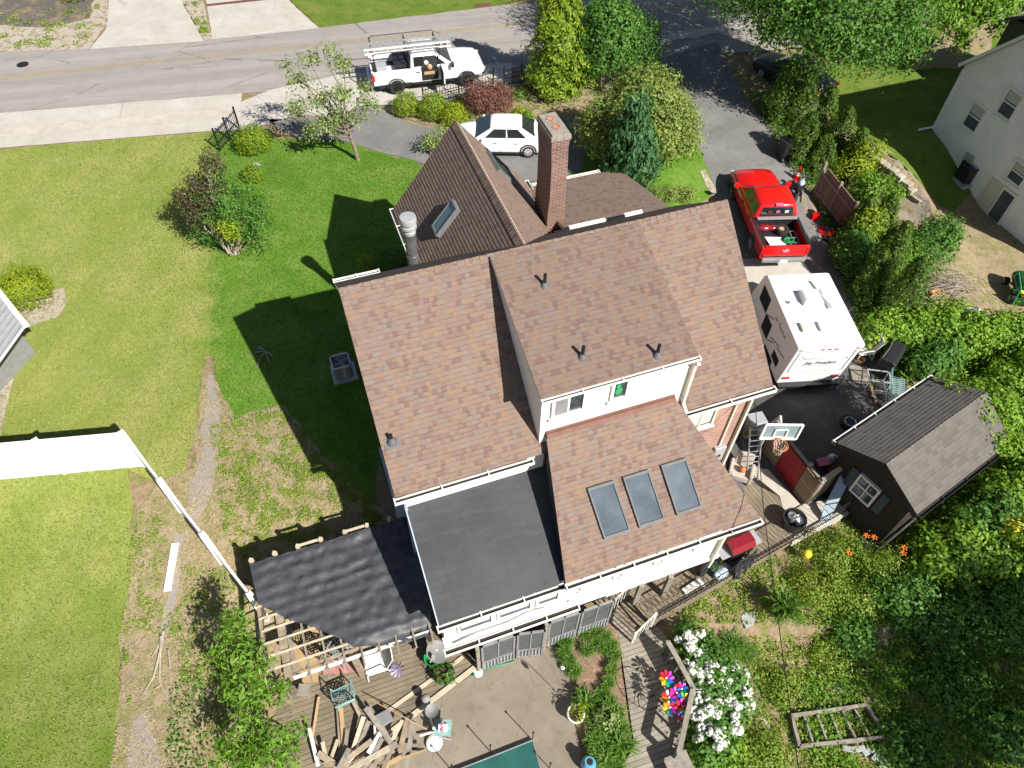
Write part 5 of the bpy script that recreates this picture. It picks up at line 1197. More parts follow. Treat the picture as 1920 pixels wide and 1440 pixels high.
def lettering(name,txt,size,mat,parent,M4,shear=.3,ext=.004):
    cu=bpy.data.curves.new('lettering','FONT'); cu.body=txt; cu.size=size; cu.shear=shear; cu.align_x='CENTER'; cu.align_y='CENTER'; cu.extrude=ext
    tmp=bpy.data.objects.new('tmp',cu); COL.objects.link(tmp); bpy.context.view_layer.update(); me=bpy.data.meshes.new_from_object(tmp.evaluated_get(bpy.context.evaluated_depsgraph_get())); bpy.data.objects.remove(tmp)
    me.transform(M4); me.materials.clear(); me.materials.append(m[mat]); o=bpy.data.objects.new(name,me); COL.objects.link(o); o.parent=parent; return o
upv=V((-.32,0,2.36)).normalized(); yv=V((0,-1,0)); zz=yv.cross(upv)
def bm4(y,z): p=BX(y,z,.016); return Matrix(((yv.x,upv.x,zz.x,p.x),(yv.y,upv.y,zz.y,p.y),(yv.z,upv.z,zz.z,p.z),(0,0,0,1)))
lettering('lettering','Jay Feather',.27,'grey',CT,bm4(-.02,1.78))
b=MB(); b.tube([BX(.85,2.2,.01),BX(.6,2.02,.01),BX(.35,2.1,.01),BX(0,2.0,.01)],.012,5); b.tube([BX(.3,1.62,.01),BX(0,1.56,.01),BX(-.4,1.66,.01)],.01,5); b.tube([BX(-.75,2.0,.01),BX(-.9,2.08,.01),BX(-.95,2.0,.01)],.012,5); b.build('swirl',m['grey'],CT)
sx=V((-1,0,0)); M4=Matrix(((sx.x,0,0,-.45),(0,0,1,W+.004),(0,1,0,2.25),(0,0,0,1))); lettering('lettering','Jay Feather',.26,'grey',CT,M4)
# ------------------------------------------------------------------ loose things in the yard
def on_z(px,py,z): return at(px,py,z)
# roadside
p=on(43,122); loose('manhole_cover','dark oval manhole cover in the far lane of the street','manhole cover',m['iron'],lambda b:(b.cyl((0,0,0),.3,.03,20),b.cyl((0,0,.03),.22,.008,16)),p+V((0,0,.02)))
p=on(905,11); loose('storm_drain','rusty storm drain grate at the far kerb','drain',m['flash'],lambda b:[b.box(-.45,.45,-.2+.09*i,-.15+.09*i,0,.05) for i in range(5)]+[b.box(-.5,.5,-.24,-.2,0,.07)],p+V((0,0,.02)),R(14))
# white plank and fallen branches on the left
p=on(322,1066); a=on(330,1020); c=on(315,1110)
b=MB(); b.beam(a+V((0,0,.06)),c+V((0,0,.06)),.2,.05); o=b.build('plank',m['white']); tag(o,'long white board lying on bare soil by the gravel path','board')
b=MB()
for pts,r in (([(307,1185),(304,1220),(288,1270),(268,1303)],.05),([(304,1195),(302,1240),(300,1280),(312,1300)],.04),([(307,1187),(293,1220),(286,1232)],.03),([(317,1220),(322,1255)],.03),([(312,1300),(330,1330)],.025),([(300,1285),(292,1293)],.02)):
    b.tube([on(x,y)+V((0,0,.06+.05*math.sin(x))) for x,y in pts],[r*(1-.15*i) for i in range(len(pts))],6)
o=b.build('fallen_branch',m['barkpale'],smooth=60); tag(o,'bare forked branches lying on the soil beside the lower lawn','branch')
p=on(498,660); b=MB()
for i in range(7): a=rnd.uniform(0,6.28); b.tube([p+V((0,0,.05)),p+V((.25*math.cos(a),.5*math.sin(a),.12)),p+V((.4*math.cos(a),.8*math.sin(a),.04))],[.04,.03,.015],5)
o=b.build('stump_roots',m['woodgrey']); tag(o,'pale stump roots in the house shadow on the lawn','stump')
# air conditioner left of the house
def ac_unit(label,p,rz,s=.75,h=.8,body='ltgrey',r=None):
    t=thing('air_conditioner',label,'air conditioner',p,rz); b=MB()
    b.loft([[(x*s/2,y*s/2,z) for x,y in ((-1,-.75),(-.75,-1),(.75,-1),(1,-.75),(1,.75),(.75,1),(-.75,1),(-1,.75))] for z in (.1,h)],caps=False); b.build('cabinet',m['grey' if body!='black' else 'black'],t)
    b=MB(); b.tube([(x*s/2,y*s/2,h) for x,y in ((-1,-.75),(-.75,-1),(.75,-1),(1,-.75),(1,.75),(.75,1),(-.75,1),(-1,.75))],.04,6,closed=True); b.build('top_rim',m[body],t)
    b=MB(); b.cyl((0,0,h-.12),s*.46,.02,16); b.build('fan_well',m['black'],t); b=MB()
    for k in range(4): a=k*math.pi/2+.4; b.obox((.16*math.cos(a),.16*math.sin(a),h-.06),(.28,.12,.02),a,R(20))
    b.cyl((0,0,h-.1),.06,.1,10); b.build('fan',m['grey'],t)
    b=MB()
    for k in range(5): b.tube([(.02+s*.1*(k+.3)*math.cos(a),s*.1*(k+.3)*math.sin(a),h+.01) for a in [2*math.pi*i/14 for i in range(14)]],.006,4,closed=True)
    b.build('fan_guard',m[body],t); b=MB(); b.box(-s*.68,s*.72,-s*.68,s*.68,-.05,.1); b.build('pad',m['ltgrey'],t); b=MB(); b.box(-.04,.1,-s/2-.02,-s/2+.03,.12,h-.05); b.build('service_panel',m['ltgrey'],t)
    return t
p=on(645,702); ac_unit('light grey air conditioner on a pad in the house shadow',p,HYAW,.62,.75)
p=on(1808,338); ac_unit('dark air conditioner beside the stucco neighbour house',p,NY,.85,.9,'black')
# chairs
def sling_chair(label,p,rz,frame,seatm,group=None):
    t=thing('patio_chair',label,'chair',p,rz,group=group)
    b=MB()
    for s in (-1,1): b.tube([(.32,s*.3,0),(.3,s*.3,.42),(.25,s*.31,.62),(-.25,s*.31,.64),(-.3,s*.3,.42),(-.38,s*.3,0)],.018,6); b.tube([(.3,s*.27,.42),(-.25,s*.27,.38),(-.5,s*.27,1.0)],.018,6)
    b.tube([(-.5,-.27,1.0),(-.52,0,1.04),(-.5,.27,1.0)],.018,6); b.tube([(.32,-.3,.03),(.32,.3,.03)],.016,6); b.tube([(-.38,-.3,.03),(-.38,.3,.03)],.016,6); b.build('frame',m[frame],t)
    b=MB(); b.slab([(.31,-.27,.43),(.31,.27,.43),(-.25,.27,.39),(-.25,-.27,.39)],.02); b.build('seat',m[seatm[0]],t)
    b=MB(); b.slab([(-.24,-.27,.4),(-.24,.27,.4),(-.51,.27,1.01),(-.51,-.27,1.01)],.02); b.build('backrest',m[seatm[1]],t); return t
sling_chair('white framed sling chair with grey back on the brown deck below the tarp edge',at(708,1252,-1.5),R(200),'white',('white','cushion'))
q=on(1612,668); sling_chair('beige sling chair with white frame behind the travel trailer',q,R(190),'white',('cushion','cushion'))
def lattice_chair(label,p,rz,mt):
    t=thing('lattice_armchair',label,'armchair',p,rz,group='cast metal lattice chairs on the deck'); b=MB()
    for x in (.24,-.24):
        for s in (-1,1): b.tube([(x*1.15,s*.27,0),(x,s*.25,.42)],.017,6)
    for s in (-1,1): b.tube([(.24,s*.25,.42),(.26,s*.29,.62),(-.05,s*.3,.66),(-.27,s*.26,.66)],.018,6)
    b.tube([(-.24,-.25,.42),(-.34,-.26,.85),(-.36,0,.93),(-.34,.26,.85),(-.24,.25,.42)],.02,6); b.tube([(.24,-.25,.42),(.24,.25,.42),(-.24,.25,.42),(-.24,-.25,.42)],.02,6,closed=True); b.build('frame',m[mt],t)
    b=MB()
    for k in range(-4,5):
        for sg in (-1,1):
            x0,x1=-.23,.23; y0=k*.11-sg*.23;y1=k*.11+sg*.23
            def cl(xa,ya,xb,yb):
                pts=[]
                for i in range(25):
                    f=i/24; y=ya+(yb-ya)*f
                    if abs(y)<=.24: pts.append((xa+(xb-xa)*f,y))
                return pts
            c=cl(x0,y0,x1,y1)
            if len(c)>2: b.beam((c[0][0],c[0][1],.425),(c[-1][0],c[-1][1],.425),.022,.012)
    b.build('seat_lattice',m[mt],t); b=MB()
    for k in range(-4,5):
        for sg in (-1,1):
            pts=[(f,k*.11+sg*(f-.5)*.4) for f in [i/20 for i in range(21)] if abs(k*.11+sg*(f-.5)*.4)<.24]
            if len(pts)>2: g=lambda q:(-.245-.1*q[0],q[1],.44+.42*q[0]); b.beam(g(pts[0]),g(pts[-1]),.02,.012)
    b.build('back_lattice',m[mt],t); return t
lattice_chair('verdigris lattice armchair standing in sun on the deck by the lumber',at(650,1312,-1.5),R(115),'teal')
lattice_chair('verdigris lattice armchair under the uncovered pergola battens',at(640,1232,-1.5),R(70),'teal')
lattice_chair('dark lattice armchair beside the plywood sheet under the pergola',at(598,1222,-1.5),R(-20),'iron')
b=MB(); b.obox((0,0,.05),(1.1,1.75,.03)); o=b.build('plywood_sheet',m['woodnew']); o.location=at(566,1225,-1.5); o.rotation_euler=(0,0,HYAW-R(15)); tag(o,'tan plywood sheet lying on the deck under the pergola','board')
b=MB(); b.obox((0,0,.03),(.9,1.6,.02)); o=b.build('outdoor_rug',plain('faded_red_rug',(.42,.2,.17),.95,0,.3,4)); o.location=at(660,1232,-1.5); o.rotation_euler=(0,0,HYAW+R(75)); tag(o,'faded red patterned rug under the pergola front beam','rug')
for i,(x0,y0,x1,y1,w) in enumerate(((505,1160,520,1275,.16),(520,1150,560,1260,.12),(512,1190,548,1240,.14),(538,1170,545,1275,.28))):
    b=MB(); b.beam(at(x0,y0,-1.35+.05*i),at(x1,y1,-1.38+.06*i),w,.05); o=b.build('stored_board',m['wood' if i!=3 else 'woodgrey']); tag(o,['narrow board stored leftmost under the bare pergola corner','thin board slanting across the stored boards under the pergola','short board crossing the pile under the pergola corner','wide grey board lying beside the plywood sheet under the pergola'][i],'board',group='boards stored under the pergola')
# satellite dish in a bucket
t=thing('satellite_dish','grey satellite dish on a white arm set in a green rimmed bucket','satellite dish',at(812,1240,-1.5)); b=MB(); c=V((.16,.0,.75)); ax=V((.35,.1,.9)).normalized(); b.lathe([(0,0),(.18,.02),(.33,.07),(.335,.085),(.18,.035),(0,.015)],c,24,axis=ax); b.build('dish',m['grey'],t,smooth=50)
b=MB(); b.tube([(0,0,0),(.02,0,.6),(.16,.1,.76)],.035,8); b.tube([(.16,.1,.76),(.0,-.25,.75),(.1,-.2,1.0)],.018,6); b.build('arm',m['white'],t); b=MB(); b.obox((.1,-.2,1.02),(.09,.09,.12)); b.build('receiver',m['ltgrey'],t)
b=MB(); b.lathe([(.18,0),(.23,.3),(.245,.3),(.245,.34),(.21,.34),(.18,.08),(0,.08)],(0,0,0),18); b.build('bucket',[m['green']],t,smooth=40)
# planter with leafy plant at the deck corner
def pot(label,p,r,h,mt,leaf,nl=220,spread=1.15,ht=.3,group=None):
    t=thing('flower_pot',label,'flower pot',p,group=group); b=MB(); b.lathe([(r*.7,0),(r*.95,h*.9),(r*1.06,h*.9),(r*1.06,h),(r*.9,h),(r*.86,h*.86),(0,h*.86)],(0,0,0),20); b.build('pot',m[mt],t,smooth=40)
    b=MB(); b.cyl((0,0,h*.84),r*.85,.03,14); b.build('soil',m['soil'],t)
    P,N=clump_points([(p.x,p.y,p.z+h+ht*.35,r*spread,r*spread,ht)],max(6,nl//14),14,.07); leaf_mesh('foliage',P,N,NR.uniform(.05,.1,len(P)),m[leaf],t); return t
pot('round dark planter of bright leaves at the deck corner by the porch',at(833,1268,-1.5),.3,.28,'black','lf_mid',420)
pot('white pot of yellow green leaves on the patio beside the planting strip',at(1078,1345,-1.78),.24,.4,'white','lf_yellow',260,.9,.2)
# broom
t=thing('broom','green handled broom lying on the patio below the screen panels','broom',at(895,1262,-1.72)); b=MB(); b.tube([at(900,1257,-1.66),at(965,1240,-1.7)],.017,8); b.build('handle',m['green'],t,world=True); b=MB(); q=at(893,1262,-1.68); b.lathe([(.06,0),(.13,-.02),(.15,-.1),(.02,-.12)],q+V((.05,.02,.1)),12); b.build('bristles',m['white'],t,world=True,smooth=40); b=MB(); b.ball(at(890,1264,-1.66),.07); b.build('green_cap',m['green'],t,world=True,smooth=60)
p=at(1055,1252,-1.74); loose('white_ball','small white ball at the edge of the planting strip','ball',m['white'],lambda b:b.ball((0,0,.07),.085,n=16),p,smooth=60)
# garden stakes with round dark tops
for i,(px,py,lab) in enumerate(((800,1322,'upper dark round topped garden stake above the umbrella base'),(812,1346,'lower dark round topped garden stake with dish on the patio edge'))):
    t=thing('garden_stake',lab,'garden stake',at(px,py,-1.75),group='dark round topped stakes on the patio edge'); b=MB(); b.tube([(0,0,0),(.02,.02,.55)],.014,6); b.build('stem',m['iron'],t); b=MB()
    if i==0: b.ball((.02,.02,.62),.13,.13,.11)
    else: b.lathe([(0,0),(.14,.03),(.19,.09),(.195,.1),(.13,.05),(0,.03)],(.02,.02,.56),18)
    b.build('round_top',m['grey'],t,smooth=50)
# umbrella base and folding stool
t=thing('umbrella_base','white four armed stand with a round white disc on the patio','umbrella base',at(814,1388,-1.75)); b=MB(); b.lathe([(0,.05),(.2,.06),(.23,.1),(.2,.13),(0,.14)],(.02,-.08,0),20); b.build('disc',m['white'],t,smooth=45)
b=MB(); 
for a in (20,110,200,290): b.tube([(0,.2,.1),(.42*math.cos(R(a)),.2+.36*math.sin(R(a)),.14)],.028,6)
b.tube([(0,.2,.1),(0,.2,.5)],.03,8); b.build('arms',m['white'],t)
t=thing('folding_stool','pale teal folding stool with a pink and white bag on its seat','stool',at(832,1372,-1.75)); b=MB()
for s in (-1,1): b.tube([(-.22,s*.2,0),(.22,s*.2,.45)],.015,6); b.tube([(.22,s*.2,0),(-.22,s*.2,.45)],.015,6)
b.build('legs',m['ltgrey'],t); b=MB(); b.slab([(-.23,-.21,.45),(.23,-.21,.45),(.23,.21,.45),(-.23,.21,.45)],.02); b.build('seat',m['teal'],t)
p=at(832,1372,-1.75); loose('bag','small pink and white bag on the folding stool','bag',[m['white'],m['pink']],lambda b:(b.loft([[(-.13,-.1,.0),(.13,-.1,0),(.13,.1,0),(-.13,.1,0)],[(-.1,-.05,.2),(.1,-.05,.2),(.1,.05,.2),(-.1,.05,.2)]]),b.box(-.03,.03,-.12,.12,.02,.215,1),b.tube([(-.06,0,.2),(0,0,.3),(.06,0,.2)],.012,6)),p+V((0,0,.46)))
p=at(722,1352,-1.48); loose('plastic_bin','small grey plastic bin beside the lumber pile','bin',m['grey'],lambda b:(b.loft([[(-.16,-.12,0),(.16,-.12,0),(.16,.12,0),(-.16,.12,0)],[(-.2,-.16,.3),(.2,-.16,.3),(.2,.16,.3),(-.2,.16,.3)]]),b.box(-.22,.22,-.18,.18,.28,.31)),p,R(30),bevel=.015)
p=at(744,1252,-1.4); t=thing('spinner','violet foil flower spinner on a thin stake by the sling chair','spinner',at(748,1262,-1.5)); b=MB(); b.tube([(0,0,0),(0,0,.3)],.01,5); b.build('stake',m['iron'],t); b=MB()
for k in range(10): a=k*.63; b.slab([(0,0,.31),(.2*math.cos(a-.15),.2*math.sin(a-.15),.34),(.24*math.cos(a),.24*math.sin(a),.3),(.2*math.cos(a+.15),.2*math.sin(a+.15),.28)],.006)
b.build('petals',plain('violet_foil',(.28,.25,.42),.5,.1,.1,8),t)
# lumber pile
LUM=[((205,730),(150,1080),.09,'woodnew','thin tan board at the deck edge left of the lumber pile'),((415,800),(450,1330),.17,'wood','wide brown plank running straight down the lumber pile'),((440,830),(478,1300),.14,'woodnew','tan plank lying against the wide brown plank'),((672,920),(570,1240),.15,'woodpale','pale plank slanting left below the lattice armchair'),((722,975),(640,1180),.15,'woodgrey','shorter grey plank parallel to the slanting pale plank'),((570,760),(645,915),.11,'wood','short plank resting under the lattice armchair legs'),((705,830),(950,1165),.17,'woodgrey','wide grey plank slanting across the lumber pile to the right'),((745,815),(960,1150),.1,'woodgrey','narrow grey plank alongside the wide grey one'),((1128,940),(1010,1440),.17,'wood','long brown plank at the right end of the pile'),((1195,950),(1110,1440),.15,'woodgrey','long grey plank rightmost against the patio'),((730,1180),(400,1430),.18,'wood','long brown plank slanting down to the lower left'),((1020,1190),(860,1290),.2,'woodgrey','short wide grey plank on top of the right half'),((950,1200),(750,1450),.16,'wood','brown plank slanting under the short wide plank'),((850,1080),(730,1280),.15,'white','white painted board in the middle of the pile'),((790,1000),(800,1210),.06,'white','thin white strip standing over the pile'),((1310,1255),(920,1390),.05,'woodnew','thin tan batten over the right planks'),((205,1290),(365,1395),.2,'wood','short wide plank at the lower left end'),((115,1045),(198,1400),.12,'dirtywhite','whitewashed board along the left edge of the deck'),((920,1240),(560,1440),.17,'woodpale','long pale plank under the white board'),((505,1060),(470,1340),.12,'woodgrey','grey plank beside the tan plank'),((1010,1130),(880,1450),.14,'wood','plank between the long right planks and the grey slant'),((400,1160),(330,1360),.11,'woodpale','short pale plank leaning at the left of the pile'),((980,1270),(900,1440),.15,'woodpale','short pale plank at the bottom of the pile'),((640,1230),(470,1420),.15,'dirtywhite','short whitish plank at the bottom centre of the pile'),((300,1400),(620,1430),.16,'wood','brown plank lying level along the bottom of the pile'),((860,1150),(700,1440),.14,'woodgrey','grey plank slanting beside the white painted board'),((1070,960),(930,1240),.13,'woodpale','pale plank crossing over the brown plank at the right end'),((520,1250),(420,1440),.16,'woodgrey','grey plank below the wide brown plank'),((1180,1240),(1300,1250),.1,'dark','short dark board bridging to the patio'),((690,1300),(840,1440),.12,'wood','plank pointing to the lower right at the pile bottom'),((250,1180),(300,1390),.13,'woodpale','pale plank standing out left of the tan planks'),((1060,1330),(840,1445),.15,'woodnew','tan plank slanting at the very bottom of the pile')]
for i,((x0,y0),(x1,y1),w,mt,lab) in enumerate(LUM):
    z=-1.42+.035*(i%7)+(.1 if i in (6,7,11,14,15) else 0); a=at(560+x0/5.54,1180+y0/5.54,z+rnd.uniform(-.02,.16)); c=at(560+x1/5.54,1180+y1/5.54,z)
    b=MB(); dd=(c-a)*rnd.uniform(.03,.12); b.beam(a-dd,c+dd,w*.8,.035,up=(rnd.uniform(-.25,.25),rnd.uniform(-.25,.25),1)); o=b.build('lumber_plank',m[mt]); tag(o,lab,'plank',group='old planks heaped on the deck')
b=MB(); b.tube([at(692,1310,-1.15),at(762,1347,-1.1),at(800,1368,-1.3)],.016,6); o=b.build('rake_handle',m['woodnew']); tag(o,'long thin tan pole lying over the lumber pile and deck edge','pole')
t=thing('post_stool','small wooden post table on the deck left edge','stand',at(578,1305,-1.5)); b=MB(); b.box(-.16,.16,-.16,.16,.55,.62); b.build('top',m['woodgrey'],t); b=MB(); b.box(-.08,.08,-.08,.08,0,.55); b.build('post',m['wood'],t)
# pinwheels and hoop on the grey deck
PWC=['pw_red','pw_orange','pw_yellow','pw_green','pw_blue','pw_purple','pw_magenta','pw_red']
PWL=['rainbow pinwheel farthest from the house corner nearest the deck middle, topmost of the group','rainbow pinwheel next to the railing bend, top right of the group','rainbow pinwheel in the left middle of the group with magenta side outward','rainbow pinwheel in the centre of the group','rainbow pinwheel at the right middle against the railing','orange and yellow pinwheel at the lower left of the group','rainbow pinwheel with blue side at the lower right of the group','small orange pinwheel lowest of the group by the railing']
for i,(px,py,r) in enumerate(((1249,1272,.24),(1278,1292,.2),(1254,1308,.22),(1268,1300,.2),(1282,1311,.2),(1256,1327,.2),(1280,1325,.24),(1279,1343,.14))):
    z=-1.05+.06*(i%3); c=at(px,py,z); t=thing('pinwheel',PWL[i],'pinwheel',(c.x,c.y,-1.72),group='rainbow pinwheels on the grey deck'); b=MB(); b.tube([(0,0,0),(0,0,z+1.72-.03)],.012,6); b.build('stick',m['white'],t)
    ax=V((rnd.uniform(-.5,.2),rnd.uniform(-.6,-.2),1)).normalized(); Q=V((0,0,1)).rotation_difference(ax).to_matrix(); b=MB(); off=rnd.randrange(8)
    for k in range(8):
        a=k*math.pi/4; f=lambda rr,aa,zz:Q@V((rr*math.cos(aa),rr*math.sin(aa),zz))+V((0,0,z+1.72)); b.slab([f(.02,a,0),f(r*.7,a-.28,.02),f(r,a+.05,.05),f(r*.85,a+.36,.08),f(r*.3,a+.3,.05)],.006,m=(k+off)%8)
    b.build('petals',[m[c2] for c2 in PWC],t); b=MB(); b.ball((0,0,z+1.76),.03,n=8); b.build('hub',m['white'],t)
c=at(1222,1315,-1.5); t=thing('iron_wheel_hoop','thin black iron spoked wheel hoop standing on the grey deck','wheel',(c.x,c.y,-1.72)); b=MB(); ax=V((.35,-.75,.6)).normalized(); Q=V((0,0,1)).rotation_difference(ax).to_matrix(); ce=V((0,.1,.42)); b.tube([ce+Q@V((.46*math.cos(a),.46*math.sin(a),0)) for a in [2*math.pi*i/28 for i in range(28)]],.012,6,closed=True); b.build('hoop',m['iron'],t); b=MB()
for k in range(8): a=k*math.pi/4+.2; b.tube([ce,ce+Q@V((.46*math.cos(a),.46*math.sin(a),0))],.008,5)
b.build('spokes',m['iron'],t)
# bottom edge: dark green cover, blue jar, poles
c=[at(x,y,-1.62) for x,y in ((845,1448),(905,1425),(998,1388),(1016,1450),(1040,1560),(860,1560))]
t=thing('canopy_cover','dark green taut cover on a low black frame at the bottom edge','cover',(c[0].x,c[0].y,-1.75)); b=MB(); b.slab(c,.02); b.build('cover',m['pooltarp'],t,world=True); b=MB()
b.tube(c,.018,6,closed=True)
for p in (c[0],c[2]): b.tube([V((p.x,p.y,-1.75)),p],.018,6)
b.build('frame',m['alu'],t,world=True)
for i,(px,py,h) in enumerate(((998,1388,.9),(920,1410,.8),(850,1448,.9),(1030,1440,.6))):
    p=at(px,py,-1.75); t=thing('iron_stake',['thin black stake at the corner of the green cover','thin black stake behind the green cover','thin black stake at the left end of the green cover','short black stake right of the green cover'][i],'stake',p,group='black stakes around the green cover'); b=MB(); b.tube([(0,0,0),(0,0,h)],.014,6); b.build('rod',m['iron'],t); b=MB(); b.ball((0,0,h),.035,n=8); b.build('finial',m['iron'],t)
p=at(1102,1436,-1.75); loose('blue_jar','glazed blue round jar at the foot of the planting strip','jar',[m['bluepot'],m['black']],lambda b:(b.lathe([(.12,0),(.2,.1),(.22,.25),(.18,.4),(.1,.48),(.1,.54),(.13,.56)],(0,0,0),20),b.cyl((0,0,.555),.09,.006,14,1)),p,smooth=40)
p=at(1075,1338,-1.75); t=thing('shepherd_hook','thin iron shepherd hook with a small lantern beside the white pot','lantern pole',p); b=MB(); b.tube([(0,.12,0),(0,.12,1.5),(-.08,.14,1.65),(-.18,.16,1.6)],.011,6); b.build('hook',m['iron'],t); b=MB(); b.lathe([(.04,1.35),(.06,1.4),(.05,1.52),(.0,1.58)],(-.18,.16,0),8); b.build('lantern',m['iron'],t)
# porch: grill, cloth, pots
g0=at(1372,1042,-1.4); t=thing('grill','red lidded gas grill on the porch deck','grill',g0,R(24)); b=MB(); b.loft([[(x,-.42,z) for x,z in ((-.28,.82),(-.3,.95),(-.18,1.12),(.12,1.14),(.28,1.0),(.3,.82))],[(x,.42,z) for x,z in ((-.28,.82),(-.3,.95),(-.18,1.12),(.12,1.14),(.28,1.0),(.3,.82))]]); b.M=None; t.rotation_euler.z=R(115); b.build('lid',m['redlid'],t); b=MB(); b.tube([(.33,-.36,.93),(.36,-.3,.93),(.36,.3,.93),(.33,.36,.93)],.018,6); b.build('lid_handle',m['chrome'],t)
b=MB(); b.box(-.28,.28,-.4,.4,.6,.82); b.box(-.22,.22,-.36,.36,.12,.2); b.build('firebox',m['black'],t); b=MB()
for x in (-.24,.24):
    for y in (-.36,.36): b.beam((x,y,0),(x,y,.62),.04,.04)
b.build('cart_legs',m['iron'],t)
for y in (-.58,.58): b=MB(); b.box(-.24,.24,y-.17,y+.17,.78,.81); b.build('side_shelf',m['ltgrey'],t)
b=MB(); A=at(1375,1055,-.55); B=at(1418,1025,-.55); nx,ny=14,7; vs=[];fs=[]
dd=(B-A); nn=V((dd.y,-dd.x,0)).normalized(); nn=nn if nn.y<0 else -nn
for j in range(ny+1):
    for i in range(nx+1):
        f=i/nx; w=j/ny; sq=1-.35*w*(1-.3*math.sin(f*3)); p=A+dd*(.5+(f-.5)*sq)+nn*(.08+.12*w+.05*math.sin(f*19+w)*(.4+w))-V((0,0,w*(1.05+.15*math.sin(f*5)))); vs.append(p)
for j in range(ny):
    for i in range(nx): k=j*(nx+1)+i; fs.append((k,k+1,k+nx+2,k+nx+1))
b.add(vs,fs); o=b.build('draped_cloth',m['cloth'],smooth=80); s_=o.modifiers.new('thick','SOLIDIFY'); s_.thickness=.015; tag(o,'black cloth hanging in folds over the railing beside the grill','cloth')
p=at(1336,1068,-1.4); pot('blue pot on the porch deck below the rear wall corner',p,.16,.24,'blue','lf_dark',120,.8,.12)
p=at(1350,1078,-1.4); loose('white_blue_bag','crumpled blue and white bag on the porch edge','bag',plain('blue_white_bag',(.5,.58,.7),.6,0,.5,9,dirt=(.08,.2,.5)),lambda b:(b.ball((0,0,.14),.28,.17,.15),b.ball((.22,.1,.1),.2,.14,.11),b.ball((-.15,.02,.2),.12,.1,.08)),p,R(30),smooth=60)
p=at(1316,1075,-1.4); loose('wheel','grey garden cart wheel leaning under the rear wall','wheel',[m['rubber'],m['ltgrey']],lambda b:(b.lathe([(.17,-.05),(.24,-.05),(.25,0),(.24,.05),(.17,.05)],(0,0,.25),18,0,axis=(.6,-.7,.2)),b.lathe([(.17,-.03),(.17,.03),(.0,.05)],(0,0,.25),12,1,axis=(.6,-.7,.2))),p,smooth=40)
b=MB(); b.tube([at(1308,1085,-1.0),at(1323,1103,-1.5),at(1318,1128,-2.0)],.05,8); o=b.build('drain_pipe',m['white']); tag(o,'white bent drain pipe leaving the porch deck edge','pipe')
b=MB(); b.beam(at(1282,1110,-1.33),at(1312,1090,-1.33),.2,.05); o=b.build('bench_board',m['pink' if 0 else 'dirtywhite']); tag(o,'whitewashed board on the porch edge by the drain pipe','board')
# terrace: armchair, ladder, bin, tub
p=at(1384,893,-1.42); t=thing('armchair','beige upholstered armchair with a basketball on its seat','armchair',p,R(-20)); b=MB(); b.box(-.3,.3,-.3,.28,.12,.42); b.build('seat',m['beige'],t,bevel=.05); b=MB(); b.obox((0,.32,.55),(.6,.14,.8),0,R(-10)); b.build('backrest',m['beige'],t,bevel=.05)
for s in (-1,1): b=MB(); b.box(s*.35-.06,s*.35+.06,-.3,.3,.1,.58); b.build('armrest',m['beige'],t,bevel=.04)
b=MB()
for x in (-.3,.3):
    for y in (-.26,.28): b.box(x-.03,x+.03,y-.03,y+.03,0,.14)
b.build('feet',m['dark'],t)
W_=wmat(t); loose('basketball','orange basketball resting on the beige armchair','ball',[m['ball'],m['black']],lambda b:(b.ball((0,0,.12),.12,n=18),b.tube([(.121*math.cos(a),.121*math.sin(a),.12) for a in [i*math.pi/10 for i in range(20)]],.005,4,1,closed=True),b.tube([(.121*math.cos(a),0,.12+.121*math.sin(a)) for a in [i*math.pi/10 for i in range(20)]],.005,4,1,closed=True)),W_@V((.02,-.05,.42)),smooth=60)
ladder('leaning_ladder','aluminium ladder leaning by the downspout between armchair and hoop',at(1410,900,-1.42),at(1418,800,.75),.4,10,side=(1,.15,0))
p=at(1410,806,-1.5); loose('storage_bin','pale grey bin standing behind the leaning ladder','bin',m['ltgrey'],lambda b:(b.loft([[(-.24,-.2,0),(.24,-.2,0),(.24,.2,0),(-.24,.2,0)],[(-.28,-.24,.7),(.28,-.24,.7),(.28,.24,.7),(-.28,.24,.7)]]),b.box(-.3,.3,-.26,.26,.68,.74)),p,R(15),bevel=.02)
p=at(1425,812,-1.5); loose('white_jug','white round jug beside the pale grey bin','jug',m['white'],lambda b:(b.lathe([(.13,0),(.16,.05),(.16,.3),(.06,.4),(.06,.46),(0,.46)],(0,0,0),16),b.tube([(.06,0,.42),(.16,0,.4),(.16,0,.28)],.018,6)),p,smooth=40)
p=at(1398,818,-1.5); pot('small pale pot on the terrace against the brick corner',p,.13,.2,'cream','lf_olive',80,.7,.1)
p=at(1482,985,-1.42); t=thing('tub','round black tub filled with odds and ends on the terrace edge','tub',p); b=MB(); b.lathe([(.3,0),(.36,.45),(.39,.45),(.39,.5),(.34,.5),(.3,.12),(0,.12)],(0,0,0),20); b.build('tub',m['black'],t,smooth=40); b=MB(); b.lathe([(.12,.3),(.14,.56),(.15,.56),(.13,.34),(0,.34)],(-.08,.06,0),14); b.build('metal_can',m['alu'],t,smooth=40)
p=at(1496,982,-1.42); loose('white_bucket','white square bucket beside the black tub','bucket',m['white'],lambda b:(b.loft([[(-.13,-.13,0),(.13,-.13,0),(.13,.13,0),(-.13,.13,0)],[(-.17,-.17,.36),(.17,-.17,.36),(.17,.17,.36),(-.17,.17,.36)]]),b.tube([(-.16,0,.34),(0,-.1,.42),(.16,0,.34)],.008,5)),p,R(25),bevel=.015)
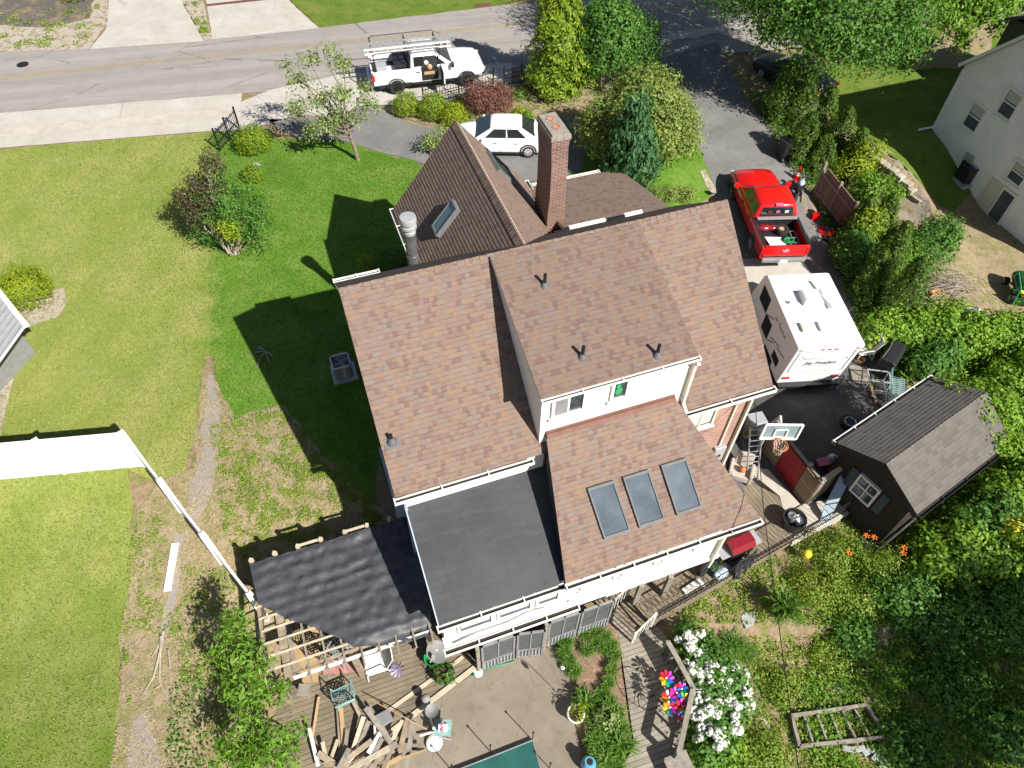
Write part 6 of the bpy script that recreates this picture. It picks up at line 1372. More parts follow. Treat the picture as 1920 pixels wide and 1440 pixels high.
p=at(1500,996,-1.42); leaf_o=leaf_mesh('leaf_litter',[(p.x+rnd.gauss(0,.22),p.y+rnd.gauss(0,.14),-1.38+rnd.random()*.06) for _ in range(160)],[(rnd.gauss(0,.4),rnd.gauss(0,.4),1) for _ in range(160)],[.09]*160,m['lf_purple']); tag(leaf_o,'dry reddish leaf litter on the terrace edge by the tub','leaf litter',kind='stuff')
# basketball hoop
t=thing('basketball_hoop','grey acrylic basketball backboard with orange rim and white net','basketball hoop',at(1456,830,-1.7)); TL,TR_=at(1437,795,1.45),at(1506,796,1.45); dx=(TR_-TL); wv=dx.normalized(); BL=TL-V((0,0,.72))+V((-.02,-.05,0)); BR=TR_-V((0,0,.72))+V((-.02,-.05,0)); nb=wv.cross(V((0,0,1))); nb=nb if nb.y<0 else -nb
b=MB(); b.slab([TL,TR_,BR,BL],.03); b.build('backboard',m['acrylic'],t,world=True); b=MB()
for a,c in ((TL,TR_),(TR_,BR),(BR,BL),(BL,TL)): b.beam(a+nb*.02,c+nb*.02,.06,.05,up=nb)
f=lambda s,k:TL.lerp(TR_,s).lerp(BL.lerp(BR,s),k)+nb*.035
for a,c in ((f(.33,.35),f(.67,.35)),(f(.67,.35),f(.67,.85)),(f(.67,.85),f(.33,.85)),(f(.33,.85),f(.33,.35))): b.beam(a,c,.04,.015,up=nb)
b.build('board_trim',m['white'],t,world=True); rc=f(.5,.92)+nb*.3; rc.z=.82; b=MB(); rim=[rc+V((.225*math.cos(a),.225*math.sin(a),0)) for a in [2*math.pi*i/24 for i in range(24)]]; b.tube(rim,.016,6,closed=True); b.beam(rc-nb*.22,f(.5,.9),.12,.03); b.build('rim',m['orange'],t,world=True); b=MB()
for k in range(12):
    a0=2*math.pi*k/12
    for sg in (-1,1): b.tube([rc+V((r*math.cos(a0+sg*z*1.3),r*math.sin(a0+sg*z*1.3),-z)) for r,z in ((.22,0),(.18,.14),(.14,.28),(.13,.42))],.009,4)
b.build('net',m['net'],t,world=True); b=MB(); pb=f(.5,.5)-nb*.08; b.tube([f(.5,.45)-nb*.06,f(.5,.2)-nb*.45,V((pb.x-nb.x*.6,pb.y-nb.y*.6,.7)),V((pb.x-nb.x*.7,pb.y-nb.y*.7,-1.75))],.05,10); b.build('pole',m['ltgrey'],t,world=True)
# rear court
p=on(1590,797); loose('alloy_wheel','car wheel with bright spoked rim lying on the dark court','wheel',[m['rubber'],m['alu'],m['black']],lambda b:(b.lathe([(.22,0),(.32,.0),(.34,.08),(.32,.2),(.23,.22),(.22,.1)],(0,0,0),24,caps=False),b.lathe([(.23,.2),(.2,.19),(.19,.12),(0,.1)],(0,0,0),20,2),[b.beam((.04*math.cos(a),.04*math.sin(a),.17),(.21*math.cos(a),.21*math.sin(a),.19),.07,.03,m=1) for a in [i*2*math.pi/6 for i in range(6)]],b.tube([(.215*math.cos(a),.215*math.sin(a),.2) for a in [i*2*math.pi/24 for i in range(24)]],.018,6,1,closed=True),b.cyl((0,0,.12),.05,.07,10,1)),p+V((0,0,.035)),smooth=40)
p=on(1658,690); t=thing('covered_grill','long box under a tight black cover beside the beige chair','covered grill',p,R(52)); b=MB(); b.loft([[(x,-.65,z) for x,z in ((-.34,.02),(-.32,.85),(-.2,1.0),(.2,1.0),(.32,.85),(.34,.02))],[(x,.65,z) for x,z in ((-.34,.02),(-.32,.85),(-.2,1.0),(.2,1.0),(.32,.85),(.34,.02))]]); t.rotation_euler.z=R(-38); b.build('cover',m['black'],t,bevel=.05); b=MB(); b.tube([(-.26,-.6,.97),(-.22,0,1.01),(-.26,.6,.97)],.012,5); b.build('seam',m['grey'],t)
p=on(1638,722); t=thing('wire_crate','open dark wire crate with a pale frame on the court','crate',p,R(-8)); b=MB()
for z in (.02,.55):
    for a,c in (((-.4,-.28),(.4,-.28)),((.4,-.28),(.4,.28)),((.4,.28),(-.4,.28)),((-.4,.28),(-.4,-.28))): b.beam((*a,z),(*c,z),.04,.04)
for x in (-.4,.4):
    for y in (-.28,.28): b.beam((x,y,0),(x,y,.56),.04,.04)
b.build('frame',m['ltgrey'],t); b=MB()
for i in range(10): x=-.36+i*.08; b.beam((x,-.28,.03),(x,.28,.03),.01,.01); b.beam((x,-.28,.0),(x,-.28,.55),.01,.01); b.beam((x,.28,.0),(x,.28,.55),.01,.01)
b.build('wires',m['iron'],t)
p=on(1612,704); loose('plywood_square','brown plywood square lying behind the trailer','board',m['woodgrey'],lambda b:b.box(-.35,.35,-.45,.45,.03,.06),p,R(-5))
p=on(1610,682); loose('clay_pot','small terracotta pot behind the trailer','flower pot',m['terracotta'],lambda b:b.lathe([(.09,0),(.13,.2),(.16,.2),(.16,.26),(.12,.26),(.1,.04),(0,.04)],(0,0,0),14),p+V((0,0,.03)),smooth=40)
for i,(a,c) in enumerate((((1628,725),(1642,758)),((1632,745),(1660,770)))):
    b=MB(); b.beam(on(*a)+V((0,0,.15)),on(*c)+V((0,0,.1)),.1,.05); o=b.build('timber_offcut',m['woodnew' if i==0 else 'woodgrey']); tag(o,['tan timber offcut lying left of the teal bench','grey timber offcut below the teal bench'][i],'timber')
p=on(1672,745); t=thing('lattice_bench','verdigris lattice bench tipped in the vines by the shed','bench',p,R(70)); b=MB()
for i in range(12): b.beam((-.55+i*.1,-.25,.42),(-.45+i*.1,.25,.42),.02,.015); b.beam((-.45+i*.1,-.25,.425),(-.55+i*.1,.25,.425),.02,.015)
b.build('seat_lattice',m['teal'],t); b=MB(); b.tube([(-.6,-.26,.42),(.7,-.26,.42),(.7,.26,.42),(-.6,.26,.42)],.02,6,closed=True)
for x in (-.55,.6):
    for y in (-.24,.24): b.tube([(x,y,0),(x,y,.42)],.02,6)
b.tube([(-.6,.26,.42),(-.6,.34,.85),(.7,.34,.85),(.7,.26,.42)],.02,6); b.build('frame',m['teal'],t)
for i,(px,py,mt,lab,r) in enumerate(((1540,873,'pink','faded pink toy cart body on the dark court','s'),(1556,868,'ltgrey','grey white ball shaped float on the dark court','b'),(1558,885,'terracotta','small red plastic tub on the dark court','t'))):
    p=on(px,py)+V((0,0,.03)); loose(('toy_cart','float_ball','plastic_tub')[i],lab,('toy','ball','tub')[i],m[mt],(lambda b:(b.loft([[(-.2,-.12,.05),(.2,-.12,.05),(.2,.12,.05),(-.2,.12,.05)],[(-.26,-.16,.26),(.26,-.16,.26),(.26,.16,.26),(-.26,.16,.26)]]),[b.cyl((x,y,.07),.07,.04,10,axis=(0,1,0)) for x in (-.15,.15) for y in (-.18,.14)])) if i==0 else (lambda b:(b.ball((0,0,.22),.2,.2,.22),b.cyl((0,0,.42),.05,.06,8))) if i==1 else (lambda b:b.lathe([(.12,0),(.17,.16),(.19,.17),(.16,.17),(.12,.03),(0,.03)],(0,0,0),14)),p,R(15),smooth=45)
# by the red pickup: motorcycle, mower, can
p=on(1492,372); t=thing('motorcycle','dark motorcycle with a blue and white tank parked in shade by the red pickup','motorcycle',p,R(70))
for x in (-.62,.68): wheel(t,x,.07,.3,.12,'ltgrey',8)
b=MB(); b.tube([(-.62,0,.32),(-.3,0,.55),(.3,0,.5),(.45,0,.85),(.68,0,.3)],.04,8); b.tube([(-.3,0,.3),(.25,0,.28),(.4,0,.7)],.04,8); b.box(-.15,.2,-.14,.14,.25,.5); b.build('frame',m['iron'],t); b=MB(); b.ball((.18,0,.76),.26,.15,.13); b.build('tank',m['bluemetal'],t,smooth=50); b=MB(); b.loft([[(-.55,y,z) for y,z in ((-.1,.72),(.1,.72),(.1,.8),(-.1,.8))],[(0,y,z) for y,z in ((-.14,.66),(.14,.66),(.12,.76),(-.12,.76))]]); b.build('seat',m['black'],t); b=MB(); b.tube([(.35,-.36,1.02),(.46,-.1,.95),(.46,.1,.95),(.35,.36,1.02)],.018,6); b.ball((.56,0,.88),.09); b.build('handlebar',m['chrome'],t,smooth=50); b=MB(); b.tube([(.1,-.16,.3),(-.4,-.18,.3),(-.8,-.18,.4)],.04,8); b.build('exhaust',m['chrome'],t,smooth=50)
p=on(1493,336); loose('traffic_cone','red cone in shade ahead of the motorcycle','cone',[m['carred'],m['white']],lambda b:(b.box(-.18,.18,-.18,.18,0,.04),b.lathe([(.15,.04),(.09,.4),(.03,.7),(0,.7)],(0,0,0),14),b.lathe([(.118,.25),(.095,.4)],(0,0,0),14,1)),p,smooth=40)
p=on(1526,412); loose('fuel_can','red fuel can on the drive by the board fence','fuel can',m['carred'],lambda b:(b.box(-.15,.15,-.11,.11,0,.32),b.tube([(-.08,0,.32),(-.06,0,.4),(.06,0,.4),(.08,0,.32)],.018,6),b.tube([(.1,0,.3),(.18,0,.42)],.022,6)),p+V((0,0,.03)),bevel=.02)
p=on(1547,440); t=thing('push_mower','red push mower with black tyres by the board fence','mower',p,R(140)); b=MB(); b.loft([[(-.35,y,z) for y,z in ((-.25,.12),(.25,.12),(.22,.26),(-.22,.26))],[(.35,y,z) for y,z in ((-.27,.12),(.27,.12),(.22,.24),(-.22,.24))]]); b.build('deck',m['carred'],t); b=MB(); b.cyl((0,0,.25),.16,.16,14); b.build('engine',m['black'],t)
for x in (-.3,.3):
    for y in (-.28,.28): wheel(t,x,y,.12,.06,'grey',5)
b=MB(); b.tube([(-.35,-.22,.2),(-1.0,-.22,.9),(-1.0,.22,.9),(-.35,.22,.2)],.016,6); b.build('handle',m['iron'],t)
for (px,py,lab) in ((1552,452,'loose black tyre on the drive behind the red mower'),): p=on(px,py); loose('tyre',lab,'tyre',m['rubber'],lambda b:b.lathe([(.16,0),(.26,.0),(.28,.09),(.26,.18),(.16,.18),(.15,.09),(.16,0)],(0,0,0),18,caps=False),p+V((0,0,.02)),smooth=40)
p=on(1467,297); loose('trash_bin','dark wheeled bin in the hedge shade by the drive','bin',m['black'],lambda b:(b.loft([[(-.22,-.25,0),(.22,-.25,0),(.22,.25,0),(-.22,.25,0)],[(-.28,-.32,.95),(.28,-.32,.95),(.28,.32,.95),(-.28,.32,.95)]]),b.box(-.3,.3,-.34,.36,.95,1.02),b.cyl((-.26,-.26,.1),.1,.06,10,axis=(1,0,0)),b.cyl((.2,-.26,.1),.1,.06,10,axis=(1,0,0))),p,R(20))
# right: mower, clothes heap, brush
p=on(1905,555); t=thing('riding_mower','green riding mower with a yellow seat cut off by the right edge','riding mower',p,R(75)); b=MB(); b.loft([section(-.2,.32,.3,.75),section(.75,.3,.3,.72),section(.95,.25,.35,.62)]); b.build('hood',m['mower'],t,smooth=40); b=MB(); b.box(-.9,-.1,-.4,.4,.28,.5); b.loft([[(-.95,y,.5) for y in (-.4,-.2)]+[(-.95,-.2,.62),(-.95,-.4,.62)],[(-.3,y,.5) for y in (-.4,-.2)]+[(-.3,-.2,.6),(-.3,-.4,.6)]]); b.build('fenders',m['mower'],t); b=MB(); b.box(-.75,-.35,-.22,.22,.55,.66); b.obox((-.78,0,.82),(.1,.42,.36),0,0,R(-12)); b.build('seat',plain('yellow_seat',(.7,.6,.05),.6),t,bevel=.04)
for x,r in ((-.6,.27),(.65,.19)):
    for y in (-.42,.42): wheel(t,x,y,r,.2,'ltgrey',5)
b=MB(); b.tube([(.05,0,.7),(-.1,0,.95)],.02,6); b.tube([(-.1+.17*math.sin(a)*.4,.18*math.cos(a),.95+.16*math.sin(a)) for a in [i*math.pi/6 for i in range(12)]],.015,6,closed=True); b.build('steering_wheel',m['black'],t); b=MB(); b.tube([(-1,.45,.3),(-.9,.5,1.1),(.1,.5,1.2),(.3,.45,.7)],.03,6); b.build('roll_bar',m['lf_grass' if 0 else 'green'],t)
p=on(1815,585); loose('tarp_heap','crumpled pale grey plastic heap at the lawn edge','tarp',plain('pale_plastic',(.5,.52,.54),.4,0,.3,8),lambda b:[b.ball((rnd.uniform(-.4,.4),rnd.uniform(-.3,.3),.08),rnd.uniform(.15,.3),rnd.uniform(.12,.25),rnd.uniform(.08,.2),10) for _ in range(11)],p,smooth=30)
b=MB()
for i in range(110):
    c=on(1785+rnd.gauss(0,20),540+rnd.gauss(0,13)); a=rnd.gauss(.5,.6); L_=rnd.uniform(.4,1.1); dx=V((math.cos(a),-math.sin(a),rnd.uniform(-.1,.2)))*L_/2; c.z+=rnd.uniform(.05,.35); b.tube([c-dx,c+V((0,0,.05)),c+dx],[.016,.013,.006],4)
o=b.build('brush_pile',m['barkpale']); tag(o,'heap of bare cut twigs on the soil above the vine bank','brush pile',kind='stuff')
p=on(1748,556); loose('clay_trough','tipped terracotta trough beside the brush pile','trough',m['terracotta'],lambda b:(b.obox((0,0,.2),(.5,.3,.05),.3,R(50)),b.obox((.05,.1,.12),(.5,.05,.28),.3),b.obox((-.2,-.02,.15),(.05,.28,.26),.3)),p)
# stepping stones
for i,(px,py,r,mt) in enumerate(((1335,1172,.28,'slate'),(1328,1205,.33,'slate'),(1345,1235,.24,'stone'),(1428,1362,.26,'stone'),(1415,1385,.24,'stone'),(1402,1162,.27,'slate'),(1648,1280,.16,'slate'),(1575,1295,.2,'slate'),(1360,1252,.28,'stone'),(480,310,.2,'slate'))):
    p=on(px,py); b=MB(); k=7; b.prism([(r*(1+.25*math.sin(j*2.3+i))*math.cos(2*math.pi*j/k),r*.85*(1+.2*math.cos(j*1.7+i))*math.sin(2*math.pi*j/k)) for j in range(k)],-.05,.045); o=b.build('stepping_stone',m[mt],bevel=.015); o.location=p; o.rotation_euler=(0,0,i*.7)
    tag(o,['grey flagstone first of the pair below the porch edge','larger grey flagstone second of the pair below the porch edge','tan flagstone beside the dark grass tuft','tan flagstone right of the hydrangea bottom','tan flagstone lowest right of the hydrangea','square flagstone at the foot of the iris clump','small pale flagstone alone in the dark undergrowth','grey flagstone left of the lone pale one','tan flagstone between the hydrangea and grass tuft','flat stone between two globe shrubs on the lawn'][i],'flagstone',group='flagstones in the garden' if i<9 else None)
# overhead service cable
b=MB(); A=hw(10.3,-4.0,4.2); pts=[A,at(1432,960,3.3),at(1450,1090,3.2),at(1473,1270,3.6),at(1500,1460,4.4),at(1530,1700,5.4)]; b.tube(pts,.012,6); o=b.build('service_cable',m['black'],smooth=60); tag(o,'thin black service cable running from the brick corner over the garden','cable')
# ------------------------------------------------------------------ trees, shrubs, ground cover
def above(base,px,py,dy=0.0):
    """point straight over/beside a plant base, on the vertical plane y = base.y + dy"""
    d=_rt*(px-960)-_up*(py-720)+_fw*CAM_F; t=(base.y+dy)/d.y; return V((0,0,CAM_H))+d*t
def A3(v): return [v.x,v.y,v.z]
def sizes(n,a,b): return a+(b-a)*1.25*NR.beta(1.6,2.6,n)*1.25
def globe(label,p,r,mt,h=None,n=None,ls=.07,group='clipped globe shrubs',name='globe_shrub',cat='shrub'):
    h=h or r*.85; t=thing(name,label,cat,p,group=group); n=n or int(2600*(r/.6)**2)
    d=unit(n*2); d=d[d[:,2]>-.55][:n]; k=len(d); bump=1+.12*np.sin(d[:,0]*7+p.x)*np.sin(d[:,1]*6+1+p.y)+.08*np.sin(d[:,2]*9+d[:,1]*4)+.08*np.sin(d[:,0]*15+d[:,2]*11)+.07*np.sin(d[:,1]*19+d[:,0]*8)
    P=d*np.array([r,r,h])*(NR.uniform(.78,1.06,k)*bump)[:,None]+np.array([p.x,p.y,p.z+h*.85]); N=d+NR.normal(size=(k,3))*.5
    leaf_mesh('foliage',P,N,sizes(k,ls*.7,ls*1.4),m[mt],t); b=MB(); 
    for i in range(5): a=i*1.25; b.tube([(0,0,0),(r*.5*math.cos(a),r*.5*math.sin(a),h*.9)],[.04,.015],5)
    b.build('stems',m['bark'],t); return t
def shrub(label,p,lobes,mt,clumps,per=26,cr=.16,ls=(.08,.15),group=None,name='shrub',cat='shrub',stems=6,up=.35,wid=.55,droop=None,low=-.5,shell=(.6,1.0),bark='bark'):
    """lobes are (dx,dy,cz,rx,ry,rz) round the base"""
    t=thing(name,label,cat,p,group=group); L_=[(p.x+a,p.y+b_,p.z+c,d,e,f) for a,b_,c,d,e,f in lobes]
    P,N=clump_points(L_,clumps,per,cr,up,shell,low); P[:,2]=np.maximum(P[:,2],p.z+.03)
    leaf_mesh('foliage',P,N,sizes(len(P),*ls),m[mt],t,wid,droop=droop); b=MB()
    for i in range(stems):
        l=L_[i%len(L_)]; limb(b,(p.x+rnd.uniform(-.1,.1),p.y+rnd.uniform(-.1,.1),p.z-.1),(l[0]+rnd.uniform(-.4,.4)*l[3],l[1]+rnd.uniform(-.4,.4)*l[4],l[2]+.3*l[5]),.05,.012)
    b.build('stems' if stems>1 else 'trunk',m[bark],t,world=True,smooth=60); return t
def conifer(label,p,h,r,mt,n,group=None,name='conifer',power=.75,ls=(.1,.2),lean=0,wid=.4):
    t=thing(name,label,'conifer',p,group=group); u=NR.uniform(0,1,n)**1.25; z=u*h; ang=NR.uniform(0,6.283,n)
    lump=1+.16*np.sin(ang*3+z*2.1)+.14*np.sin(ang*5-z*3.3)+.1*np.sin(ang*9+z*7)
    rad=r*((1-u)**power*.96+.04)*np.minimum(1,.55+z/h*4)*NR.uniform(.55,1.06,n)*lump
    P=np.stack([p.x+rad*np.cos(ang)+lean*z,p.y+rad*np.sin(ang),p.z+.12+z],1); N=np.stack([np.cos(ang),np.sin(ang),np.full(n,.55)],1)+NR.normal(size=(n,3))*.45
    leaf_mesh('foliage',P,N,sizes(n,*ls),m[mt],t,wid); b=MB(); b.tube([(0,0,-.1),(lean*h*.5,0,h*.5),(lean*h*.95,0,h*.95)],[.11,.07,.015],7); b.build('trunk',m['bark'],t); return t
def tree(label,p,lobes,mt,clumps,per,cr,ls,trunk_top,tr=.22,group=None,name='tree',bark='bark',wid=.55,up=.35,shell=(.55,1.0),low=-.8,fork=.55,droop=None):
    """lobes in world coordinates"""
    t=thing(name,label,'tree',p,group=group); P,N=clump_points(lobes,clumps,per,cr,up,shell,low); leaf_mesh('crown',P,N,sizes(len(P),*ls),m[mt],t,wid,droop=droop)
    b=MB(); top=V(trunk_top); limb(b,p-V((0,0,.15)),top,tr,tr*.6,.03,5,9)
    for l in lobes:
        s=p.lerp(top,rnd.uniform(fork,1)); limb(b,s,(l[0],l[1],l[2]),tr*.42,tr*.12,.07,5,6)
        for _ in range(3): d=unit(1)[0]; limb(b,(l[0],l[1],l[2]),(l[0]+d[0]*l[3]*.85,l[1]+d[1]*l[4]*.85,l[2]+abs(d[2])*l[5]*.7),tr*.12,tr*.03,.08,4,5)
    b.build('trunk',m[bark],t,world=True,smooth=60); return t
# --- clipped globes
for px,py,r,lab in ((481,283,.78,'clipped globe shrub on the lawn by the iron fence corner'),(478,338,.45,'small clipped globe shrub right behind the purple leaved bush'),(764,214,.68,'leftmost clipped globe of the three by the front drive'),(814,220,.74,'middle clipped globe of the three by the front drive'),(853,232,.66,'rightmost clipped globe shrub with yellow tips next to the red maple')): globe(lab,on(px,py),r,'lf_yellow' if px in(853,) else 'lf_conif',ls=.075)
globe('large bright yellow green globe shrub in the gravel bed at the left edge',on(62,566),.86,'lf_yellow',h=.8,ls=.075,n=5200)
p=on(38,600); shrub('small golden plant at the metal shed corner',p,[(0,0,.15,.2,.2,.2)],'lf_yellow',12,12,.06,(.05,.09),stems=2)
conifer('small upright shrub in sun beside the galvanised flue',on(687,517),1.25,.38,'lf_conif',1100,name='upright_shrub',power=.4,ls=(.06,.11))
p=on(740,500); shrub('dark shrub in the shade left of the flue pipe',p,[(0,0,.5,.8,.6,.5),(.9,.2,.4,.6,.5,.4)],'lf_dark',60,26,.12,(.06,.12))
p=on(808,292); shrub('light leaved shrub at the wing gable corner by the drive',p,[(0,0,.6,.45,.4,.6),(.5,.5,.8,.4,.4,.5)],'lf_olive',40,18,.11,(.07,.13))
for i,px in enumerate((1222,1252,1282)): 
    p=on(px,376); shrub(['olive low shrub leftmost of the row behind the house ridge','olive low shrub in the middle of the row behind the house ridge','olive low shrub rightmost of the row behind the house ridge'][i],p,[(0,0,.35,.5,.42,.4)],'lf_olive',45,24,.1,(.05,.1),group='low shrubs by the house corner')
# --- street side trees
p=on(1045,172); conifer('tall bright yellow green conifer by the street',p,6.6,1.75,'lf_conif',15000,power=.62,ls=(.12,.26),lean=-.035)
p=on(1128,172); shrub('tall green leafy shrub right of the yellow conifer',p,[(0,0,2.2,1.6,1.4,2.1),(-.3,0,4.0,.8,.8,.9),(.6,.2,3.4,.9,.9,1.1)],'lf_mid',330,26,.2,(.12,.22),name='tall_shrub')
p=on(1188,158); shrub('green rounded shrub beside the driveway mouth',p,[(0,0,1.7,1.3,1.2,1.6),(.1,0,2.9,.7,.7,.7)],'lf_mid',230,26,.18,(.09,.16),name='tall_shrub')
p=on(1188,312); shrub('broad yellow green viburnum mound in front of the porch',p,[(0,.5,1.8,2.5,2.2,2.0),(-1.5,.2,1.7,1.3,1.3,1.6),(1.6,.2,1.6,1.3,1.3,1.5),(.3,.7,3.2,1.5,1.4,1.1)],'lf_olive',900,28,.2,(.1,.19),name='viburnum')
p=on(1172,352); t=shrub('weeping dark blue green cedar in front of the viburnum',p,[(0,0,1.9,1.0,.9,1.9),(0,0,3.5,.5,.5,1.0),(.45,-.2,1.2,.95,.85,1.2),(-.6,-.1,.8,.6,.5,.8)],'lf_cedar',330,22,.17,(.16,.36),name='weeping_cedar',cat='conifer',wid=.28,droop=(0,0,-1.6),up=-.1)
p=on(914,212); shrub('low domed red leaved maple beside the iron fence',p,[(0,0,.75,1.35,1.15,.85),(.6,.1,.8,.8,.8,.8),(-.5,0,.9,.8,.8,.8)],'lf_red',330,26,.14,(.06,.14),name='red_maple',cat='tree',droop=(0,0,-.7),wid=.35,stems=14,bark='barkpale')
for px,py,mt,r in ((970,185,'lf_mid',.45),(975,215,'lf_yellow',.3),(990,225,'lf_bright',.3),(905,232,'lf_yellow',.25),(940,228,'lf_bright',.25)):
    p=on(px,py); shrub({(970,185):'green perennial clump between the red maple and yellow conifer',(975,215):'yellow perennial clump behind the sedan rear',(990,225):'bright perennial clump left of the chimney top',(905,232):'small yellow perennial at the sedan windscreen',(940,228):'small bright perennial behind the sedan roof'}[(px,py)],p,[(0,0,r*.5,r,r,r*.6)],mt,16,20,.1,(.08,.15),name='perennial',cat='plant',stems=2)
# ornamental tree on the lawn
p=on(672,300); lb=[]
for px,py,r,dy in ((560,150,.6,0),(580,110,.55,.6),(612,95,.4,.2),(640,120,.6,.5),(555,200,.6,-.2),(600,190,.75,.3),(640,175,.7,-.4),(690,195,.6,.2),(668,220,.5,-.3),(600,240,.7,-.5),(575,250,.45,-.2),(640,235,.5,.4),(690,160,.45,.8),(625,215,.6,0),(540,125,.35,0)):
    q=above(p,px,py,dy); lb.append((q.x,q.y,q.z,r,r*.9,r*.55))
tree('sparse pale leaved young tree on the front lawn by the drive',p,lb,'lf_pale',230,18,.17,(.08,.17),A3(above(p,648,228)),.11,bark='bark',name='young_tree',shell=(.2,1.05),fork=.5)
# multi stemmed bush on the lawn
p=on(438,476)
t=thing('crape_myrtle','multi stemmed bush with purple brown top left and green right side on the lawn','shrub',p)
def lobes_px(lst): return [(lambda q:(q.x,q.y,q.z,r,r*.95,r*.8))(above(p,px,py,dy)) for px,py,r,dy in lst]
LP=lobes_px(((370,340,.5,.3),(395,305,.5,.2),(350,370,.5,.1),(392,350,.6,.3),(365,400,.55,0),(395,385,.6,.1))); LG=lobes_px(((450,350,.6,.5),(470,385,.85,.2),(455,420,.8,-.1),(490,420,.65,0),(480,450,.5,-.2),(430,390,.7,-.3),(400,440,.55,.1),(375,440,.5,.1),(475,400,.7,.1),(405,400,.7,-.1),(420,360,.5,.2),(380,370,.35,.2),(410,325,.3,.3))); LY=lobes_px(((425,425,.5,-.6),(440,440,.35,-.6)))
for nm,lo,mt,k,pr_ in (('purple_foliage',LP,'lf_purple',210,20),('green_foliage',LG,'lf_mid',230,26),('yellow_foliage',LY,'lf_yellow',40,22)):
    P,N=clump_points(lo,k,pr_,.15,.3,(.4,1.0),-.9); leaf_mesh(nm,P,N,sizes(len(P),.07,.14),m[mt],t)
b=MB()
for l in LP+LG+LY+LP: limb(b,(p.x+rnd.uniform(-.2,.2),p.y+rnd.uniform(-.1,.1),p.z-.05),(l[0]+rnd.uniform(-.3,.3),l[1],l[2]+.2),.045,.012,.05,5,6)
b.build('stems',m['barkpale'],t,world=True,smooth=60)
# big shade tree at the top right
p=V((15.8,38.5,-.5))
def LW(px,py,z,r,k=.8): q=at(px,py,z); return (q.x,q.y,q.z,r,r,r*k)
lb=[LW(1560,75,4.2,1.7),LW(1480,45,4.5,1.5),LW(1430,5,5,1.4),LW(1620,70,4.2,1.7),LW(1520,20,5.2,1.9),LW(1600,5,5.4,2.0),LW(1680,55,4.2,1.6),LW(1700,10,5,1.6),LW(1380,-20,5.6,1.4),LW(1480,-40,6.6,2.0),LW(1580,-60,7,2.2),LW(1680,-50,6.4,2.0),LW(1540,105,3.5,.9),LW(1650,105,3.6,1.0),LW(1450,60,4.0,.8)]
tree('large shade tree with deep green leaf clusters over the side drive mouth',p,lb+[(16,39,9,4.4,4.2,3.2),(11.2,40.3,8.6,3.6,3.2,2.6),(13,37,11,3.6,3.6,2.6),(19,42,9,4,4,3),(9.3,38.6,7.4,2.2,2.2,1.6),(12.5,44,9,3,3,2.4),(9.8,36,8.8,2.8,2.8,2.0),(13.4,34.5,9.4,3,3,2.2),(17.5,36,9.4,3.2,3.2,2.4)],'lf_mid',1750,64,.46,(.1,.22),(15.6,38.2,6),.4,name='shade_tree',shell=(.45,1.0))
p=at(1870,-10,-.5); tree('leafy tree at the top right corner beside the stucco house',p,[LW(1800,15,3.4,1.4),LW(1860,20,3.0,1.3),LW(1760,0,4,1.5),LW(1840,-30,4.5,2),LW(1905,0,3.4,1.2),LW(1800,70,2.2,.7)],'lf_bright',330,30,.25,(.14,.26),(p.x-1,p.y-2,2.5),.25,name='leafy_tree')
# hedge along the drive
HEDGE=['first columnar arborvitae of the dark hedge nearest the street','second columnar arborvitae of the drive hedge','third columnar arborvitae of the drive hedge','fourth columnar arborvitae of the drive hedge','last columnar arborvitae of the drive hedge beside the neighbour walk','low arborvitae on the drive side of the hedge','low arborvitae on the drive side near the board fence']
for i,(px,py,h,r) in enumerate(((1452,222,2.9,.85),(1484,248,3.1,.9),(1520,275,3.2,.95),(1552,305,3.0,.9),(1582,332,2.6,.85),(1492,300,2.4,.8),(1522,335,2.3,.8))): conifer(HEDGE[i],on(px,py),h,r,'lf_arbor',4200,'arborvitae hedge along the drive','arborvitae',.45,(.09,.18))
SHR=[('leafy yellow tipped shrub over the board fence top',1585,352,[(0,0,1.0,.9,.8,1.0),(.5,.3,1.8,.7,.7,.7)],'lf_yellow',110),('leafy shrub behind the board fence by the neighbour walk',1632,400,[(0,0,1.0,1.0,.9,.9),(-.6,.2,1.3,.7,.7,.8)],'lf_bright',170),('feathery low shrub on the end of the stone wall',1655,345,[(0,0,.5,.8,.5,.5)],'lf_pale',60),('broad leafy shrub on the slope below the neighbour walk',1712,505,[(0,0,1.1,1.3,1.1,1.1),(.5,.4,1.7,.9,.9,.8)],'lf_mid',260),('bushy green shrub left of the broad slope shrub',1668,520,[(0,0,1.0,1.0,.8,1.0)],'lf_bright',150),('dark green shrub in the shade behind the red pickup tail',1582,500,[(0,0,.9,1.0,.9,1.0),(.1,-.6,.7,.7,.7,.8)],'lf_dark',170),('yellow green shrub next to the trailer roof corner',1600,470,[(0,0,1.3,.7,.6,1.2)],'lf_conif',110)]
for lab,px,py,lo,mt,k in SHR: shrub(lab,on(px,py),lo,mt,k,26,.16,(.08,.16))
for lab,px,py,h,r in (('tall pointed arborvitae in the middle of the right hedge',1632,545,3.6,.85),('pointed arborvitae lower down beside the trailer',1664,598,3.3,.8),('short arborvitae right beside the travel trailer roof',1612,560,2.6,.8),('arborvitae standing just below the board fence end',1590,462,2.6,.75),('arborvitae between the board fence and the slope shrub',1632,452,2.5,.75)): conifer(lab,on(px,py),h,r,'lf_arbor',4400,'arborvitae in the right hedge','arborvitae',.5,(.09,.18))
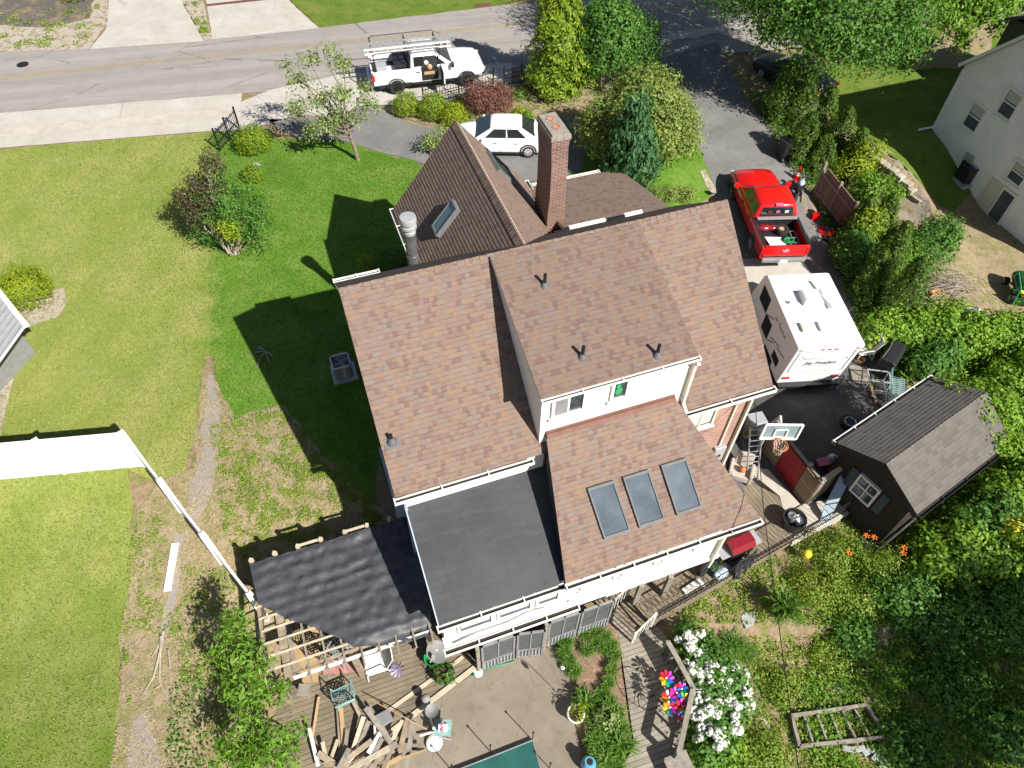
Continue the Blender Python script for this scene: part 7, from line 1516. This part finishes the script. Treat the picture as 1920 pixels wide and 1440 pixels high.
# vine bank around the shed
VB=[(1640,640,1.1,.9,'vine mound behind the beige chair'),(1690,640,1.3,1.0,'vine mound above the covered grill'),(1745,640,1.4,1.2,'vine mound below the brush pile'),(1800,660,1.5,1.2,'vine mound above the shed rear corner'),(1860,655,1.4,1.1,'vine mound below the green mower'),(1910,670,1.5,1.2,'vine mound at the right edge below the mower'),(1735,700,1.2,1.0,'dark vine mound between the covered grill and shed'),(1890,745,1.7,1.4,'tall vine mound right of the shed roof end'),(1930,800,1.6,1.3,'vine mound at the right edge beside the shed'),(1905,870,1.6,1.4,'vine mound right of the shed ridge end'),(1880,950,1.5,1.3,'vine mound below the shed right eave'),(1935,960,1.6,1.4,'vine mound at the right edge below the shed'),(1820,1000,1.3,1.2,'vine mound under the shed lower eave'),(1760,1055,1.2,1.2,'vine mound right of the leaning pole'),(1860,1055,1.3,1.3,'pale yellow tipped vine mound in the lower right'),(1925,1080,1.3,1.3,'yellow green vine mound at the lower right edge')]
for i,(px,py,h,r,lab) in enumerate(VB): 
    p=on(px,py); shrub(lab,p,[(0,0,h*.45,r,r*.9,h*.6),(r*.4,.3,h*.8,r*.6,r*.6,h*.4),(-r*.4,-.2,h*.6,r*.6,r*.55,h*.4)],'lf_vine' if i not in(6,12) else 'lf_mid',int(175*r),26,.17,(.1,.2),'vine mounds on the bank round the shed','vine_mound','vine',stems=3)
p=SH.matrix_basis@V((4.6,-.2,3.9)); shrub('leafy vine spilling over the rear end of the shed roof',V((p.x,p.y,1.3)),[(.1,.1,.3,.7,.9,.35),(.4,-.8,-.1,.7,.7,.4),(-.2,1.0,.1,.6,.7,.35),(.9,.3,-.2,.9,1.2,.8)],'lf_vine',170,22,.14,(.09,.17),name='roof_vine',cat='vine',stems=3)
# garden shrubs at the lower right
GS=[(1640,1075,.9,.8,'lf_weed','leafy perennial mass below the shed front'),(1560,1045,.7,.8,'lf_weed','light green perennials with orange lilies by the shed'),(1530,1110,.7,.8,'lf_weed','light green perennials right of the iris clump'),(1600,1135,.7,.7,'lf_weed','bushy perennials in the middle of the garden'),(1680,1130,1.0,1.0,'lf_mid','dark bushy shrub in the garden shade'),(1590,1195,.6,.7,'lf_mid','round leaved plants at the shade edge'),(1560,1235,.45,.6,'lf_weed','low light plants above the raised bed'),(1740,1180,.9,1.1,'lf_dark','dark shrub in deep garden shade'),(1830,1160,1.0,1.2,'lf_mid','shrub at the lower right in broken shade'),(1905,1190,1.0,1.1,'lf_dark','dark shrub at the lower right edge'),(1780,1290,.5,1.0,'lf_mid','low ground plant right of the raised bed'),(1460,1290,.35,.6,'lf_weed','light weeds left of the raised bed corner'),(1420,1420,.4,.7,'lf_weed','light weeds at the bottom below the flagstones'),(1340,1430,.5,.7,'lf_vine','green plants at the bottom below the hydrangea'),(1880,1380,.5,1.0,'lf_mid','low plants in the bottom right corner'),(1700,1400,.35,.8,'lf_mid','low plants in the dark right of the edging stones')]
for px,py,h,r,mt,lab in GS: p=on(px,py); wd=mt=='lf_weed'; h*=.65 if wd else 1; shrub(lab,p,[(0,0,h*.4,r,r*.85,h*.6),(r*.5,.3,h*.5,r*.55,r*.5,h*.5),(-r*.6,.3,h*.3,r*.5,r*.4,h*.35)],mt,int(110*r*r+40),44 if wd else 26,.17,(.04,.1) if wd else (.07,.16),name='garden_shrub',cat='plant',stems=4)
p=on(1893,1045); P,N=clump_points([(p.x,p.y,p.z+1.3,1.1,.9,.6)],26,14,.14); o=leaf_mesh('yellow_blossom',P,N,sizes(len(P),.07,.12),m['yflower']); tag(o,'yellow blossom spread over the right edge shrubs','blossom',kind='stuff')
LPX=((1602,1030),(1570,1061),(1616,1033),(1670,1052),(1668,1062))
for i,(px,py) in enumerate(LPX):
    p=on(px,py); t=thing('lily','orange lily bloom standing among the light green perennials','flower',p,group='orange lilies in the garden'); b=MB(); b.tube([(0,0,0),(0,0,.95)],.012,5); b.build('stem',m['green'],t); b=MB()
    for k in range(6): a=k*1.047; b.slab([(0,0,.95),(.06*math.cos(a-.3),.06*math.sin(a-.3),1.02),(.13*math.cos(a),.13*math.sin(a),1.0),(.06*math.cos(a+.3),.06*math.sin(a+.3),1.02)],.008)
    b.build('petals',m['lily'],t)
p=on(1505,1050); loose('garden_ball','yellow round garden ornament in the plants by the porch edge','ornament',m['yflower'],lambda b:(b.ball((0,0,.45),.15,.15,.13,n=16),b.cyl((0,0,0),.02,.4,6)),p,smooth=60)
# grasses
def blades(name,p,n,h,r,w,mat,parent,spread=1.0):
    vs=[];fs=[]
    for i in range(n):
        a=rnd.uniform(0,6.283); l=h*rnd.uniform(.6,1.15); lean=rnd.uniform(.15,1.0)*spread; b0=V((r*.35*rnd.gauss(0,.6),r*.35*rnd.gauss(0,.6),0)); d=V((math.cos(a),math.sin(a),0)); s=V((-d.y,d.x,0))*w/2
        q=[b0,b0+d*l*.3*lean+V((0,0,l*.55)),b0+d*l*.72*lean+V((0,0,l*(.8-.25*lean))),b0+d*l*lean+V((0,0,l*(.72-.6*lean)))]
        o=len(vs); vs+=[q[0]-s,q[0]+s,q[1]+s,q[1]-s,q[2]+s*.7,q[2]-s*.7,q[3]]; fs+=[(o,o+1,o+2,o+3),(o+3,o+2,o+4,o+5),(o+5,o+4,o+6)]
    me=bpy.data.meshes.new(name); me.from_pydata([tuple(v) for v in vs],[],fs); me.materials.append(mat); o=bpy.data.objects.new(name,me); COL.objects.link(o); o.parent=parent; return o
protos=[]
for i in range(3):
    t=thing('grass_clump','arching dark green grass clump edging the planting strip','grass clump',(0,0,0),group='ornamental grass clumps along the planting strip'); blades('blades',None,230,.42,.24,.022,m['lf_grass'],t); protos.append(t)
GP=((1058,1222),(1066,1242),(1078,1262),(1092,1190),(1112,1193),(1133,1196),(1146,1212),(1150,1232),(1128,1215),(1146,1258),(1140,1282),(1130,1300),(1142,1322),(1152,1345),(1112,1352),(1128,1368),(1148,1378),(1160,1368),(1110,1392),(1128,1402),(1150,1408),(1135,1430),(1115,1425),(1155,1438),(1098,1318),(1108,1332),(1135,1345),(1165,1400),(1100,1222),(1060,1205))
for i,(px,py) in enumerate(GP):
    q=at(px,py,-1.73); o=protos[i%3] if i<3 else copy_thing(protos[i%3],q,rnd.uniform(0,6.28)); o.location=q; o.rotation_euler.z=rnd.uniform(0,6.28); s=rnd.uniform(.7,1.1)*(1.3 if py>1310 else 1); o.scale=(s,s,s)
t=thing('iris_clump','large clump of tall strap leaves in the garden below the black cloth','grass clump',on(1462,1148)); blades('blades',None,190,1.15,.45,.05,m['lf_grass'],t,.75)
t=thing('grass_clump','dark fine grass tuft beside the flagstones and hydrangea','grass clump',on(1372,1215)); blades('blades',None,420,.6,.5,.02,m['lf_grass'],t)
t=thing('grass_clump','dark fine grass tuft right of the flagstone tuft','grass clump',on(1395,1228)); blades('blades',None,300,.5,.45,.02,m['lf_grass'],t)
p=at(1132,1350,-1.7); shrub('pale leaved plant among the grass clumps',p,[(0,0,.35,.3,.3,.3)],'lf_pale',14,18,.09,(.08,.14),name='perennial',cat='plant',stems=2)
# hydrangea with white bloom heads
hb=on(1330,1300); t=thing('hydrangea','large hydrangea covered in white bloom heads outside the deck railing','shrub',hb)
HL=[(1290,1215,.55,.55),(1320,1230,.5,.6),(1300,1250,.6,.7),(1330,1270,.75,.8),(1360,1290,.7,.8),(1315,1300,.65,.8),(1345,1330,.7,.8),(1315,1340,.5,.7),(1320,1385,.6,.7),(1345,1365,.55,.6),(1375,1320,.5,.6),(1285,1195,.35,.5),(1318,1420,.45,.5)]
L_=[]
for px,py,r,h in HL: q=on(px,py); L_.append((q.x,q.y,q.z+h*.75,r,r,h*.6))
P,N=clump_points(L_,360,20,.14,.6,(.6,1.0),-.2); leaf_mesh('foliage',P,N,sizes(len(P),.09,.16),m['lf_mid'],t,.7)
bm_=[]
for k in range(3):
    b=MB()
    for i in range(26): d=unit(1)[0]; b.ball(tuple(d*.075*rnd.uniform(.85,1.1)),.042,.042,.036,6)
    bm_.append(b)
heads=[]; blp=[(1272,1200),(1290,1192),(1300,1200),(1293,1213),(1312,1222),(1320,1232),(1326,1240)]
for px,py,r,h in HL[2:12]:
    for _ in range(10): a=rnd.uniform(0,6.28); k=rnd.uniform(.1,1)**.6; blp.append((px+10+k*r*52*math.cos(a),py-4+k*r*54*math.sin(a)))
src=[]
for i,(px,py) in enumerate(blp[:99]):
    z=on(px,py).z+rnd.uniform(.75,1.1); q=at(px,py,z)-hb
    if i<3: o=bm_[i].build('bloom_head',m['petal'],t,smooth=70); src.append(o)
    else: o=src[i%3].copy(); COL.objects.link(o); o.parent=t
    o.location=q; s=rnd.uniform(1.0,1.75); o.scale=(s,s,s*.9); o.rotation_euler=(rnd.uniform(0,3),rnd.uniform(0,3),0)
b=MB()
for l in L_: limb(b,(l[0]+rnd.uniform(-.2,.2),l[1]+rnd.uniform(-.2,.2),l[2]-l[5]*1.3),(l[0],l[1],l[2]+l[5]*.5),.02,.01,.05,4,5)
b.build('stems',m['bark'],t,world=True)
# leafy tree at the lower left, compound leaves
p=at(512,1425,-1.35); lb=[]
for px,py,z,r in ((437,1150,1.7,.22),(430,1172,1.6,.3),(452,1180,1.7,.28),(415,1205,1.6,.33),(460,1200,1.6,.25),(440,1225,1.7,.4),(480,1240,1.5,.35),(450,1280,1.6,.5),(490,1280,1.3,.4),(520,1300,1.0,.35),(470,1330,1.2,.4),(450,1385,1.0,.45),(500,1380,1.0,.5),(425,1415,.8,.35),(545,1370,.5,.3),(470,1440,1.0,.6),(530,1430,.7,.45)): lb.append(LW(px,py,z,r,.6))
tree('leafy young tree with compound leaves beside the pergola at the lower left',p,lb,'lf_bright',190,20,.12,(.1,.2),(p.x-.4,p.y+.9,.6),.1,name='walnut_tree',up=.9,wid=.34,shell=(.3,1.0))
# trees just outside the picture whose shade falls on the garden
p=V((21.3,-1.8,-2.4)); lo=[(21.4,-1.2,8,2.4,2.2,1.9),(19.8,-2.6,7,1.4,1.4,1.2),(23.2,1.0,8,2.2,2.0,1.8)]
tree('tall garden tree standing beyond the lower right corner',p,lo,'lf_mid',240,26,.35,(.18,.34),(21.2,-1.7,6),.3,name='garden_tree')
p=on(140,2); shrub('yellow green shrub in the dark bed at the top left',p,[(0,0,.5,.8,.6,.6)],'lf_yellow',60,22,.14,(.08,.15))
p=at(-40,-60,0); shrub('dark shrub beyond the top left corner bed',p,[(0,0,1.5,2.2,1.6,1.6)],'lf_dark',120,24,.25,(.12,.22))
# ground cover and weeds
def cover(name,label,polys,mt,ls,hmax,cat,dens=None,nrm=.55,wid=.6):
    P=[];N=[]
    for poly,n,sd in polys:
        pts=scatter([(q.x,q.y) for q in poly],n,dens,sd)
        for x,y in pts: P.append((x,y,terrain(x,y)+.03+hmax*rnd.random()**1.6)); N.append((rnd.gauss(0,nrm),rnd.gauss(0,nrm),1))
    o=leaf_mesh(name,P,N,sizes(len(P),*ls),m[mt],None,wid); tag(o,label,cat,kind='stuff')
pat=lambda s,lo,hi,o=0:(lambda x,y: sst(lo,hi,nz(x,y,s,o)*.65+nz(x,y,s*3.1,o+4)*.35))
cover('garden_cover','patchy green ground cover over the garden soil',[(pxpoly((1270,1150),(1390,1075),(1590,965),(1700,1010),(1990,900),(1990,1600),(1340,1600),(1390,1330),(1370,1260)),60000,3)],'lf_weed',(.035,.09),.12,'ground cover',pat(2.4,.36,.6))
cover('shade_cover','deep green ground cover in the shaded lower right garden',[(pxpoly((1540,1130),(1720,1060),(1990,1000),(1990,1600),(1560,1600),(1500,1350)),30000,4)],'lf_bright',(.05,.13),.22,'ground cover',pat(1.2,.3,.5,2))
cover('side_weeds','scattered weeds on the bare soil of the side yard',[(pxpoly((395,800),(440,790),(520,760),(640,880),(740,1000),(620,1060),(480,1090),(420,1000),(405,900)),15000,5),(pxpoly((235,1060),(262,960),(300,930),(318,1000),(300,1110),(310,1160),(345,1130),(345,1060),(420,1060),(470,1130),(420,1280),(335,1300),(335,1200),(260,1180),(255,1300),(240,1330),(228,1200)),4200,6)],'lf_weed',(.03,.075),.05,'weeds',pat(3.1,.4,.68,5))
cover('left_corner_weeds','leafy weeds in the shade under the lower left tree',[(pxpoly((320,1300),(430,1180),(490,1200),(510,1600),(300,1600)),2200,8)],'lf_mid',(.04,.1),.12,'weeds',pat(1.0,.38,.5,8))
cover('bank_cover','vine leaves covering the bank round the shed',[(pxpoly((1590,600),(1680,600),(1800,625),(1990,600),(1990,1020),(1760,1090),(1690,1010),(1780,930),(1865,840),(1850,740),(1760,700),(1690,720)),26000,9)],'lf_vine',(.09,.18),.4,'vines')
cover('slope_cover','leafy growth under the right hedge shrubs',[(pxpoly((1400,180),(1470,190),(1590,300),(1640,380),(1720,450),(1760,560),(1700,620),(1600,600),(1560,480),(1530,380),(1480,320)),16000,10)],'lf_mid',(.07,.15),.35,'ground cover')
cover('bed_plants','low plants in the street side garden bed',[(pxpoly((740,212),(870,175),(960,160),(1090,160),(1220,165),(1225,220),(1100,190),(1010,205),(960,235),(880,248),(830,235)),6000,11)],'lf_olive',(.05,.12),.15,'plants',pat(1.2,.45,.6,3))
cover('opposite_weeds','weeds in the beds across the street',[(pxpoly((-40,95),(-40,30),(190,10),(165,88)),1600,12),(pxpoly((345,10),(376,0),(396,70),(384,74)),500,13)],'lf_weed',(.06,.14),.12,'weeds',pat(1.0,.5,.62,1))

def lawn_blades(name,label,poly,n,mt,seed,dens=None):
    pts=scatter([(q.x,q.y) for q in poly],n,dens,seed); k=len(pts)
    P=np.array([(x,y,terrain(x,y)+.03) for x,y in pts]); N=np.stack([NR.normal(size=k),NR.normal(size=k),NR.uniform(.0,.5,k)],1)
    o=leaf_mesh(name,P,N,NR.uniform(.06,.14,k),m[mt],None,.22,droop=(0,0,1.2)); tag(o,label,'grass',kind='stuff')
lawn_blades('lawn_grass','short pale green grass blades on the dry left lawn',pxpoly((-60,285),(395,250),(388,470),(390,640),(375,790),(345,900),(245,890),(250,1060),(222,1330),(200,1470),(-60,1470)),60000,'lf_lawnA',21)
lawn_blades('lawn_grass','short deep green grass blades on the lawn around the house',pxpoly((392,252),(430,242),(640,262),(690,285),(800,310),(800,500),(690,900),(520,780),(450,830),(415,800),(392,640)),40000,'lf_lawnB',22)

def straw(poly,n,seed):
    pts=scatter([(q.x,q.y) for q in poly],n,pat(1.9,.35,.6,6),seed); k=len(pts)
    P=np.array([(x,y,terrain(x,y)+.035) for x,y in pts]); N=np.stack([NR.normal(size=k)*.5,NR.normal(size=k)*.5,np.ones(k)],1)
    return P,N
P1_,N1_=straw(pxpoly((385,690),(440,790),(520,760),(640,880),(740,1000),(620,1060),(480,1180),(420,1290),(300,1500),(200,1480),(225,1330),(245,1060),(300,900),(360,880)),16000,31); P2_,N2_=straw(pxpoly((1660,390),(1800,410),(1960,500),(1960,640),(1830,610),(1730,560)),6000,32); P3_,N3_=straw(pxpoly((1270,1150),(1390,1075),(1560,1000),(1560,1440),(1340,1440)),6000,33)
o=leaf_mesh('dead_grass',np.concatenate([P1_,P2_,P3_]),np.concatenate([N1_,N2_,N3_]),NR.uniform(.06,.16,len(P1_)+len(P2_)+len(P3_)),m['lf_straw'],None,.16); tag(o,'dead straw coloured grass lying on the bare soil','grass',kind='stuff')
# ------------------------------------------------------------------ camera and daylight
cam=bpy.data.cameras.new('camera'); co=bpy.data.objects.new('camera',cam); COL.objects.link(co)
cam.sensor_fit='HORIZONTAL'; cam.sensor_width=36; cam.lens=CAM_F/1920*36; cam.clip_start=.1; cam.clip_end=2000
Mx=Matrix((( _rt.x,_up.x,-_fw.x,0),(_rt.y,_up.y,-_fw.y,0),(_rt.z,_up.z,-_fw.z,CAM_H),(0,0,0,1))); co.matrix_world=Mx
scene.camera=co
w=bpy.data.worlds.new('World'); scene.world=w; w.use_nodes=True; t=w.node_tree
sky=t.nodes.new('ShaderNodeTexSky'); sky.sky_type='NISHITA'; sky.sun_disc=False
sdir=V((.719,-.695,.862)).normalized(); el=math.asin(sdir.z); sky.sun_elevation=el; sky.sun_rotation=math.atan2(sdir.x,sdir.y)
bg=t.nodes['Background']; t.links.new(sky.outputs[0],bg.inputs[0]); bg.inputs[1].default_value=.05
ld=bpy.data.lights.new('sun','SUN'); ld.energy=5.0; ld.angle=R(.5); ld.color=(1,.955,.88)
lo=bpy.data.objects.new('sun',ld); COL.objects.link(lo); lo.rotation_euler=sdir.to_track_quat('Z','Y').to_euler(); lo.location=(30,-30,60)
vs=scene.view_settings; vs.view_transform='Standard'; vs.look='None'; vs.exposure=.85; vs.gamma=1
scene.render.use_persistent_data=False
